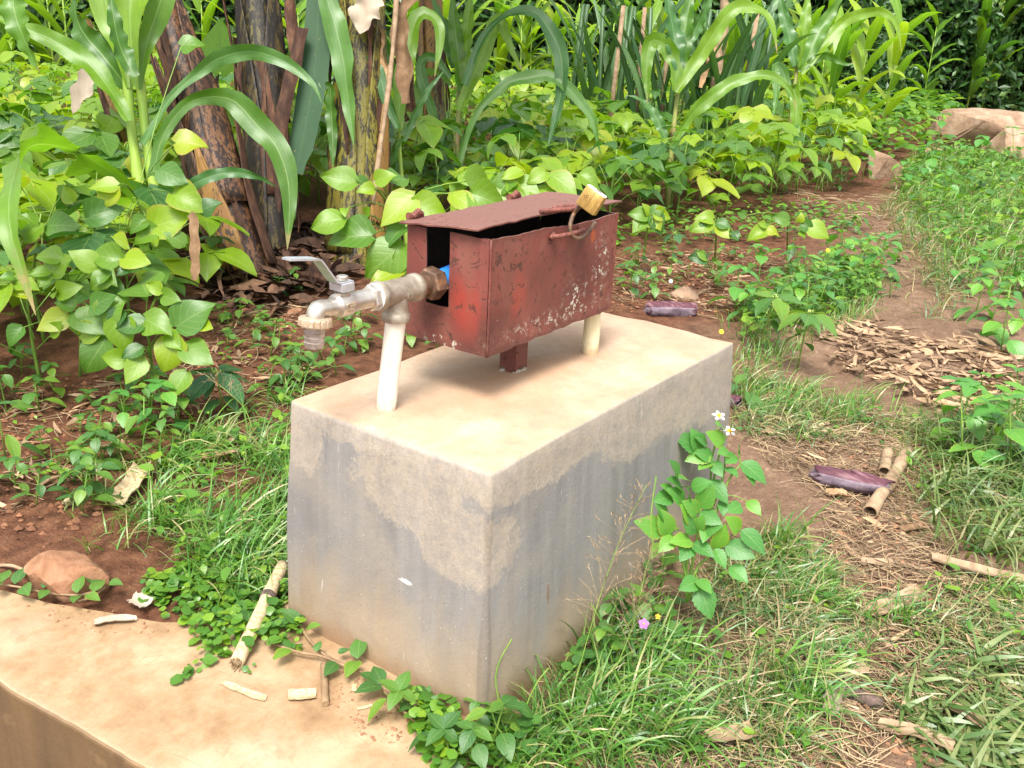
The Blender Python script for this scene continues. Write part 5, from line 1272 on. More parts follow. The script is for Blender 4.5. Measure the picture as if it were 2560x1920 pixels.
# ------------------------------------------------------------------ bean plants seen close: every leaflet placed
def hero_bean(label, base, leaflets, lime=0.5, size=None, nrm=Vector((-0.55, -0.4, 0.75)), kind=None, group='bean plants close to the camera', stem_h=0.3, mixn=0.5):
    bx_, by_ = base; b = Vector((bx_, by_, gz(bx_, by_)))
    o = thing('bean_plant', label, 'bean plant', b, group)
    mb = MB(b); r = random.Random(len(leaflets) * 7 + int(abs(bx_) * 100))
    cx = sum((Vector(p[0]) for p in leaflets), Vector()) / len(leaflets)
    top = Vector((cx.x * 0.6 + b.x * 0.4, cx.y * 0.6 + b.y * 0.4, max(0.12, cx.z * 0.95)))
    ax_ = spline([b + Vector((0, 0, -0.02)), b.lerp(top, 0.5) + Vector((0.02, 0.01, 0)), top], 8)
    mb.tube(ax_, [0.006 - 0.0005 * k for k in range(8)], 6)
    for lb, lt in leaflets:
        lb, lt = Vector(lb), Vector(lt)
        j = min(range(2, 8), key=lambda k: abs(ax_[k].z - (lb.z - 0.06)))
        mb.tube(spline([ax_[j], (ax_[j] + lb) / 2 + Vector((0, 0, 0.02)), lb], 5), 0.0018, 5, cap=False)
    mb.build('stem', 'stem', o)
    for i, (lb, lt) in enumerate(leaflets):
        k = kind or ('bean_lime' if r.random() < lime else 'bean')
        nn = nrm * (1 - mixn) + FACE * mixn + Vector((r.uniform(-0.3, 0.3), r.uniform(-0.3, 0.3), r.uniform(-0.2, 0.3)))
        m = Matrix.Translation(-b) @ aim(lb, lt, nn)
        link('leaf', r.choice(unit(k)), None, o, m)
    return o
hero_bean('bean plant at the patch front with drooping heart shaped leaves over red soil', (0.445, 1.548),
    [((0.381, 1.426, 0.278), (0.313, 1.463, 0.271)), ((0.385, 1.427, 0.286), (0.382, 1.333, 0.280)), ((0.428, 1.356, 0.272), (0.481, 1.278, 0.352)), ((0.419, 1.351, 0.244), (0.351, 1.341, 0.168)), ((0.424, 1.331, 0.226), (0.442, 1.234, 0.201)), ((0.411, 1.307, 0.161), (0.348, 1.302, 0.104)), ((0.342, 1.486, 0.283), (0.317, 1.420, 0.216)), ((0.326, 1.444, 0.186), (0.267, 1.477, 0.196)), ((0.359, 1.417, 0.215), (0.304, 1.430, 0.203)), ((0.352, 1.410, 0.190), (0.293, 1.402, 0.136)), ((0.317, 1.523, 0.285), (0.349, 1.464, 0.350)), ((0.308, 1.551, 0.309), (0.335, 1.486, 0.353)), ((0.405, 1.437, 0.344), (0.455, 1.580, 0.387)), ((0.426, 1.408, 0.346), (0.430, 1.348, 0.347)), ((0.429, 1.411, 0.358), (0.393, 1.424, 0.385)), ((0.353, 1.484, 0.304), (0.302, 1.473, 0.262)), ((0.409, 1.369, 0.252), (0.399, 1.314, 0.230)), ((0.464, 1.311, 0.280), (0.464, 1.258, 0.285))], 0.55)
hero_bean('lime green bean plant at the patch edge with one yellowing leaf tip', (0.434, 1.881),
    [((0.292, 1.643, 0.274), (0.216, 1.671, 0.238)), ((0.331, 1.602, 0.295), (0.288, 1.577, 0.250)), ((0.335, 1.542, 0.215), (0.252, 1.554, 0.138)), ((0.307, 1.633, 0.291), (0.266, 1.654, 0.319)), ((0.210, 1.732, 0.234), (0.155, 1.732, 0.198)), ((0.244, 1.739, 0.315), (0.204, 1.753, 0.335)), ((0.373, 1.608, 0.396), (0.321, 1.657, 0.441)), ((0.415, 1.565, 0.419), (0.343, 1.622, 0.437)), ((0.419, 1.559, 0.420), (0.442, 1.475, 0.426)), ((0.433, 1.529, 0.404), (0.381, 1.540, 0.393)), ((0.321, 1.694, 0.412), (0.264, 1.733, 0.433)), ((0.294, 1.709, 0.379), (0.323, 1.651, 0.435)), ((0.295, 1.707, 0.377), (0.246, 1.726, 0.385)), ((0.290, 1.709, 0.369), (0.249, 1.701, 0.354)), ((0.289, 1.683, 0.327), (0.263, 1.663, 0.327)), ((0.293, 1.674, 0.323), (0.311, 1.620, 0.363)), ((0.306, 1.626, 0.279), (0.323, 1.525, 0.246)), ((0.251, 1.666, 0.221), (0.259, 1.629, 0.265)), ((0.385, 1.582, 0.380), (0.327, 1.586, 0.348)), ((0.388, 1.579, 0.384), (0.341, 1.578, 0.365)), ((0.233, 1.784, 0.360), (0.198, 1.784, 0.371)), ((0.299, 1.600, 0.225), (0.323, 1.530, 0.254))], 0.6)
hero_bean('bean plant climbing beside the twin stalked maize with broad yellow green leaves', (0.987, 2.266),
    [((0.691, 1.827, 0.424), (0.752, 1.723, 0.482)), ((0.698, 1.811, 0.415), (0.621, 1.849, 0.392)), ((0.687, 1.846, 0.444), (0.625, 1.860, 0.417)), ((0.737, 1.733, 0.382), (0.690, 1.770, 0.419)), ((0.757, 1.797, 0.521), (0.773, 1.678, 0.514)), ((0.750, 1.851, 0.587), (0.773, 1.750, 0.567)), ((0.660, 1.941, 0.529), (0.588, 1.960, 0.490)), ((0.663, 1.944, 0.539), (0.592, 1.986, 0.536)), ((0.498, 2.094, 0.415), (0.424, 2.122, 0.382)), ((0.478, 2.142, 0.444), (0.434, 2.108, 0.382)), ((0.505, 2.085, 0.415), (0.546, 1.981, 0.431)), ((0.583, 1.991, 0.441), (0.632, 1.904, 0.498)), ((0.575, 1.983, 0.410), (0.545, 1.943, 0.371)), ((0.802, 1.831, 0.667), (0.838, 1.736, 0.685)), ((1.118, 2.207, 0.929), (1.148, 2.125, 0.954)), ((0.570, 2.039, 0.486), (0.544, 2.054, 0.537)), ((0.615, 1.914, 0.393), (0.615, 1.843, 0.371)), ((0.793, 1.718, 0.478), (0.813, 1.660, 0.517))], 0.65)
hero_bean('big leaved bean plant rising behind the red box lid', (1.0, 1.12),
    [((0.772, 0.838, 0.646), (0.683, 0.867, 0.583)), ((0.768, 0.833, 0.629), (0.798, 0.742, 0.612)), ((0.830, 0.763, 0.656), (0.830, 0.687, 0.626)), ((0.684, 0.899, 0.550), (0.594, 0.976, 0.559)), ((0.723, 0.831, 0.531), (0.622, 0.876, 0.467)), ((0.739, 0.838, 0.574), (0.672, 0.857, 0.544)), ((0.655, 0.964, 0.586), (0.581, 1.010, 0.581)), ((0.689, 0.924, 0.598), (0.677, 0.901, 0.622)), ((0.696, 0.963, 0.672), (0.629, 1.016, 0.693)), ((0.700, 0.959, 0.675), (0.757, 0.952, 0.646)), ((0.727, 0.923, 0.677), (0.736, 0.872, 0.703)), ((0.858, 0.725, 0.658), (0.881, 0.628, 0.647)), ((0.709, 0.815, 0.475), (0.629, 0.859, 0.456)), ((0.748, 0.894, 0.678), (0.821, 0.893, 0.693)), ((0.664, 0.966, 0.609), (0.639, 0.947, 0.609)), ((0.718, 0.922, 0.657), (0.674, 0.933, 0.663)), ((0.860, 0.741, 0.687), (0.978, 0.742, 0.661)), ((0.700, 0.839, 0.494), (0.817, 0.842, 0.468))], 0.85, mixn=0.35)
hero_bean('bean plant behind the box hinge with leaves fanning out above the lid', (1.55, 1.05),
    [((1.208, 0.864, 0.636), (1.226, 0.759, 0.600)), ((1.215, 0.859, 0.642), (1.143, 0.879, 0.605)), ((1.186, 0.882, 0.618), (1.200, 0.792, 0.595)), ((1.172, 0.910, 0.628), (1.109, 0.922, 0.596)), ((1.280, 0.777, 0.659), (1.289, 0.683, 0.620)), ((1.274, 0.789, 0.664), (1.214, 0.805, 0.643)), ((1.286, 0.724, 0.592), (1.285, 0.656, 0.571)), ((1.239, 0.806, 0.616), (1.253, 0.718, 0.596)), ((1.331, 0.708, 0.662), (1.334, 0.637, 0.647)), ((1.234, 0.843, 0.661), (1.175, 0.868, 0.657)), ((1.131, 0.981, 0.647), (1.133, 0.911, 0.632)), ((1.272, 0.754, 0.607), (1.218, 0.759, 0.582))], 0.6, mixn=0.3)
hero_bean('low bean plant with a browned yellow leaf beyond the padlock on the red soil', (3.050, 1.382),
    [((2.755, 1.224, 0.284), (2.669, 1.246, 0.219)), ((2.761, 1.211, 0.279), (2.758, 1.125, 0.226)), ((2.761, 1.219, 0.289), (2.729, 1.241, 0.340)), ((2.758, 1.219, 0.284), (2.683, 1.281, 0.301)), ((2.767, 1.213, 0.295), (2.785, 1.158, 0.334)), ((2.765, 1.203, 0.274), (2.744, 1.150, 0.235)), ((2.742, 1.228, 0.262), (2.692, 1.229, 0.241)), ((2.774, 1.204, 0.295), (2.790, 1.125, 0.294))], 0.6)
hero_bean('small bluish green bean plant on the soil strip between box and path', (3.423, 1.175),
    [((2.633, 0.869, 0.327), (2.548, 0.915, 0.300)), ((2.638, 0.867, 0.337), (2.575, 0.912, 0.354)), ((2.639, 0.847, 0.308), (2.634, 0.779, 0.278)), ((2.647, 0.846, 0.323), (2.652, 0.782, 0.322)), ((2.632, 0.861, 0.313), (2.580, 0.889, 0.331)), ((2.581, 0.848, 0.186), (2.516, 0.893, 0.199)), ((2.581, 0.848, 0.186), (2.547, 0.866, 0.225)), ((2.677, 0.783, 0.292), (2.654, 0.749, 0.275))], 0.15)
hero_bean('yellow leaved bean plant wilting at the edge of the trodden path', (3.891, 0.971),
    [((3.136, 0.830, 0.225), (3.058, 0.869, 0.201)), ((3.145, 0.822, 0.231), (3.148, 0.756, 0.223)), ((3.146, 0.831, 0.246), (3.109, 0.844, 0.272)), ((3.242, 0.703, 0.259), (3.250, 0.628, 0.247)), ((3.241, 0.710, 0.269), (3.226, 0.705, 0.312)), ((3.259, 0.680, 0.260), (3.274, 0.574, 0.217)), ((3.213, 0.753, 0.272), (3.149, 0.803, 0.296)), ((3.229, 0.699, 0.227), (3.211, 0.661, 0.212)), ((3.104, 0.916, 0.285), (3.063, 0.931, 0.305))], 0.8)

# ------------------------------------------------------------------ generic bean patch
BEANS = [bean_recipe(s, 9, 0.40 + 0.02 * (s % 3), s % 2 == 0) for s in range(8)]
BFIELD = [(-0.088, 1.953), (0.155, 1.806), (0.315, 1.733), (0.599, 1.825), (1.206, 2.336), (2.072, 3.159), (2.788, 3.546), (2.774, 2.934), (2.574, 2.418), (2.588, 2.129), (2.896, 1.844), (3.302, 1.683), (3.984, 1.622), (4.761, 1.495), (5.790, 1.504), (7.202, 1.767), (10.026, 2.536), (12.456, 3.678), (16.414, 7.630), (15.991, 12.967), (11.489, 16.529), (6.113, 14.680), (2.076, 7.563)]
pts = []
cx_, cy_ = -1.0005, -0.7363
for (x, y) in scatter(BFIELD, 26000, random.Random(3)):
    d = math.hypot(x - cx_, y - cy_)
    if d > 11.5: continue
    # bare shaded floor around the banana stems
    if 1.3 < x < 2.35 and abs(y - (2.56 - 0.1 * (x - 1.2))) < 0.27: continue
    sp = 0.17 + 0.022 * d
    if all((x - a) ** 2 + (y - b) ** 2 > sp * sp for a, b, _ in pts): pts.append((x, y, d))
pts.sort(key=lambda p: p[2])
pts = pts[:300]
for (x, y, d) in pts:
    lab = ('bush bean plant in the dense patch around the twin stalked maize' if y > 0.9 * x + 0.9 else
           'bush bean plant in the dense patch between the banana stems and the path')
    grp = 'bean plants around the twin maize' if y > 0.9 * x + 0.9 else 'bean plants between bananas and path'
    i = rng.randrange(8)
    if (y > 0.9 * x + 0.9 or d > 5.5) and rng.random() < 0.45: i = (i // 2) * 2
    plant(BEANS[i], 'bean_plant', lab, 'bean plant', grp, (x, y), rng.uniform(0, 6.28), rng.uniform(0.9, 1.2) * (1.02 + 0.03 * d))

# ------------------------------------------------------------------ far maize, cane and hedge
MZ = [maize_recipe(s, 1.25 + 0.12 * (s % 3), 9, 0.78, 0.115) for s in range(4)]
MZB = [maize_recipe(s + 20, 2.1, 12, 0.85, 0.14, 'maize') for s in range(3)]
r2 = random.Random(21)
placed = []
far_spots = [(9.978, 8.534), (10.999, 8.567), (11.972, 8.571), (12.303, 8.076), (14.131, 8.409), (15.371, 10.346), (14.596, 10.799), (13.176, 10.691), (11.391, 10.333), (8.784, 10.233), (8.965, 11.257), (7.513, 10.667), (8.195, 12.236), (7.059, 11.479), (7.535, 12.888), (6.246, 11.490), (6.772, 13.072), (5.628, 11.613), (5.967, 12.823), (5.112, 11.856), (6.614, 14.593), (7.411, 14.455), (8.196, 14.319), (9.117, 14.159), (10.289, 13.956), (11.484, 13.749), (13.993, 13.035), (15.473, 13.057), (16.803, 12.827), (18.105, 12.601), (18.693, 11.699), (13.353, 5.054), (13.406, 4.636), (13.457, 4.228), (14.561, 4.322), (15.341, 5.462), (16.223, 5.378), (17.039, 5.242), (15.805, 6.244), (15.780, 6.768), (18.355, 10.269), (18.768, 9.452), (18.506, 8.435), (18.935, 7.781)]
for k, xy in enumerate(far_spots):
    dd = math.hypot(xy[0] - cx_, xy[1] - cy_)
    f = min(1.0, 12.5 / dd)          # keep the back rows within the field
    xy = (cx_ + (xy[0] - cx_) * f + r2.uniform(-0.3, 0.3), cy_ + (xy[1] - cy_) * f + r2.uniform(-0.3, 0.3))
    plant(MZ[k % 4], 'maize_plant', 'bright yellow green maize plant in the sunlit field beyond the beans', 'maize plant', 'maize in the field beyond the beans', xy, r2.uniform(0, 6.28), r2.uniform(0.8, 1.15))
for k, (xy, sc) in enumerate([((8.307, 2.063), 0.95), ((9.245, 2.055), 0.95), ((8.344, 2.343), 0.95)]):
    plant(MZ[(k + 1) % 4], 'maize_plant', ['maize plant at the far corner of the bean patch, rank nearest the hedge gap', 'maize plant with pale hanging leaves before the dark hedge', 'maize plant rising behind the maize with the withered tip'][k], 'maize plant', 'maize plants', xy, k * 1.3, sc)
for k, (xy, sc, lab) in enumerate([((13.961, 2.858), 0.72, 'bushy bluish maize plant in front of the dark hedge'), ((15.149, 2.492), 0.98, 'tall maize plant against the hedge just behind the big boulder'), ((15.428, 2.345), 1.05, 'tall pale stalked maize plant against the hedge above the boulders'),
        ((18.200, 2.472), 0.9, 'maize plant against the hedge at the edge of the picture, nearer the boulders'), ((18.150, 2.165), 0.9, 'outermost maize plant against the hedge past the boulders')]):
    plant(MZB[k % 3], 'maize_plant', lab, 'maize plant', 'maize plants', xy, k * 2.1 + 0.4, sc)

def cane_recipe(seed):
    r = random.Random(seed); parts = []
    for k in range(5):
        q = Vector((r.uniform(-0.25, 0.25), r.uniform(-0.25, 0.25), 0)); mb = MB()
        mb.tube([q + Vector((0, 0, -0.02)), q + Vector((r.uniform(-0.1, 0.1), r.uniform(-0.1, 0.1), 1.2))], [0.022, 0.018], 7)
        me = mb.mesh('cane'); me.materials.append(M['tube_dry' if k == 2 else 'cane']); parts.append(('cane', me, Matrix(), ()))
    for k in range(16):
        a = r.random() * 6.28; q = Vector((r.uniform(-0.25, 0.25), r.uniform(-0.25, 0.25), r.uniform(0.05, 0.5)))
        pts = [q + p for p in maize_leaf_pts(r.uniform(1.0, 1.6), a, r.uniform(1.15, 1.5), r.uniform(0.3, 1.3))]; N = len(pts)
        side = Vector((-math.sin(a), math.cos(a), 0)); tw = r.uniform(-1.2, 1.2); lm = MB()
        lm.ribbon(pts, [blade_w(i / (N - 1), 0.06) for i in range(N)], lambda i, t: side * math.cos(tw) + t.cross(side) * math.sin(tw), 0.25, 2, 0.05, 3, k)
        me = lm.mesh('leaf'); me.materials.append(M['cane']); parts.append(('leaf', me, Matrix(), ()))
    return parts
CN = [cane_recipe(s) for s in (1, 2)]
for k, (uvp, lab) in enumerate([((10.052, 5.918), 'blue green cane clump nearest the bright maize field'), ((10.389, 5.419), 'blue green cane clump in the middle of the cane row'), ((10.791, 4.886), 'blue green cane clump just behind the bluish folded maize'), ((11.062, 4.423), 'blue green cane clump with dry stalks beside the withered tip maize')]):
    f = 8.3 / math.hypot(uvp[0] - cx_, uvp[1] - cy_)
    plant(CN[k % 2], 'cane_clump', lab, 'cane clump', 'cane clumps', (cx_ + (uvp[0] - cx_) * f, cy_ + (uvp[1] - cy_) * f), k * 1.9, 1.0)
free_leaf('dry_leaf', 'tan dry cane leaf bending down in front of the cane clumps', 'dead leaf', [(6.475, 2.687, 0.918), (6.429, 2.726, 0.878), (6.369, 2.725, 0.750), (6.310, 2.725, 0.623)], 0.05, 'dry', 0.1, None, 0.3, shape='strap')
stalk_thing('dry_stalk', 'thick pale dry cane stalk upright in the cane row', 'stalk', [(6.748, 2.783, 1.366), (6.652, 2.740, 1.097), (6.578, 2.717, 0.904), (6.501, 2.674, 0.674), (6.454, 2.639, 0.521)], 0.055, 'tube_dry')

def hedge(name, label, cx, cy, ang, length, height, depth, n, size, seed):
    r = np.random.default_rng(seed)
    u = r.uniform(-length / 2, length / 2, n); w = r.beta(1.2, 1.6, n) * depth; h = r.uniform(0, 1, n) ** 0.9
    bulge = 0.35 * np.sin(u * 1.3 + 2 * h) + 0.22 * np.sin(u * 3.7 + 5 * h)
    hh = h * (height + 0.35 * np.sin(u * 0.9) + 0.2 * np.sin(u * 2.7))
    c = np.stack([u, w - bulge, hh], 1)
    a = r.normal(size=(n, 3)); a /= np.linalg.norm(a, axis=1)[:, None]
    b = np.cross(a, r.normal(size=(n, 3))); b /= np.linalg.norm(b, axis=1)[:, None]
    s = size * r.uniform(0.6, 1.3, n)[:, None]
    nn = np.cross(a, b)
    V = np.stack([c - a * s, c + b * s * 0.5 + nn * s * 0.15, c + a * s, c - b * s * 0.5 + nn * s * 0.15], 1).reshape(-1, 3)
    F = np.arange(n * 4).reshape(n, 4)
    F = np.concatenate([F[:, [0, 1, 2]], F[:, [0, 2, 3]]])
    me = bpy.data.meshes.new('foliage'); me.from_pydata(V.tolist(), [], F.tolist())
    o = thing(name, label, 'hedge', (cx, cy, 0), None, ang)
    f = link('foliage', me, 'hedge', o); f['kind'] = 'stuff'
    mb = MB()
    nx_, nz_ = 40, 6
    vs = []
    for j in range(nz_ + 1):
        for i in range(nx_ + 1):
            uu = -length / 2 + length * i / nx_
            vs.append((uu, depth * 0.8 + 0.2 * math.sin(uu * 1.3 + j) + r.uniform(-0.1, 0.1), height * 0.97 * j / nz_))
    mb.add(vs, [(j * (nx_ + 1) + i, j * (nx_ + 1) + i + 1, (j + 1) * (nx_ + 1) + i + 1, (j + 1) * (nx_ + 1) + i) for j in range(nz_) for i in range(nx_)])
    br = mb.build('shade_core', 'hedge_core', o)  # dark sheet standing in for the shade behind the leaves
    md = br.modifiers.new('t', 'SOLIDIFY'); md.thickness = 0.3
    return o
HD = math.atan2(-0.8171, 0.5766)
hedge('hedge', 'dark leafy hedge behind the maize and boulders at the end of the path', 15.9, 0.9, HD, 12.0, 3.2, 1.4, 42000, 0.075, 4)
hedge('hedge', 'shadowy hedge closing off the field behind the bright maize', 9.3, 11.3, HD, 19.0, 3.6, 1.6, 34000, 0.10, 5)

# ------------------------------------------------------------------ rocks
def rock(label, xy, size, mat, seed, rz=0.0, name='boulder', cat='boulder', sink=0.25, facet=0.35, group=None, sub=3, smooth=True):
    import bmesh
    r = random.Random(seed); bm = bmesh.new(); bmesh.ops.create_icosphere(bm, subdivisions=sub, radius=1.0)
    if facet < 0:          # broken rock: hull of a few points, its faces roughened
        bm.clear()
        for _ in range(15):
            c = Vector((r.uniform(-1, 1), r.uniform(-1, 1), r.uniform(-1, 1))); c /= max(abs(c.x), abs(c.y), abs(c.z)) ** 0.75 * c.length ** 0.25
            bm.verts.new(c)
        h = bmesh.ops.convex_hull(bm, input=bm.verts)
        for v in [v for v in bm.verts if not v.link_faces]: bm.verts.remove(v)
        bmesh.ops.bevel(bm, geom=bm.edges[:], offset=0.05, segments=1, affect='EDGES')
        bmesh.ops.triangulate(bm, faces=bm.faces)
        for _ in range(2): bmesh.ops.subdivide_edges(bm, edges=[e for e in bm.edges if e.calc_length() > 0.3], cuts=1); bmesh.ops.triangulate(bm, faces=bm.faces)
        bm.normal_update()
        for v in bm.verts: v.co += v.normal * r.uniform(-0.022, 0.022)
        for v in bm.verts: v.co = Vector((v.co.x * size[0], v.co.y * size[1], v.co.z * size[2]))
    else:
        planes = [(Vector((r.uniform(-1, 1), r.uniform(-1, 1), r.uniform(-0.4, 1))).normalized(), r.uniform(0.55, 0.85)) for _ in range(9)]
        for v in bm.verts:
            c = v.co.copy()
            for nn, d in planes:
                k = c.dot(nn)
                if k > d: c -= nn * (k - d) * 0.9
            c += v.normal * (0.035 * math.sin(7 * c.x + seed) * math.cos(6 * c.y) + r.uniform(-0.02, 0.02))
            v.co = Vector((c.x * size[0], c.y * size[1], c.z * size[2]))
    me = bpy.data.meshes.new(name); bm.to_mesh(me); bm.free()
    if smooth:
        me.polygons.foreach_set('use_smooth', [True] * len(me.polygons)); me.set_sharp_from_angle(angle=math.radians(32))
    o = link(name, me, mat); o.location = (xy[0], xy[1], gz(*xy) + size[2] * (1 - sink * 2)); o.rotation_euler = (0, 0, rz)
    return tag(o, label, cat, group)
rock('large tan boulder with a dark cleft beside the tall hedge maize', (9.994, 1.213), (0.55, 0.40, 0.30), 'rock_tan', 3, -0.9, facet=-1.2)
rock('rounded pale boulder at the picture edge in front of the large one', (9.606, 0.828), (0.42, 0.34, 0.22), 'rock_tan', 8, -0.8, facet=-1.0)
rock('squarish tan rock at the path edge by the bean patch', (7.244, 1.455), (0.20, 0.15, 0.14), 'rock_tan', 5, 0.4, facet=-1.0)
rock('small tan rock behind the squarish one on the path', (8.729, 1.453), (0.14, 0.11, 0.08), 'rock_tan', 6, 0.1, facet=-1.0)
rock('smooth red brown stone lying on the corner of the cement slab', (-0.207, 0.837), (0.092, 0.056, 0.056), 'rock_brown', 12, 2.25, 'stone', 'stone', 0.2)
rock('flat greyish stone half buried in the red soil past the box', (2.611, 0.939), (0.085, 0.07, 0.03), 'rock_tan', 15, 0.3, 'stone', 'stone', 0.3)
rock('tiny pale stone on the red soil among seedlings', (-0.024, 1.164), (0.019, 0.014, 0.010), 'chip', 18, 0.8, 'stone', 'stone', 0.2, sub=2)
rock('small brown pebble in the litter below the tap', (1.315, 1.916), (0.04, 0.03, 0.016), 'rock_brown', 19, 0.3, 'stone', 'stone', 0.3, sub=2)
rock('brown clod at the bottom edge in the grass by the block corner', (0.019, -0.176), (0.014, 0.012, 0.012), 'rock_brown', 20, 0.3, 'stone', 'stone', 0.2, sub=2)

# ------------------------------------------------------------------ sticks, chips, bracts lying on ground and slab
def lay(name, label, cat, p0, p1, w, mat, th=0.003, curl=0.25, z=0.004, seed=1, ragged=0.2, n=9, group=None, zz=None):
    """thin curled strip lying on the ground from p0 to p1"""
    r = random.Random(seed); a = Vector((p0[0], p0[1], 0)); b = Vector((p1[0], p1[1], 0)); d = (b - a); s = Vector((-d.y, d.x, 0)).normalized()
    mb = MB(a); vs = []; K = 4
    for side in (1, 0):
        rr_ = random.Random(seed)
        for i in range(n):
            t = i / (n - 1); c = a + d * t + s * (0.06 * d.length * math.sin(3 * t + seed))
            base = (gz(c.x, c.y) if zz is None else zz) + z + 0.05 * d.length * math.sin(3.14 * t) * curl
            wl = w * (1 - ragged * rr_.random()) * (0.9 if i in (0, n - 1) else 1)
            for k in range(K + 1):
                u = k / K * 2 - 1
                e = rr_.uniform(-1, 1) * ragged * 0.25 * w if i in (0, n - 1) else 0
                vs.append(c + s * (u * wl / 2) + d.normalized() * e + Vector((0, 0, base + curl * w * 0.5 * u * u + (th if side else 0))))
    B = n * (K + 1); fs = []
    for i in range(n - 1):
        for k in range(K):
            q = (i * (K + 1) + k, i * (K + 1) + k + 1, (i + 1) * (K + 1) + k + 1, (i + 1) * (K + 1) + k)
            fs.append(q[::-1]); fs.append(tuple(j + B for j in q))
    rim = [k for k in range(K + 1)] + [i * (K + 1) + K for i in range(1, n)] + [(n - 1) * (K + 1) + k for k in range(K - 1, -1, -1)] + [i * (K + 1) for i in range(n - 2, 0, -1)]
    for p, q in zip(rim, rim[1:] + rim[:1]): fs.append((p, q, q + B, p + B))
    mb.add(vs, fs); o = mb.build(name, mat, None, mat not in ('chip',), 40); o.location = a
    return tag(o, label, cat, group)
def rod(name, label, cat, pts, rad, mat, group=None, sides=8, n=12, knots=()):
    P = spline(pts, n); b = P[0].copy(); mb = MB(b)
    mb.tube(P, [rad * (1 + (0.14 if k in knots else 0) + 0.06 * math.sin(k * 2.1)) for k in range(n)], sides)
    o = mb.build(name, mat, None, True, 60); o.location = b; return tag(o, label, cat, group)
SZ = 0.014
p0, p1 = (0.066, 0.546), (-0.169, 0.393)
q0, q1 = Vector((p0[0], p0[1], SZ + 0.030)), Vector((p1[0], p1[1], SZ + 0.012))
cs = thing('cane_stick', 'pale dry cane stick propped on the slab against the block corner, end frayed', 'stick', q1)
mb = MB(q1); mb.tube([q0.lerp(q1, k / 15) for k in range(16)], [0.0125 * (1.12 if k in (5,) else 1) for k in range(16)], 14); mb.build('shaft', 'chip', cs)
nk = q0.lerp(q1, 0.33); dd_ = (q1 - q0).normalized()
mb = MB(q1); mb.lathe(nk, dd_, [(0, 0.0128), (0.003, 0.0148), (0.010, 0.0145), (0.016, 0.0128)], 14); mb.build('node', 'bark_dark', cs)
mb = MB(q1); rr = random.Random(4)
for k in range(12):
    a = k * 0.52; s1 = Vector((dd_.y, -dd_.x, 0)).normalized(); s2 = dd_.cross(s1); e = q1 + (s1 * math.cos(a) + s2 * math.sin(a)) * 0.0095
    mb.tube([e - dd_ * 0.004, e + dd_ * rr.uniform(0.006, 0.013) + s1 * rr.uniform(-0.003, 0.003)], [0.0022, 0.0008], 4)
mb.build('frayed_end', 'twig', cs)
lay('wood_splinter', 'long pale split wood splinter lying on the slab', 'splinter', (-0.215, 0.377), (-0.187, 0.296), 0.016, 'chip', 0.0025, 0.15, 0.001, 2, 0.5, zz=SZ)
lay('wood_chip', 'short curved pale wood chip lying on the slab', 'wood chip', (-0.165, 0.270), (-0.133, 0.239), 0.024, 'chip', 0.003, 0.35, 0.001, 3, 0.12, zz=SZ)
lay('wood_chip', 'tiny pale sliver on the slab beside the vine', 'wood chip', (-0.114, 0.163), (-0.094, 0.150), 0.006, 'chip', 0.0015, 0.1, 0.001, 4, 0.3, zz=SZ)
lay('wood_chip', 'tiny pale fragment where vine meets slab', 'wood chip', (-0.088, 0.199), (-0.074, 0.209), 0.009, 'chip', 0.0015, 0.1, 0.001, 5, 0.2, zz=SZ)
a_, b_ = (-0.076, 0.281), (-0.142, 0.207)
rod('twig', 'straight brown twig lying on the slab beside the block', 'twig', [(a_[0], a_[1], SZ + 0.008), ((a_[0] + b_[0]) / 2, (a_[1] + b_[1]) / 2, SZ + 0.007), (b_[0], b_[1], SZ + 0.006)], 0.0062, 'twig')
lay('dry_leaf', 'grey brown withered leaf curled on the slab under the creeper', 'dead leaf', (-0.146, 0.537), (-0.110, 0.480), 0.025, 'dry', 0.0012, 0.5, 0.002, 6, 0.4, zz=SZ)
lay('dry_leaf', 'crumpled pale leaf fragment at the slab edge below the brown stone', 'dead leaf', (-0.254, 0.680), (-0.197, 0.640), 0.02, 'dry_pale', 0.0012, 0.6, 0.002, 7, 0.5, zz=SZ)
lay('dry_leaf', 'torn tan leaf scrap on the slab rim near the creeper', 'dead leaf', (-0.168, 0.702), (-0.156, 0.658), 0.04, 'dry_pale', 0.0012, 0.3, 0.003, 8, 0.4, zz=SZ)
lay('bark_piece', 'pale torn bark piece standing out of the grass left of the block', 'bark piece', (0.035, 1.047), (0.180, 1.193), 0.055, 'chip', 0.004, 0.5, 0.012, 9, 0.35)
lay('dry_leaf', 'tan dry leaf strip in the grass below the dark oval leaved weed', 'dead leaf', (0.276, 1.126), (0.398, 1.078), 0.03, 'dry', 0.002, 0.4, 0.02, 10, 0.4)
lay('dry_leaf', 'narrow dry strip beside the tan one in the grass', 'dead leaf', (0.346, 1.151), (0.432, 1.147), 0.02, 'dry', 0.002, 0.4, 0.02, 11, 0.4)
a_, b_ = (-0.029, 1.269), (0.031, 1.279)
rod('twig', 'thin brown twig on the red soil among seedlings', 'twig', [(a_[0], a_[1], 0.01), ((a_[0] + b_[0]) / 2, (a_[1] + b_[1]) / 2, 0.015), (b_[0], b_[1], 0.01)], 0.004, 'twig')
a_, b_ = (-0.256, 1.010), (-0.234, 0.920)
rod('twig', 'pale root like twig running to the brown stone', 'twig', [(a_[0], a_[1], 0.01), ((a_[0] + b_[0]) / 2, (a_[1] + b_[1]) / 2 + 0.005, 0.018), (b_[0], b_[1], 0.012)], 0.0035, 'tube_dry')

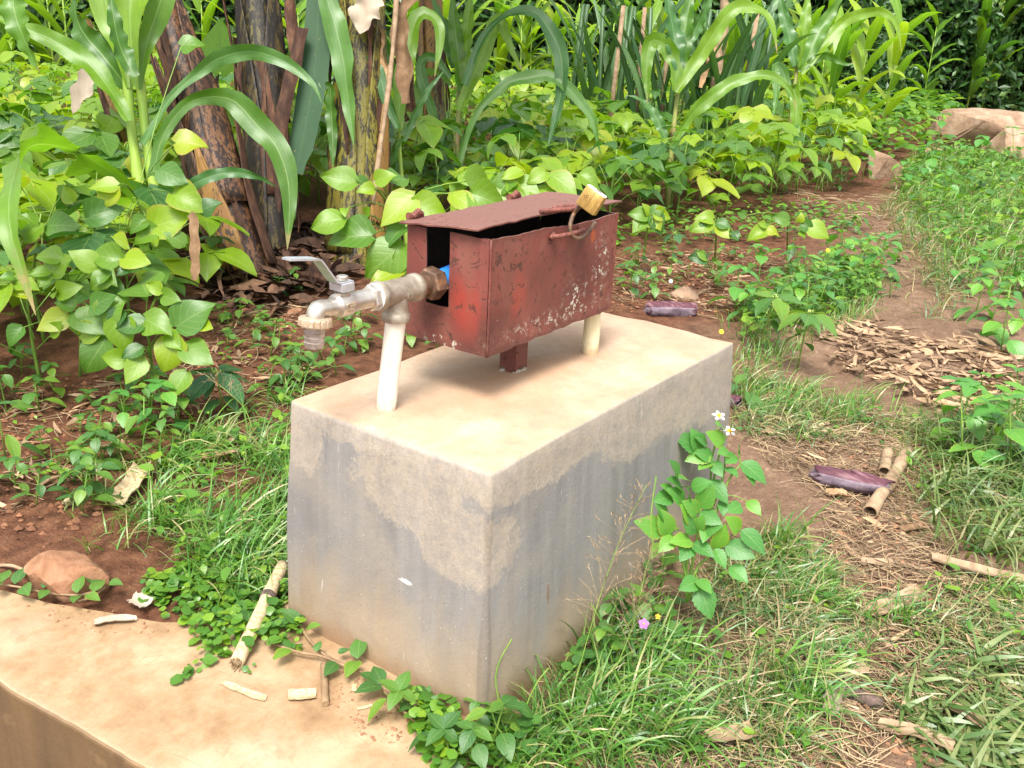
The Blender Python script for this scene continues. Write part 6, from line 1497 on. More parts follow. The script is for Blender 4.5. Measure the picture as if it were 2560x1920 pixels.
def bract(label, p0, p1, rad, seed):
    """rolled-up banana flower bract: a curled shell open along one side"""
    a = Vector((p0[0], p0[1], rad * 0.95)); b = Vector((p1[0], p1[1], rad * 0.95)); d = b - a; t = d.normalized(); s = Vector((-t.y, t.x, 0)); up = Vector((0, 0, 1))
    o = thing('banana_bract', label, 'banana bract', a, 'fallen banana bracts')
    r = random.Random(seed)
    def shell(a0, a1, k1, nm, mat, l0, l1):
        n, m = 12, 12; vs, fs = [], []
        for i in range(n + 1):
            f = l0 + (l1 - l0) * i / n
            rr_ = rad * k1 * (0.80 + 0.24 * math.sin(3.14 * min(1, max(0, f * 0.8 + 0.15)))) * (1 + 0.06 * math.sin(9 * f + seed))
            for k in range(m + 1):
                th = a0 + (a1 - a0) * k / m; q = rr_ * (1 + 0.09 * math.sin(3 * th + seed + 5 * f) + r.uniform(-0.05, 0.05) - 0.12 * (k / m))
                e = r.uniform(-0.06, 0.06) * d.length if i in (0, n) else 0
                vs.append(a + t * (d.length * f + e) + s * (math.cos(th) * q + 0.25 * rad * math.sin(4 * f + seed)) + up * (math.sin(th) * q * 0.95))
        for i in range(n):
            for k in range(m): fs.append((i * (m + 1) + k, i * (m + 1) + k + 1, (i + 1) * (m + 1) + k + 1, (i + 1) * (m + 1) + k))
        mb = MB(a); mb.add(vs, fs); x = mb.build(nm, mat, o); md = x.modifiers.new('t', 'SOLIDIFY'); md.thickness = 0.0025
    shell(-0.6, 5.0, 1.0, 'outer_layer', 'bract', 0, 1)
    shell(1.2, 3.2 + 3.2, 0.72, 'inner_layer', 'bract_in', -0.04, 1.02)
    shell(2.6, 4.4, 1.08, 'folded_edge', 'bract_in', 0.03, 0.98)
    shell(0.8, 1.7, 1.06, 'torn_flap', 'bract', 0.5, 1.05)
    return o
bract('rolled purplish banana bract lying across a dry tube on the path', (1.231, -0.114), (1.280, -0.280), 0.026, 2)
bract('dark purple banana bract on the red soil behind the block', (2.228, 0.912), (2.331, 0.760), 0.036, 4)
bract('small blackened bract beside the far bottom corner of the block', (1.580, 0.270), (1.567, 0.240), 0.02, 6)
def tube_thing(label, p0, p1, rad, seed):
    a = Vector((p0[0], p0[1], rad)); b = Vector((p1[0], p1[1], rad)); o = thing('dry_tube', label, 'dry stalk', a, 'dry hollow stalks')
    mb = MB(a); P = [a.lerp(b, k / 9) + Vector((0, 0, 0.004 * math.sin(k))) for k in range(10)]
    mb.tube(P, [rad * (1 + 0.08 * math.sin(k * 1.7 + seed)) for k in range(10)], 12, cap=False)
    x = mb.build('shell', 'tube_dry', o); md = x.modifiers.new('t', 'SOLIDIFY'); md.thickness = 0.003; md.offset = -1
tube_thing('hollow dry stalk lying under the purplish bract on the path', (1.130, -0.282), (1.559, -0.257), 0.017, 1)
tube_thing('second hollow dry stalk beside the bract, running up the path', (1.387, -0.242), (1.526, -0.212), 0.015, 2)
lay('wood_strip', 'long pale bark strip lying across the path at the picture edge', 'bark strip', (1.013, -0.451), (1.072, -0.645), 0.035, 'tube_dry', 0.004, 0.3, 0.012, 3, 0.2)
lay('wood_strip', 'broad brown wood strip lying flat in the middle of the path', 'bark strip', (0.721, -0.400), (0.853, -0.475), 0.045, 'tube_dry', 0.004, 0.15, 0.008, 4, 0.15)
lay('wood_strip', 'narrow split bark strip just above the broad one on the path', 'bark strip', (0.904, -0.331), (0.934, -0.394), 0.028, 'tube_dry', 0.003, 0.25, 0.006, 5, 0.3)
lay('wood_strip', 'long brown bark strip at the bottom of the path', 'bark strip', (0.393, -0.518), (0.414, -0.630), 0.030, 'tube_dry', 0.004, 0.35, 0.006, 6, 0.25)
a_, b_ = (0.438, -0.436), (0.453, -0.507)
rod('charred_stick', 'dark weathered stick lying beside the pale husk on the path', 'stick', [(a_[0], a_[1], 0.012), ((a_[0] + b_[0]) / 2, (a_[1] + b_[1]) / 2, 0.014), (b_[0], b_[1], 0.010)], 0.012, 'bark_dark', knots=(2, 5, 8))
lay('husk', 'pale yellow husk scrap standing on the path beside the charred stick', 'husk', (0.358, -0.453), (0.431, -0.428), 0.034, 'dry_pale', 0.002, 0.9, 0.012, 8, 0.35)
lay('dry_leaf', 'jagged brown dead leaf on the path above the charred stick', 'dead leaf', (0.472, -0.436), (0.546, -0.452), 0.03, 'tube_dry', 0.001, 0.2, 0.008, 9, 0.7)
lay('dry_leaf', 'small square brown leaf scrap under the charred stick', 'dead leaf', (0.420, -0.450), (0.422, -0.473), 0.014, 'tube_dry', 0.001, 0.1, 0.006, 10, 0.2)
lay('dry_leaf', 'curled brown dead leaf between the wide grass blades', 'dead leaf', (0.508, -0.606), (0.488, -0.654), 0.028, 'tube_dry', 0.001, 0.6, 0.015, 11, 0.3)
lay('dry_leaf', 'pale straw leaf pointing up the path between grass tufts', 'dead leaf', (1.474, 0.006), (1.633, -0.023), 0.02, 'chip', 0.001, 0.4, 0.008, 12, 0.3)
lay('dry_leaf', 'brown sheath scrap below the purplish bract', 'dead leaf', (1.165, -0.171), (1.199, -0.211), 0.035, 'dry', 0.002, 0.6, 0.006, 13, 0.4)
lay('dry_leaf', 'narrow brown leaf at the path rim below the litter heap', 'dead leaf', (1.116, -0.367), (1.176, -0.394), 0.025, 'dry', 0.002, 0.4, 0.006, 14, 0.3)
lay('dry_leaf', 'tan leaf piece at the bottom edge of the grassy patch', 'dead leaf', (0.175, -0.320), (0.238, -0.362), 0.04, 'tube_dry', 0.002, 0.3, 0.02, 15, 0.3)
lay('dry_leaf', 'dry grey stick like leaf by the rocks on the path', 'dead leaf', (5.948, 0.846), (6.297, 0.762), 0.05, 'tube_dry', 0.006, 0.4, 0.02, 16, 0.2)
RANK = 'first second third fourth fifth sixth seventh eighth ninth tenth eleventh twelfth'.split()
_lit = sorted([((1.879, 2.805), (1.667, 2.350), 0.05), ((2.069, 2.952), (2.054, 2.801), 0.08), ((1.665, 2.710), (1.471, 2.293), 0.06), ((1.487, 2.608), (1.335, 2.272), 0.06), ((1.846, 2.540), (1.710, 2.182), 0.07), ((2.227, 2.809), (1.889, 2.360), 0.06), ((1.424, 2.338), (1.421, 2.113), 0.05), ((1.576, 2.190), (1.576, 1.997), 0.06), ((1.306, 2.454), (1.230, 2.229), 0.05), ((1.532, 2.003), (1.812, 2.210), 0.09), ((1.852, 2.986), (1.575, 2.524), 0.07), ((1.670, 2.434), (1.510, 2.138), 0.05)], key=lambda e: (e[0][0] - 1.586) ** 2 + (e[0][1] - 2.514) ** 2)
for k, (a, b, w) in enumerate(_lit):
    lay('dead_banana_leaf', 'dark dead banana leaf strip in the litter, %s along from the leaning banana stem' % RANK[k], 'dead leaf', a, b, w, 'ban_dead', 0.004, 1.2, 0.02, 30 + k, 0.3, group='dead banana leaf strips under the stems')

# ------------------------------------------------------------------ weeds
W1 = [weed_recipe(s, 'weed', 0.08 + 0.02 * (s % 3), 0.045, 3, 4) for s in range(5)]
W2 = [weed_recipe(s + 30, 'bidens', 0.14 + 0.03 * (s % 3), 0.06, 3, 4) for s in range(4)]
W3 = [weed_recipe(s + 60, 'round', 0.05 + 0.02 * (s % 2), 0.030, 2, 3) for s in range(3)]
W4 = [weed_recipe(s + 80, 'lance', 0.16, 0.08, 4, 4) for s in range(3)]
RO_ = [rosette_recipe(s) for s in range(3)]
r3 = random.Random(77)
ORD = 'first second third fourth fifth sixth seventh eighth ninth tenth eleventh twelfth thirteenth fourteenth fifteenth sixteenth seventeenth eighteenth nineteenth twentieth'.split()
ORD += ['twenty-' + o for o in ORD[:9]] + ['thirtieth'] + ['thirty-' + o for o in ORD[:9]]
def weeds(spots, recs, what, group, s0=0.8, s1=1.25, cat='weed', name='weed', mark=None):
    mk_, mx_, my_ = mark
    spots = sorted(spots, key=lambda p: (p[0] - mx_) ** 2 + (p[1] - my_) ** 2)
    for k, xy in enumerate(spots):
        label = '%s, %s from the %s' % (what, ORD[k], mk_)
        plant(r3.choice(recs), name, label, cat, group, xy, r3.uniform(0, 6.28), r3.uniform(s0, s1))
weeds([(0.321, 2.001), (0.312, 1.808), (0.231, 1.744), (0.342, 1.660), (0.369, 1.538), (0.222, 1.527), (0.221, 1.447), (0.093, 1.480), (0.156, 1.772), (0.036, 1.195), (0.023, 1.288), (-0.063, 1.308), (-0.070, 1.216), (0.093, 1.333), (0.504, 1.660)], W1 + W3, 'seedling weed on bare red soil', 'seedlings on the red soil beside the slab', mark=('brown stone', *(-0.207, 0.837)))
weeds([(0.114, 1.281), (0.145, 1.288), (0.361, 1.424), (0.347, 1.322), (0.300, 1.424), (0.276, 1.322), (0.183, 1.289), (0.014, 1.119), (-0.022, 1.113), (0.266, 1.256), (0.405, 1.359)], W1 + W2[:1], 'leafy weed at the grass rim', 'weeds at the grass rim beside the block', mark=('torn bark piece', *(0.106, 1.115)))
weeds([(0.991, 1.871), (0.946, 1.709), (0.893, 1.765), (1.058, 1.801), (1.422, 2.135), (1.523, 2.140), (1.056, 2.028), (1.110, 1.973), (0.932, 1.601), (1.045, 1.682), (1.169, 1.943), (0.926, 1.489), (0.860, 1.361), (0.728, 1.377)], W1 + W3, 'little weed in shaded litter', 'weeds in the shaded litter below the tap', mark=('leaning brown banana stem', *(1.566, 2.489)))
weeds([(1.108, 1.442), (1.180, 1.463), (0.951, 1.310), (0.850, 1.337), (0.815, 1.347), (1.210, 1.432), (1.418, 1.679), (1.281, 1.597), (1.373, 1.261), (1.395, 1.340), (1.364, 1.372), (1.006, 1.426), (0.769, 1.343)], W1, 'weed behind the block', 'weeds behind the block under the tap', mark=('hose nozzle of the tap', -0.09, 0.272))
weeds([(2.747, 1.274), (2.437, 1.111), (2.553, 1.164), (3.212, 1.301), (3.218, 1.367), (2.700, 1.020), (2.577, 1.084), (2.833, 0.890), (3.244, 1.200), (2.961, 1.005), (2.899, 0.883), (3.450, 1.078), (3.303, 0.903), (2.939, 1.089), (2.823, 1.139), (2.901, 1.320), (2.416, 0.973), (3.072, 1.025)], W1 + W3, 'small weed on the soil strip', 'weeds on the soil strip behind the block', mark=('dark purple bract behind the block', *(2.278, 0.838)))
weeds([(2.643, 0.694), (2.726, 0.663), (2.696, 0.589), (2.928, 0.625), (3.092, 0.636), (2.826, 0.563), (2.915, 0.666), (3.305, 0.673), (3.395, 0.781), (3.157, 0.572), (3.378, 0.603), (3.566, 0.618), (2.921, 0.521), (2.883, 0.453), (3.134, 0.478), (3.562, 0.555), (3.502, 0.482), (3.379, 0.415), (3.270, 0.461), (3.563, 0.424), (2.846, 0.387), (2.682, 0.403), (2.580, 0.459), (2.402, 0.502), (2.448, 0.594), (2.536, 0.504), (2.517, 0.384), (2.995, 0.394), (3.163, 0.393), (3.028, 0.470), (2.518, 0.667), (3.132, 0.716), (3.733, 0.739), (3.862, 0.691), (3.867, 0.577), (3.765, 0.496)], W2 + W1 + W4[:1], 'leafy weed in the path thicket', 'weeds in the thicket along the path edge', 0.9, 1.5, mark=('far top corner of the block', 0.867, 0.0))
weeds([(4.272, 0.702), (4.234, 0.615), (4.122, 0.524), (4.442, 0.546), (4.558, 0.877), (4.689, 0.852), (3.907, 0.432), (3.282, 0.274), (3.222, 0.334)], W1 + W4, 'upright weed along the path', 'weeds along the middle of the path', 0.9, 1.4, mark=('wilting yellow bean plant', *(3.891, 0.971)))
weeds([(7.342, 1.271), (7.367, 1.144), (8.206, 1.195), (8.860, 1.226), (8.488, 0.986), (8.016, 0.756), (7.595, 0.550), (6.904, 0.349), (6.726, 0.948), (6.960, 0.856), (6.543, 0.645), (6.509, 0.503), (6.145, 0.326), (5.734, 0.174), (8.371, 1.321), (7.304, 1.747), (6.615, 1.421), (6.113, 1.439), (6.743, 1.729), (8.251, 1.408), (6.617, 1.129), (7.631, 0.942), (7.178, 0.682), (8.444, 0.659), (6.377, 0.956), (6.141, 0.726), (7.037, 0.511)], W2 + W1, 'bushy weed on the boulder verge', 'weeds on the verge beside the boulders', 1.3, 2.3, mark=('squarish tan rock', *(7.244, 1.455)))
weeds([(1.740, -0.337), (1.617, -0.424), (1.740, -0.452), (1.643, -0.506), (1.570, -0.397), (1.870, -0.482), (1.857, -0.407), (3.438, -0.160), (3.089, -0.266), (2.915, -0.192), (2.756, -0.273), (3.192, -0.093), (3.710, -0.172), (3.534, 0.002), (3.680, 0.136)], W2, 'toothed weed on the path verge', 'toothed weeds on the verge of the path', 0.9, 1.4, mark=('dry leaf heap', *(2.363, -0.169)))
weeds([(-0.066, 0.091), (-0.050, 0.057), (-0.048, 0.028), (-0.093, 0.044), (-0.060, -0.009), (-0.031, -0.019), (-0.046, -0.053), (-0.002, -0.042), (-0.095, 0.008), (-0.076, -0.040), (-0.027, -0.089), (0.001, -0.098), (-0.091, -0.023)], W3 + W1[:2], 'small weed on the ground', 'weeds at the foot of the near block corner', 0.8, 1.2, mark=('near bottom corner of the block', -0.016, -0.016))
weeds([(0.228, -0.058), (0.165, -0.068), (0.329, -0.044), (0.395, -0.069), (0.235, -0.114), (0.537, -0.042), (0.490, 0.013), (0.435, -0.080), (0.390, -0.135)], W1 + W3, 'weed hidden in grass', 'weeds in the grass along the long block face', 0.8, 1.2, mark=('bushy toothed weed by the block', *(0.532, -0.107)))
plant(rosette_recipe(40, 0.13, 0.10, 6), 'weed', 'dark oval leaved weed with a knot of green buds beside the block', 'weed', 'oval leaved budding weeds', (0.540, 1.333), 0.4, 1.0)
plant(rosette_recipe(41, 0.19, 0.085, 4), 'weed', 'four leaved weed standing alone before the leaning banana stem', 'weed', 'oval leaved budding weeds', (1.336, 2.423), 0.9, 1.1)
plant(rosette_recipe(42, 0.20, 0.10, 5, 'weed'), 'weed', 'oval leaved weed with pale yellow heart just past the far block corner', 'weed', 'oval leaved budding weeds', (2.140, 0.413), 0.2, 1.0)
plant(rosette_recipe(43, 0.20, 0.10, 5, 'weed'), 'weed', 'oval leaved weed with pale yellow heart beside the litter heap', 'weed', 'oval leaved budding weeds', (2.067, 0.242), 1.0, 1.05)
plant(rosette_recipe(44, 0.30, 0.13, 6), 'weed', 'bluish oval leaved weed at the path corner of the bean patch', 'weed', 'oval leaved budding weeds', (7.143, 1.866), 0.3, 1.2)
plant(rosette_recipe(45, 0.14, 0.07, 5), 'weed', 'small oval leaved weed under the bluish bean plant', 'weed', 'oval leaved budding weeds', (3.110, 1.256), 0.3, 1.0)
plant(rosette_recipe(46, 0.26, 0.09, 6, 'weed'), 'weed', 'round leaved weed standing in shade between banana stem and drooping maize leaf', 'weed', 'oval leaved budding weeds', (1.940, 2.906), 0.3, 1.1)
plant(weed_recipe(91, 'lance', 0.2, 0.09, 3, 4), 'weed', 'grey green weed at the picture edge beside seedlings', 'weed', None, (-0.012, 1.451), 0.5, 0.9)
plant(weed_recipe(92, 'lance', 0.05, 0.16, 1, 2), 'weed', 'single long leaf weed lying past the far block corner', 'weed', None, (1.668, 0.297), 2.2, 0.9)
plant(weed_recipe(93, 'weed', 0.16, 0.06, 2, 3), 'weed', 'leaf tip poking up below the slab at the picture corner', 'weed', None, (-0.487, 0.522), 0.5, 0.8, z=-0.215)

# flowering bidens against the long face of the block
def flower(o, off, p, petals=5, pr=0.011, tilt=Vector((-0.3, -0.3, 1))):
    t = tilt.normalized(); a = t.orthogonal().normalized(); b = t.cross(a); p = Vector(p) - off
    hm = MB(); hm.lathe(p - t * 0.003, t, [(0, 0.0025), (0.002, 0.0045), (0.006, 0.005), (0.009, 0.0035), (0.010, 0.001)], 10)
    f = hm.build('flower_head', 'yellow_flower', o)
    for k in range(petals):
        an = k * 6.283 / petals; d = a * math.cos(an) + b * math.sin(an); mb = MB()
        y = (d + t * 0.05).normalized(); z = t; x = y.cross(z)
        leaf_pts(mb, 'oval', pr, pr * 0.7, fold=0.1, droop=0.2, nl=4, across=2, base=p + d * 0.004 + t * 0.003, mat3=Matrix((x, y, z)).transposed())
        mb.build('petal', 'white_flower', f)
def bidens(label, base, stems, leaves, flowers=(), buds=()):
    b = Vector((base[0], base[1], gz(*base))); o = thing('bidens_plant', label, 'flowering weed', b, 'flowering weeds by the block')
    mb = MB(b)
    nodes = []
    for s in stems:
        P = spline(s, 10); nodes += P; mb.tube(P, [0.0032 - 0.00018 * k for k in range(10)], 6)
    for lb, lt in leaves:
        lb = Vector(lb); c = min(nodes, key=lambda q: (q - lb).length + (0.05 if q.z > lb.z + 0.01 else 0)); mb.tube([c, (c + lb) / 2 + Vector((0, 0, 0.004)), lb], 0.0011, 4, cap=False)
    mb.build('stem', 'stem', o)
    r = random.Random(9)
    for lb, lt in leaves:
        nn = FACE * 0.7 + UP * 0.5 + Vector((r.uniform(-0.35, 0.35), r.uniform(-0.35, 0.35), r.uniform(-0.2, 0.2)))
        link('leaf', r.choice(unit('bidens')), None, o, Matrix.Translation(-b) @ aim(lb, lt, nn, (Vector(lt) - Vector(lb)).length * 1.04))
    for f in flowers: flower(o, b, f)
    for f in buds:
        hm = MB(); hm.lathe(Vector(f) - b, UP, [(0, 0.002), (0.003, 0.004), (0.007, 0.0035), (0.009, 0.001)], 8); hm.build('bud', 'bud', o)
    return o
bidens('bushy toothed leaved weed in front, against the long face of the block', (0.532, -0.107),
    [[(0.395, -0.162, 0.095), (0.406, -0.149, 0.140), (0.423, -0.137, 0.193), (0.434, -0.119, 0.246), (0.440, -0.099, 0.287), (0.443, -0.088, 0.311)], [(0.382, -0.170, 0.112), (0.405, -0.168, 0.165), (0.437, -0.191, 0.198), (0.455, -0.202, 0.220)], [(0.421, -0.149, 0.116), (0.453, -0.141, 0.197), (0.468, -0.135, 0.237), (0.477, -0.131, 0.262)], [(0.389, -0.156, 0.148), (0.396, -0.131, 0.202), (0.390, -0.110, 0.220)]],
    [((0.371, -0.111, 0.233), (0.325, -0.083, 0.261)), ((0.375, -0.120, 0.229), (0.353, -0.113, 0.278)), ((0.379, -0.128, 0.225), (0.336, -0.126, 0.220)), ((0.395, -0.155, 0.219), (0.355, -0.140, 0.239)), ((0.394, -0.155, 0.216), (0.353, -0.161, 0.203)), ((0.395, -0.157, 0.216), (0.388, -0.202, 0.217)), ((0.415, -0.190, 0.209), (0.414, -0.213, 0.255)), ((0.415, -0.191, 0.208), (0.396, -0.225, 0.199)), ((0.429, -0.205, 0.216), (0.428, -0.259, 0.216)), ((0.452, -0.221, 0.241), (0.446, -0.277, 0.227)), ((0.450, -0.219, 0.241), (0.419, -0.209, 0.274)), ((0.383, -0.180, 0.156), (0.339, -0.173, 0.157)), ((0.383, -0.179, 0.157), (0.369, -0.215, 0.157)), ((0.384, -0.187, 0.147), (0.354, -0.224, 0.111)), ((0.424, -0.221, 0.181), (0.411, -0.261, 0.177)), ((0.396, -0.108, 0.292), (0.354, -0.099, 0.298)), ((0.398, -0.110, 0.292), (0.372, -0.107, 0.325)), ((0.405, -0.126, 0.284), (0.375, -0.117, 0.316)), ((0.420, -0.132, 0.307), (0.415, -0.162, 0.334)), ((0.411, -0.109, 0.324), (0.389, -0.106, 0.363)), ((0.409, -0.118, 0.306), (0.378, -0.109, 0.336)), ((0.411, -0.131, 0.288), (0.396, -0.146, 0.319)), ((0.420, -0.153, 0.276), (0.415, -0.171, 0.322)), ((0.416, -0.153, 0.267), (0.382, -0.141, 0.296)), ((0.417, -0.155, 0.266), (0.409, -0.198, 0.268)), ((0.407, -0.150, 0.253), (0.378, -0.140, 0.290)), ((0.405, -0.159, 0.235), (0.377, -0.150, 0.272)), ((0.409, -0.163, 0.236), (0.407, -0.197, 0.264)), ((0.403, -0.154, 0.237), (0.391, -0.171, 0.270)), ((0.420, -0.123, 0.319), (0.391, -0.123, 0.342)), ((0.379, -0.108, 0.255), (0.356, -0.108, 0.290)), ((0.421, -0.174, 0.246), (0.384, -0.181, 0.240))])
bidens('taller toothed leaved weed with two white daisy like flowers beside the block', (0.799, -0.034),
    [[(0.646, -0.094, 0.091), (0.661, -0.074, 0.153), (0.687, -0.055, 0.238), (0.704, -0.051, 0.280), (0.719, -0.044, 0.322)], [(0.655, -0.085, 0.124), (0.679, -0.068, 0.202), (0.708, -0.064, 0.269), (0.723, -0.069, 0.295)], [(0.665, -0.079, 0.154), (0.695, -0.081, 0.215), (0.709, -0.072, 0.260)], [(0.689, -0.053, 0.244), (0.688, -0.040, 0.261), (0.689, -0.032, 0.276)], [(0.638, -0.092, 0.133), (0.680, -0.099, 0.212), (0.703, -0.111, 0.243)]],
    [((0.660, -0.032, 0.271), (0.617, -0.006, 0.303)), ((0.662, -0.037, 0.267), (0.639, -0.030, 0.313)), ((0.672, -0.055, 0.261), (0.619, -0.034, 0.265)), ((0.667, -0.059, 0.246), (0.628, -0.055, 0.252)), ((0.670, -0.062, 0.246), (0.650, -0.096, 0.236)), ((0.655, -0.065, 0.210), (0.645, -0.120, 0.189)), ((0.704, -0.111, 0.246), (0.703, -0.174, 0.233)), ((0.702, -0.067, 0.307), (0.676, -0.065, 0.339)), ((0.694, -0.073, 0.281), (0.656, -0.055, 0.312)), ((0.683, -0.087, 0.235), (0.670, -0.121, 0.241)), ((0.681, -0.132, 0.166), (0.639, -0.126, 0.168)), ((0.707, -0.121, 0.237), (0.686, -0.155, 0.223)), ((0.712, -0.077, 0.313), (0.697, -0.104, 0.326)), ((0.673, -0.062, 0.252), (0.636, -0.049, 0.278)), ((0.701, -0.097, 0.260), (0.664, -0.099, 0.260)), ((0.706, -0.100, 0.266), (0.688, -0.115, 0.291)), ((0.661, -0.099, 0.173), (0.633, -0.120, 0.164)), ((0.691, -0.140, 0.175), (0.676, -0.177, 0.170)), ((0.674, -0.044, 0.281), (0.644, -0.041, 0.307)), ((0.695, -0.085, 0.265), (0.659, -0.082, 0.277))],
    flowers=[(0.711, -0.047, 0.328), (0.715, -0.072, 0.300)], buds=[(0.680, -0.035, 0.281)])
bidens('weed with one white flower on the far verge near the picture edge', (1.602, -0.434),
    [[(1.933, -0.396, -0.135), (1.942, -0.381, -0.094), (1.952, -0.377, -0.065)], [(1.935, -0.394, -0.127), (1.967, -0.411, -0.084), (1.999, -0.417, -0.025)]], [((1.958, -0.403, -0.035), (1.967, -0.456, -0.013)), ((1.948, -0.400, -0.052), (1.890, -0.346, -0.010)), ((1.913, -0.373, -0.087), (1.866, -0.334, -0.044)), ((1.978, -0.408, -0.002), (1.973, -0.433, 0.035)), ((1.970, -0.403, -0.010), (1.915, -0.359, 0.023)), ((1.914, -0.385, -0.102), (1.853, -0.358, -0.108)), ((1.932, -0.404, -0.093), (1.919, -0.448, -0.103)), ((1.979, -0.431, -0.034), (1.973, -0.480, -0.036)), ((1.936, -0.388, -0.061), (1.913, -0.419, -0.072))], flowers=[(1.937, -0.382, -0.047)])
# tiny wild flowers
def tiny(label, p, mat, petals, pr, base):
    b = Vector(base); o = thing('wild_flower', label, 'flower', b)
    mb = MB(b); mb.tube(spline([b, (b + Vector(p)) / 2 + Vector((0.005, 0, 0)), p], 6), 0.0009, 4); mb.build('stem', 'stem', o)
    t = (FACE + UP * 0.3).normalized(); a = t.orthogonal().normalized(); bb = t.cross(a); q = Vector(p) - b
    for k in range(petals):
        an = k * 6.283 / petals; d = a * math.cos(an) + bb * math.sin(an); x = d.cross(t); mb = MB()
        leaf_pts(mb, 'oval', pr, pr * 0.95, fold=0.05, droop=0.1, nl=4, across=2, base=q + d * 0.001, mat3=Matrix((x, d, t)).transposed()); mb.build('petal', mat, o)
    mb = MB(); mb.lathe(q, t, [(0, 0.002), (0.002, 0.0018), (0.0025, 0.0005)], 8); mb.build('centre', 'yellow_flower', o)
g_ = (0.394, -0.086); tiny('tiny purple five petalled flower in the grass by the block', (0.260, -0.145, 0.115), 'purple_flower', 5, 0.009, (g_[0], g_[1], 0))
g_ = (0.420, -0.102); tiny('tiny yellow flower in the grass beside the purple one', (0.278, -0.161, 0.127), 'yellow_flower', 5, 0.004, (g_[0], g_[1], 0))
g_ = (2.212, 0.588); tiny('tiny yellow flower just past the far block corner', (1.495, 0.294, 0.250), 'yellow_flower', 6, 0.007, (g_[0], g_[1], 0))
g_ = (3.070, 0.485); tiny('small orange flower on a tall stem above the path thicket', (1.988, 0.180, 0.430), 'yellow_flower', 6, 0.006, (g_[0], g_[1], 0))
g_ = (2.680, 1.040); tiny('tiny white flower on the soil strip behind the block', (2.159, 0.792, 0.180), 'white_flower', 6, 0.007, (g_[0], g_[1], 0))

# vine creeping along the foot of the block over the slab
def vine(label, runs, leaves, rad=0.0026, kind='weed', mat='twig', zlift=0.012):
    b = Vector((runs[0][0][0], runs[0][0][1], SZ)); o = thing('creeping_vine', label, 'vine', b)
    for rn in runs:
        mb = MB(b); mb.tube(spline([(x, y, zlift + SZ + 0.004 * math.sin(60 * x)) for x, y in rn], 16), rad, 6); mb.build('runner', mat, o)
    r = random.Random(3)
    for (p, q) in leaves:
        p3 = Vector((p[0], p[1], zlift + SZ + 0.008)); q3 = Vector((q[0], q[1], zlift + SZ + r.uniform(0.012, 0.035)))
        link('leaf', r.choice(unit(kind)), None, o, Matrix.Translation(-b) @ aim(p3, q3, Vector((r.uniform(-0.5, 0.1), r.uniform(-0.5, 0.1), 1))))
def pairs(l): return [(l[k], l[k + 1]) for k in range(0, len(l), 2)]
vine('green leaved vine creeping over the slab along the foot of the block', [[(-0.098, 0.388), (-0.088, 0.333), (-0.069, 0.293), (-0.062, 0.243), (-0.053, 0.208), (-0.063, 0.153), (-0.068, 0.105), (-0.082, 0.058)], [(-0.025, 0.396), (-0.047, 0.349), (-0.063, 0.290), (-0.060, 0.244)], [(-0.067, 0.150), (-0.081, 0.106), (-0.091, 0.054)]],
    pairs([(-0.027, 0.398), (0.024, 0.439), (-0.038, 0.367), (-0.026, 0.343), (-0.095, 0.344), (-0.134, 0.338), (-0.072, 0.305), (-0.056, 0.312), (-0.050, 0.274), (-0.034, 0.261), (-0.039, 0.236), (-0.005, 0.268), (-0.070, 0.257), (-0.106, 0.244), (-0.044, 0.232), (-0.086, 0.219), (-0.063, 0.172), (-0.061, 0.207), (-0.061, 0.158), (-0.045, 0.198), (-0.066, 0.155), (-0.106, 0.170), (-0.057, 0.128), (-0.038, 0.110), (-0.063, 0.092), (-0.094, 0.086), (-0.058, 0.079), (-0.036, 0.081), (-0.097, 0.410), (-0.080, 0.452), (-0.089, 0.382), (-0.116, 0.372), (-0.047, 0.404), (-0.075, 0.419), (-0.030, 0.392), (-0.050, 0.417), (-0.086, 0.063), (-0.113, 0.060), (-0.066, 0.059), (-0.046, 0.056), (-0.110, 0.426), (-0.140, 0.400), (-0.090, 0.456), (-0.057, 0.501)]))
vine('thin vine with bluish leaves running over the slab rim below the brown stone', [[(-0.304, 0.916), (-0.286, 0.879), (-0.258, 0.825), (-0.225, 0.781), (-0.198, 0.759)], [(-0.235, 0.763), (-0.214, 0.752), (-0.183, 0.756)]],
    pairs([(-0.300, 0.910), (-0.272, 0.946), (-0.287, 0.885), (-0.254, 0.909), (-0.281, 0.867), (-0.296, 0.826), (-0.261, 0.834), (-0.243, 0.844), (-0.260, 0.822), (-0.284, 0.802), (-0.230, 0.772), (-0.206, 0.799), (-0.224, 0.755), (-0.216, 0.720), (-0.210, 0.753), (-0.176, 0.774), (-0.198, 0.779), (-0.164, 0.813), (-0.235, 0.763), (-0.256, 0.739), (-0.305, 0.907), (-0.321, 0.885), (-0.173, 0.759), (-0.166, 0.731)]), 0.0022)

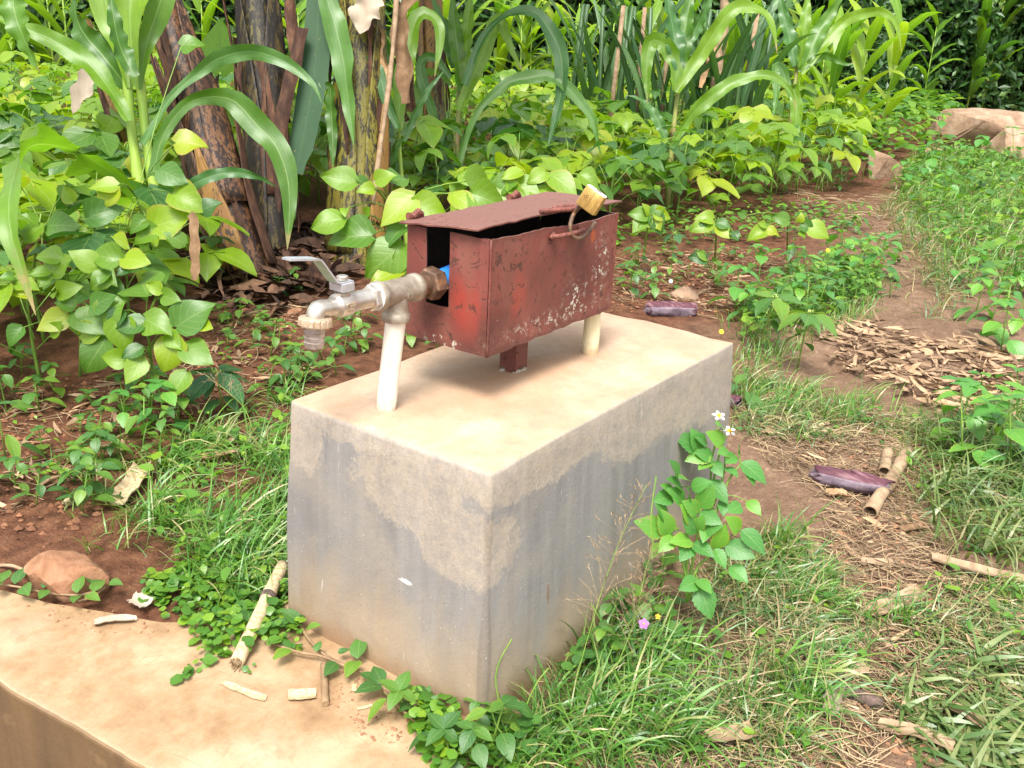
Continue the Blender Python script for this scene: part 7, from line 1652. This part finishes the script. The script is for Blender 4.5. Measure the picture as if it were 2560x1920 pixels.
# ------------------------------------------------------------------ stuff: grass, creeper, litter, straw, clods
def blades(name, label, pts, h0, h1, w0, w1, bend0, bend1, mat, seg=4, clump=1, cs=0.012, seed=1, flat=0.0, kind='stuff', zoff=-0.004, dirs=None):
    r = np.random.default_rng(seed)
    P = np.array([(x, y, max(gz(x, y), SZ if inside(SLAB, x, y) else -1) + zoff) for x, y in pts for _ in range(1)])
    P = np.repeat(P, clump, axis=0); n = len(P)
    P[:, :2] += r.normal(0, cs, (n, 2))
    H = r.uniform(h0, h1, n) * r.uniform(0.6, 1.1, n); Wd = r.uniform(w0, w1, n); A = r.uniform(0, 2 * np.pi, n)
    if dirs is not None: A = dirs + r.normal(0, 0.7, n)
    B = r.uniform(bend0, bend1, n); E = np.clip(1.45 - flat - r.uniform(0, 0.5, n), 0.08, 1.5)
    V = np.zeros((n, (seg + 1) * 2, 3)); p = P.copy(); ang = E.copy()
    side = np.stack([-np.sin(A), np.cos(A), np.zeros(n)], 1)
    tw = r.uniform(-0.6, 0.6, n)
    for i in range(seg + 1):
        t = i / seg; w = Wd * (1 - t ** 1.6) * 0.5 + 0.0002
        sd = side * w[:, None]; sd[:, 2] += w * np.sin(tw + t)
        V[:, i * 2] = p - sd; V[:, i * 2 + 1] = p + sd
        st_ = H / seg
        p = p + np.stack([np.cos(A) * np.cos(ang) * st_, np.sin(A) * np.cos(ang) * st_, np.sin(ang) * st_], 1)
        p[:, 2] = np.maximum(p[:, 2], P[:, 2] + 0.004)
        ang = ang - B / seg
    base = (np.arange(n) * (seg + 1) * 2)[:, None]
    F = np.concatenate([base + np.array([2 * i, 2 * i + 1, 2 * i + 3, 2 * i + 2]) for i in range(seg)])
    me = bpy.data.meshes.new(name); me.from_pydata(V.reshape(-1, 3).tolist(), [], F.tolist())
    me.polygons.foreach_set('use_smooth', [True] * len(me.polygons))
    o = link(name, me, mat); o['kind'] = kind
    return tag(o, label)
rs = random.Random(5)
PL = [(-0.03, -0.03), (LX + 0.03, -0.03), (LX + 0.03, WY + 0.03), (-0.03, WY + 0.03)]
def patchy(pts, k, lo):
    return [p for p in pts if math.sin(k * 3.1 * p[0] + 1.7 * k * p[1] + 0.5) + math.sin(k * 2.3 * p[1] - 1.3 * k * p[0] + 2) + math.sin(k * 7.7 * p[0] + 5.3 * p[1]) * 0.6 > lo]
def outp(pts): return [p for p in pts if not inside(PL, *p)]
gL = [(0.215, 1.196), (0.422, 1.288), (0.625, 1.314), (0.766, 1.316), (0.698, 1.197), (0.013, 0.467), (-0.019, 0.505), (-0.049, 0.647), (-0.036, 0.802), (0.032, 0.992)]
blades('grass', 'fresh green grass growing against the end of the block', outp(patchy(scatter(gL, 760, rs), 4.5, -0.5)), 0.07, 0.20, 0.002, 0.005, 0.6, 2.4, 'grass', 5, 4, 0.014, 2, flat=0.2)
blades('dry_grass', 'brown stems tangled in the grass against the end of the block', outp(scatter(gL, 120, rs)), 0.05, 0.14, 0.0014, 0.003, 0.6, 2.4, 'grass_mix', 5, 3, 0.02, 31, flat=0.5)
blades('grass', 'sparse short grass around the seedlings', outp(scatter([(0.071, 1.401), (0.353, 1.398), (0.316, 1.200), (-0.047, 0.815), (-0.115, 0.946)], 60, rs)), 0.04, 0.11, 0.002, 0.004, 0.4, 1.6, 'grass', 4, 3, 0.01, 3)
gR = [(0.021, -0.083), (0.106, -0.069), (0.211, -0.061), (0.325, -0.030), (0.431, -0.037), (0.561, -0.071), (0.773, -0.099), (0.918, -0.170), (0.784, -0.282), (0.597, -0.311), (0.518, -0.392), (0.383, -0.423), (0.278, -0.399), (0.153, -0.403), (-0.085, -0.125)]
blades('grass', 'lush grass along the long face of the block', outp(patchy(scatter(gR, 800, rs), 3.0, 0.1)), 0.06, 0.17, 0.0024, 0.006, 0.7, 2.4, 'grass', 5, 5, 0.016, 4)
blades('dry_grass', 'half dry tangled grass beside the block', outp(patchy(scatter(gR, 800, rs), 4.0, -0.3)), 0.06, 0.15, 0.0014, 0.0034, 0.5, 2.6, 'grass_mix', 5, 5, 0.024, 5, flat=0.45)
blades('grass', 'grass and weeds hiding the foot of the near block corner', outp(scatter([(-0.005, -0.051), (0.068, -0.073), (0.038, -0.143), (-0.015, -0.177), (-0.082, -0.094)], 60, rs)), 0.05, 0.12, 0.002, 0.004, 0.5, 2.0, 'grass', 5, 4, 0.015, 6)
verge = [(1.815, 0.376), (1.898, 0.247), (1.867, 0.051), (2.001, -0.019), (1.973, -0.137), (1.935, -0.268), (2.302, -0.495), (1.161, -0.689), (1.085, -0.526), (1.114, -0.445), (1.271, -0.374), (1.480, -0.269), (1.572, -0.148), (1.481, -0.046), (1.475, 0.080), (1.312, 0.143)]
blades('dry_grass', 'trodden half dry grass on the path beyond the block', outp(patchy(scatter(verge, 760, rs), 4.0, 0.0)), 0.05, 0.14, 0.002, 0.004, 0.6, 2.4, 'grass_mix', 4, 6, 0.03, 7, flat=0.3)
blades('grass', 'green tufts on the path verge beyond the block', outp(patchy(scatter(verge, 420, rs), 3.5, 0.4)), 0.06, 0.15, 0.002, 0.0045, 0.6, 2.2, 'grass', 4, 6, 0.02, 8)
edge = [(1.676, -0.265), (1.892, -0.319), (2.133, -0.520), (1.231, -0.679), (1.107, -0.551), (1.152, -0.449), (1.347, -0.369)]
blades('grass', 'long grass flopping over the path edge', scatter(edge, 210, rs), 0.10, 0.26, 0.003, 0.008, 0.9, 2.3, 'grass_olive', 6, 4, 0.03, 9, flat=0.2)
blades('dry_grass', 'dead blades hanging in the long grass at the path edge', scatter(edge, 130, rs), 0.10, 0.2, 0.002, 0.005, 0.9, 2.4, 'grass_mix', 6, 4, 0.03, 33, flat=0.4)
low = [(0.354, -0.120), (0.624, -0.124), (0.809, -0.183), (0.837, -0.271), (0.715, -0.361), (0.727, -0.438), (0.989, -0.486), (1.086, -0.671), (0.790, -0.714), (0.741, -0.586), (0.597, -0.506), (0.519, -0.425), (0.377, -0.400), (0.215, -0.464), (0.025, -0.248)]
blades('dry_grass', 'matted straw coloured grass on the lower path', outp(patchy(scatter(low, 1050, rs), 5.0, 0.0)), 0.04, 0.11, 0.0016, 0.0034, 0.6, 2.6, 'grass_mix', 4, 6, 0.028, 10, flat=0.5)
blades('grass', 'short green tufts on the lower path', outp(patchy(scatter(low, 420, rs), 4.0, 0.5)), 0.05, 0.11, 0.002, 0.004, 0.6, 2.2, 'grass', 4, 6, 0.016, 11)
wide = [(0.476, -0.509), (0.576, -0.532), (0.686, -0.587), (0.818, -0.664), (0.849, -0.730), (0.435, -0.785), (0.343, -0.661), (0.394, -0.606)]
blades('grass', 'wide bladed trampled grass at the bottom of the path', scatter(wide, 330, rs), 0.06, 0.13, 0.006, 0.011, 0.2, 1.2, 'grass_olive', 5, 3, 0.025, 12, flat=0.75)
blades('dry_grass', 'dry stems matted under the wide bladed grass', scatter(wide, 240, rs), 0.05, 0.10, 0.0015, 0.0035, 0.2, 1.6, 'grass_mix', 4, 4, 0.025, 19, flat=0.85)
farv = [(6.518, 1.115), (7.902, 1.420), (9.219, 1.526), (9.896, 1.356), (9.105, 0.530), (3.734, -0.335), (3.640, 0.067), (4.423, 0.332), (5.207, 0.636)]
blades('grass', 'green grass verge beside the boulders', scatter(farv, 900, rs), 0.10, 0.24, 0.004, 0.008, 0.6, 2.0, 'grass', 4, 5, 0.05, 13)
blades('dry_grass', 'dry grass fringe along the far path', scatter([(5.486, 0.963), (6.404, 1.023), (4.883, 0.478), (3.560, 0.028), (3.025, 0.029), (4.320, 0.428), (4.808, 0.668)], 220, rs), 0.08, 0.20, 0.003, 0.005, 0.8, 2.2, 'grass_mix', 4, 5, 0.04, 14, flat=0.3)
blades('grass', 'grass sprouting under the weeds behind the block', outp(scatter([(2.588, 0.698), (3.200, 0.530), (3.595, 0.392), (2.817, 0.218), (2.635, 0.286), (2.328, 0.277), (1.965, 0.278), (1.761, 0.325)], 260, rs)), 0.05, 0.13, 0.002, 0.004, 0.6, 2.0, 'grass', 4, 5, 0.03, 15)
blades('grass', 'grass in the gaps of the bean patch', scatter([(4.000, 2.737), (5.705, 2.524), (5.388, 1.595), (5.966, 1.378), (7.413, 1.782), (7.010, 2.080), (6.595, 2.974), (4.741, 3.261)], 120, rs), 0.12, 0.28, 0.003, 0.007, 0.5, 1.6, 'grass', 4, 4, 0.03, 16)
# grass gone to seed, standing in front of the long face
def seed_head(label, pts, n, seed, spread=0.05, start=0.35):
    r = random.Random(seed); P = spline(pts, 24); b = P[0].copy()
    o = thing('seeding_grass', label, 'grass stalk', b, 'grass stalks gone to seed')
    mb = MB(b); mb.tube(P, [0.0010 - 0.00002 * k for k in range(24)], 5); mb.build('stalk', 'stem', o)
    mb = MB(b)
    for k in range(n):
        f = start + (1 - start) * k / n; p = P[int(f * 23)]
        d = Vector((r.uniform(-1, 1), r.uniform(-1, 1), r.uniform(0.1, 1.0))).normalized(); L = spread * (1.15 - f) * r.uniform(0.6, 1.3) + 0.012
        q = p + d * L; mb.tube([p, p + d * L * 0.5 + Vector((0, 0, 0.003)), q], 0.00025, 3, cap=False)
        for j in range(4):
            u = r.uniform(0.3, 1); s = p + d * L * u; e = s + (d + Vector((r.uniform(-1, 1), r.uniform(-1, 1), r.uniform(-0.3, 1))) * 0.6).normalized() * 0.007
            mb.tube([s, (s + e) / 2, e], [0.0003, 0.0006, 0.0002], 3, cap=False)
    mb.build('panicle', 'straw', o)
seed_head('tall airy grass panicle leaning across the long face of the block', [(0.128, -0.093, 0.021), (0.163, -0.090, 0.100), (0.203, -0.090, 0.187), (0.244, -0.094, 0.269), (0.293, -0.107, 0.355)], 70, 1, 0.085)
seed_head('drooping pale grass panicle in front of the bushy weed', [(0.163, -0.147, 0.071), (0.201, -0.153, 0.144), (0.226, -0.150, 0.201), (0.243, -0.147, 0.241), (0.256, -0.151, 0.265)], 80, 2, 0.075, 0.3)
seed_head('small seeding grass stalk by the dark oval leaved weed', [(0.208, 0.793, 0.213), (0.210, 0.819, 0.256), (0.198, 0.857, 0.288), (0.180, 0.904, 0.320)], 20, 3, 0.05, 0.5)
for k, (pp, lab) in enumerate([([(-0.008, -0.084, -0.031), (-0.003, -0.048, 0.034), (0.005, -0.023, 0.088), (0.018, -0.020, 0.121), (0.038, -0.027, 0.153)], 'curved single grass blade rising before the near arris'), ([(0.005, -0.073, 0.013), (0.023, -0.071, 0.054), (0.043, -0.076, 0.091), (0.060, -0.085, 0.113)], 'short single grass blade beside the near arris'), ([(0.249, -0.150, 0.278), (0.259, -0.137, 0.320), (0.281, -0.128, 0.381)], 'thin dark grass stem upright before the long face')]):
    rod('grass_stem', lab, 'grass stalk', pp, 0.0012, 'stem', sides=4, n=14)

def discs(name, label, pts, size, mat, seed, zl=(0.006, 0.03), shape='round'):
    r = random.Random(seed); mb = MB()
    for x, y in pts:
        z = max(gz(x, y), SZ if inside(SLAB, x, y) else -1) + r.uniform(*zl); s = size * r.choice((0.45, 0.6, 0.8, 1.0, 1.1, 1.45)) * r.uniform(0.85, 1.15)
        m = (mk_rot(r.uniform(0, 6.28), r.uniform(-0.45, 0.45), r.uniform(-0.4, 0.4))).to_3x3()
        leaf_pts(mb, shape, s, s if shape == 'round' else s * 0.6, fold=0.12, droop=0.3, nl=4, across=2, base=Vector((x, y, z)), mat3=m, seed=r.randrange(99))
    o = mb.build(name, mat); o['kind'] = 'stuff'; return tag(o, label)
crA = [(-0.115, 0.755), (0.003, 0.728), (0.113, 0.598), (0.008, 0.472), (-0.023, 0.394), (-0.072, 0.344), (-0.118, 0.400), (-0.158, 0.414), (-0.189, 0.460), (-0.163, 0.507), (-0.153, 0.578), (-0.152, 0.663)]
discs('creeper', 'round leaved creeper spreading over the slab beside the block', outp(scatter(crA, 900, rs)), 0.0165, 'creeper', 1)
discs('creeper', 'thin runner of round leaved creeper on the slab', scatter([(-0.257, 0.444), (-0.215, 0.458), (-0.193, 0.456), (-0.155, 0.462), (-0.164, 0.429), (-0.224, 0.420), (-0.255, 0.425)], 26, rs) + [(-0.161, 0.375), (-0.149, 0.369), (-0.170, 0.366), (-0.157, 0.536), (-0.140, 0.525)], 0.015, 'creeper', 2, (0.004, 0.012))
discs('creeper', 'ground hugging clover like leaves at the near corner of the block', outp(scatter([(-0.066, 0.091), (-0.029, 0.067), (0.007, -0.012), (-0.010, -0.084), (-0.068, -0.112), (-0.137, -0.025), (-0.116, 0.034)], 300, rs)), 0.018, 'creeper', 3, (0.006, 0.04))
discs('ground_cover', 'low leafy ground cover under the grass beside the block', outp(scatter(gL, 300, rs)), 0.027, 'creeper', 4, (0.01, 0.07), 'ovate')
discs('ground_cover', 'low leafy ground cover on the verge beside the boulders', scatter(farv, 1500, rs), 0.06, 'creeper', 5, (0.02, 0.16), 'ovate')
discs('ground_cover', 'low leafy ground cover in the path thicket behind the block', outp(scatter([(2.553, 0.682), (3.092, 0.695), (3.439, 0.673), (3.848, 0.558), (3.595, 0.392), (3.090, 0.300), (2.685, 0.353), (2.410, 0.404), (2.198, 0.516)], 900, rs)), 0.034, 'creeper', 6, (0.01, 0.12), 'ovate')
discs('ground_cover', 'small leaves carpeting the soil at the edge of the bean patch', scatter([(3.002, 1.678), (3.478, 1.430), (4.058, 1.107), (4.597, 0.934), (4.965, 0.900), (4.959, 1.214), (4.565, 1.553), (3.975, 1.766), (3.254, 1.835)], 700, rs), 0.04, 'creeper', 7, (0.01, 0.12), 'ovate')
discs('ground_cover', 'sparse tiny leaves dotted over the bare red soil', scatter([(0.293, 2.073), (0.398, 1.794), (0.775, 1.742), (1.523, 2.140), (0.907, 1.375), (0.562, 1.383), (0.177, 1.281), (-0.096, 1.320)], 150, rs), 0.018, 'creeper', 8, (0.004, 0.02), 'ovate')
discs('ground_cover', 'small leaves scattered through the grass of the path', outp(scatter(low, 180, rs) + scatter(verge, 240, rs)), 0.02, 'creeper', 9, (0.006, 0.04), 'ovate')

discs('ground_cover', 'undergrowth of small leaves beneath the bean plants', scatter(BFIELD, 5200, rs), 0.075, 'creeper', 21, (0.02, 0.30), 'ovate')
discs('ground_cover', 'leafy undergrowth between bean patch and hedge', scatter([(8.352, 2.411), (7.495, 1.721), (8.539, 1.588), (10.154, 1.494), (16.880, 3.103), (17.100, 3.998), (14.731, 4.131), (10.884, 3.205)], 1500, rs), 0.12, 'creeper', 22, (0.03, 0.40), 'ovate')
def litter(name, label, pts, L0, L1, w, mat, seed, curl=0.6, lift=0.02):
    r = random.Random(seed); mb = MB()
    for x, y in pts:
        L = r.uniform(L0, L1); a = r.uniform(0, 6.28); d = Vector((math.cos(a), math.sin(a), 0)); s = Vector((-d.y, d.x, 0)); n = 5
        z = max(gz(x, y), SZ if inside(SLAB, x, y) else -1) + r.uniform(0.002, lift); el = r.uniform(-0.3, 0.55); c = r.uniform(-1, 1) * curl; ww = w * r.uniform(0.35, 1.7); tl = r.uniform(-1.2, 1.2); bw = Vector((-d.y, d.x, 0)) * r.uniform(-0.12, 0.12) * L
        P = [Vector((x, y, z)) + d * (L * k / (n - 1)) + bw * math.sin(3.1 * k / (n - 1)) + Vector((0, 0, abs(el) * L * k / (n - 1) * 0.5 + c * L * 0.15 * math.sin(3.1 * k / (n - 1)))) for k in range(n)]
        P = [Vector((p.x, p.y, max(p.z, gz(p.x, p.y) + 0.003))) for p in P]
        mb.ribbon(P, [ww * max(0.15, prof_w('oval', min(0.97, 0.06 + 0.9 * k / (n - 1)))) for k in range(n)], lambda k, t: s + UP * tl, 0.35 * c, 2, 0.2, 2, r.randrange(99))
    o = mb.build(name, mat); o['kind'] = 'stuff'; return tag(o, label)
litter('leaf_litter', 'heap of dry tan leaves beside the path', scatter([(2.485, 0.304), (2.778, 0.216), (2.690, -0.009), (2.760, -0.182), (2.871, -0.442), (2.235, -0.529), (1.998, -0.338), (1.986, -0.222), (2.155, -0.069), (2.176, 0.114)], 760, rs), 0.025, 0.12, 0.013, 'dry_isl', 1, 0.6, 0.03)
litter('leaf_litter', 'dark dead leaf litter on the ground under the banana stems', scatter([(1.551, 2.912), (1.985, 3.140), (2.236, 3.092), (2.480, 2.875), (1.880, 2.145), (1.476, 1.842), (1.088, 2.164)], 420, rs), 0.06, 0.22, 0.035, 'ban_litter', 2, 1.0, 0.06)
litter('leaf_litter', 'scattered dry scraps on the trodden path', outp(scatter([(0.856, -0.144), (1.171, -0.213), (1.235, -0.376), (0.989, -0.486), (1.052, -0.648), (0.790, -0.714), (0.501, -0.551), (0.234, -0.535), (0.135, -0.412), (0.392, -0.358), (0.631, -0.307)], 190, rs) + scatter([(1.600, 0.270), (1.743, 0.045), (1.525, -0.210), (1.148, -0.276), (1.287, -0.051)], 80, rs)), 0.015, 0.06, 0.008, 'dry_isl', 3, 0.4, 0.012)
litter('leaf_litter', 'dry stalk scraps strewn on the red soil', outp(scatter([(0.212, 1.916), (0.438, 1.772), (0.924, 1.940), (1.571, 2.093), (0.845, 1.271), (0.530, 1.417), (0.125, 1.199), (-0.172, 1.172)], 130, rs) + scatter([(2.867, 1.451), (3.628, 1.213), (3.554, 0.907), (2.471, 0.690), (2.288, 1.049)], 170, rs)), 0.02, 0.09, 0.008, 'dry_isl', 4, 0.4, 0.01)
def straws(name, label, pts, L0, L1, rad, seed, mat='straw'):
    r = random.Random(seed); mb = MB()
    for x, y in pts:
        a = r.uniform(0, 6.28); L = r.uniform(L0, L1); d = Vector((math.cos(a), math.sin(a), 0)); q = Vector((-d.y, d.x, 0)) * r.uniform(-0.15, 0.15) * L
        P = [Vector((x, y, 0)) - d * L / 2, Vector((x, y, 0)) + q, Vector((x, y, 0)) + d * L / 2]
        P = [Vector((p.x, p.y, max(gz(p.x, p.y), SZ if inside(SLAB, p.x, p.y) else -1) + r.uniform(0.002, 0.016))) for p in P]
        mb.tube(P, rad * r.uniform(0.6, 1.3), 3, cap=False)
    o = mb.build(name, mat); o['kind'] = 'stuff'; return tag(o, label)
straws('straw', 'loose straw strewn over the path', outp(scatter([(1.590, 0.247), (1.882, -0.037), (1.861, -0.285), (1.319, -0.383), (1.037, -0.506), (1.073, -0.673), (0.695, -0.727), (0.462, -0.561), (0.234, -0.535), (0.065, -0.326), (0.402, -0.244), (0.789, -0.249), (1.151, -0.190), (1.234, 0.009)], 2400, rs)), 0.03, 0.12, 0.0011, 1)
straws('straw', 'fine straw bits on the red soil behind the block', outp(scatter([(2.933, 1.562), (3.686, 1.239), (3.659, 0.882), (2.821, 0.731), (2.354, 0.690), (2.188, 1.050)], 240, rs) + scatter([(0.245, 1.980), (0.537, 1.665), (1.015, 2.013), (1.685, 2.165), (0.865, 1.292), (0.484, 1.431), (-0.172, 1.172)], 260, rs)), 0.03, 0.12, 0.0012, 2)
straws('straw', 'thin straw bits lying in the grass by the block', outp(scatter(gR, 420, rs) + scatter(gL, 120, rs)), 0.04, 0.14, 0.0010, 3)
straws('straw', 'dry stalks lying along the far path', scatter([(5.598, 1.677), (6.238, 1.158), (5.160, 0.545), (3.572, 0.016), (3.246, 0.152), (4.032, 0.696), (4.749, 1.238)], 260, rs), 0.06, 0.2, 0.0022, 4)
def clods(name, label, pts, s0, s1, mat, seed):
    r = random.Random(seed); mb = MB()
    for x, y in pts:
        s = r.uniform(s0, s1) * (0.5 + r.random()); z = max(gz(x, y), SZ if inside(SLAB, x, y) else -1); c = Vector((x, y, z + s * 0.2))
        vs = [c + Vector((dx * s * r.uniform(0.7, 1.2), dy * s * r.uniform(0.7, 1.2), dz * s * r.uniform(0.5, 0.9))) for dx, dy, dz in ((1, 0, 0), (0.3, 0.95, 0.1), (-0.8, 0.6, 0), (-0.8, -0.6, 0.1), (0.3, -0.95, 0), (0.1, 0, 1), (0, 0, -0.8))]
        mb.add(vs, [(0, 1, 5), (1, 2, 5), (2, 3, 5), (3, 4, 5), (4, 0, 5), (1, 0, 6), (2, 1, 6), (3, 2, 6), (4, 3, 6), (0, 4, 6)])
    o = mb.build(name, mat, None, False); o['kind'] = 'stuff'; return tag(o, label)
clods('soil_clods', 'crumbs of red soil over the bare ground', outp(scatter([(0.246, 2.081), (0.477, 1.834), (1.019, 2.066), (1.780, 2.267), (0.862, 1.253), (0.515, 1.397), (0.101, 1.095), (-0.159, 0.997), (-0.212, 1.164)], 1500, rs) + scatter([(2.933, 1.562), (3.686, 1.239), (3.854, 0.888), (2.903, 0.650), (2.354, 0.690), (2.128, 1.014)], 1300, rs)), 0.003, 0.010, 'clod', 1)
clods('soil_clods', 'crumbs of pale soil over the path', outp(scatter([(1.621, 0.213), (1.882, -0.037), (1.637, -0.337), (0.989, -0.486), (1.073, -0.673), (0.695, -0.727), (0.262, -0.570), (0.149, -0.430), (0.692, -0.303), (1.247, -0.158)], 2600, rs)), 0.002, 0.007, 'rock_brown', 2)
clods('grit', 'grit and soil crumbs scattered on the slab along the vine', scatter([(-0.082, 0.289), (-0.058, 0.242), (-0.060, 0.103), (-0.114, 0.014), (-0.156, 0.099), (-0.141, 0.203)], 160, rs) + scatter([(-0.298, 0.857), (-0.189, 0.708), (-0.171, 0.553), (-0.235, 0.576), (-0.307, 0.772)], 60, rs), 0.0012, 0.003, 'rock_brown', 3)
print('objects', len(bpy.data.objects))
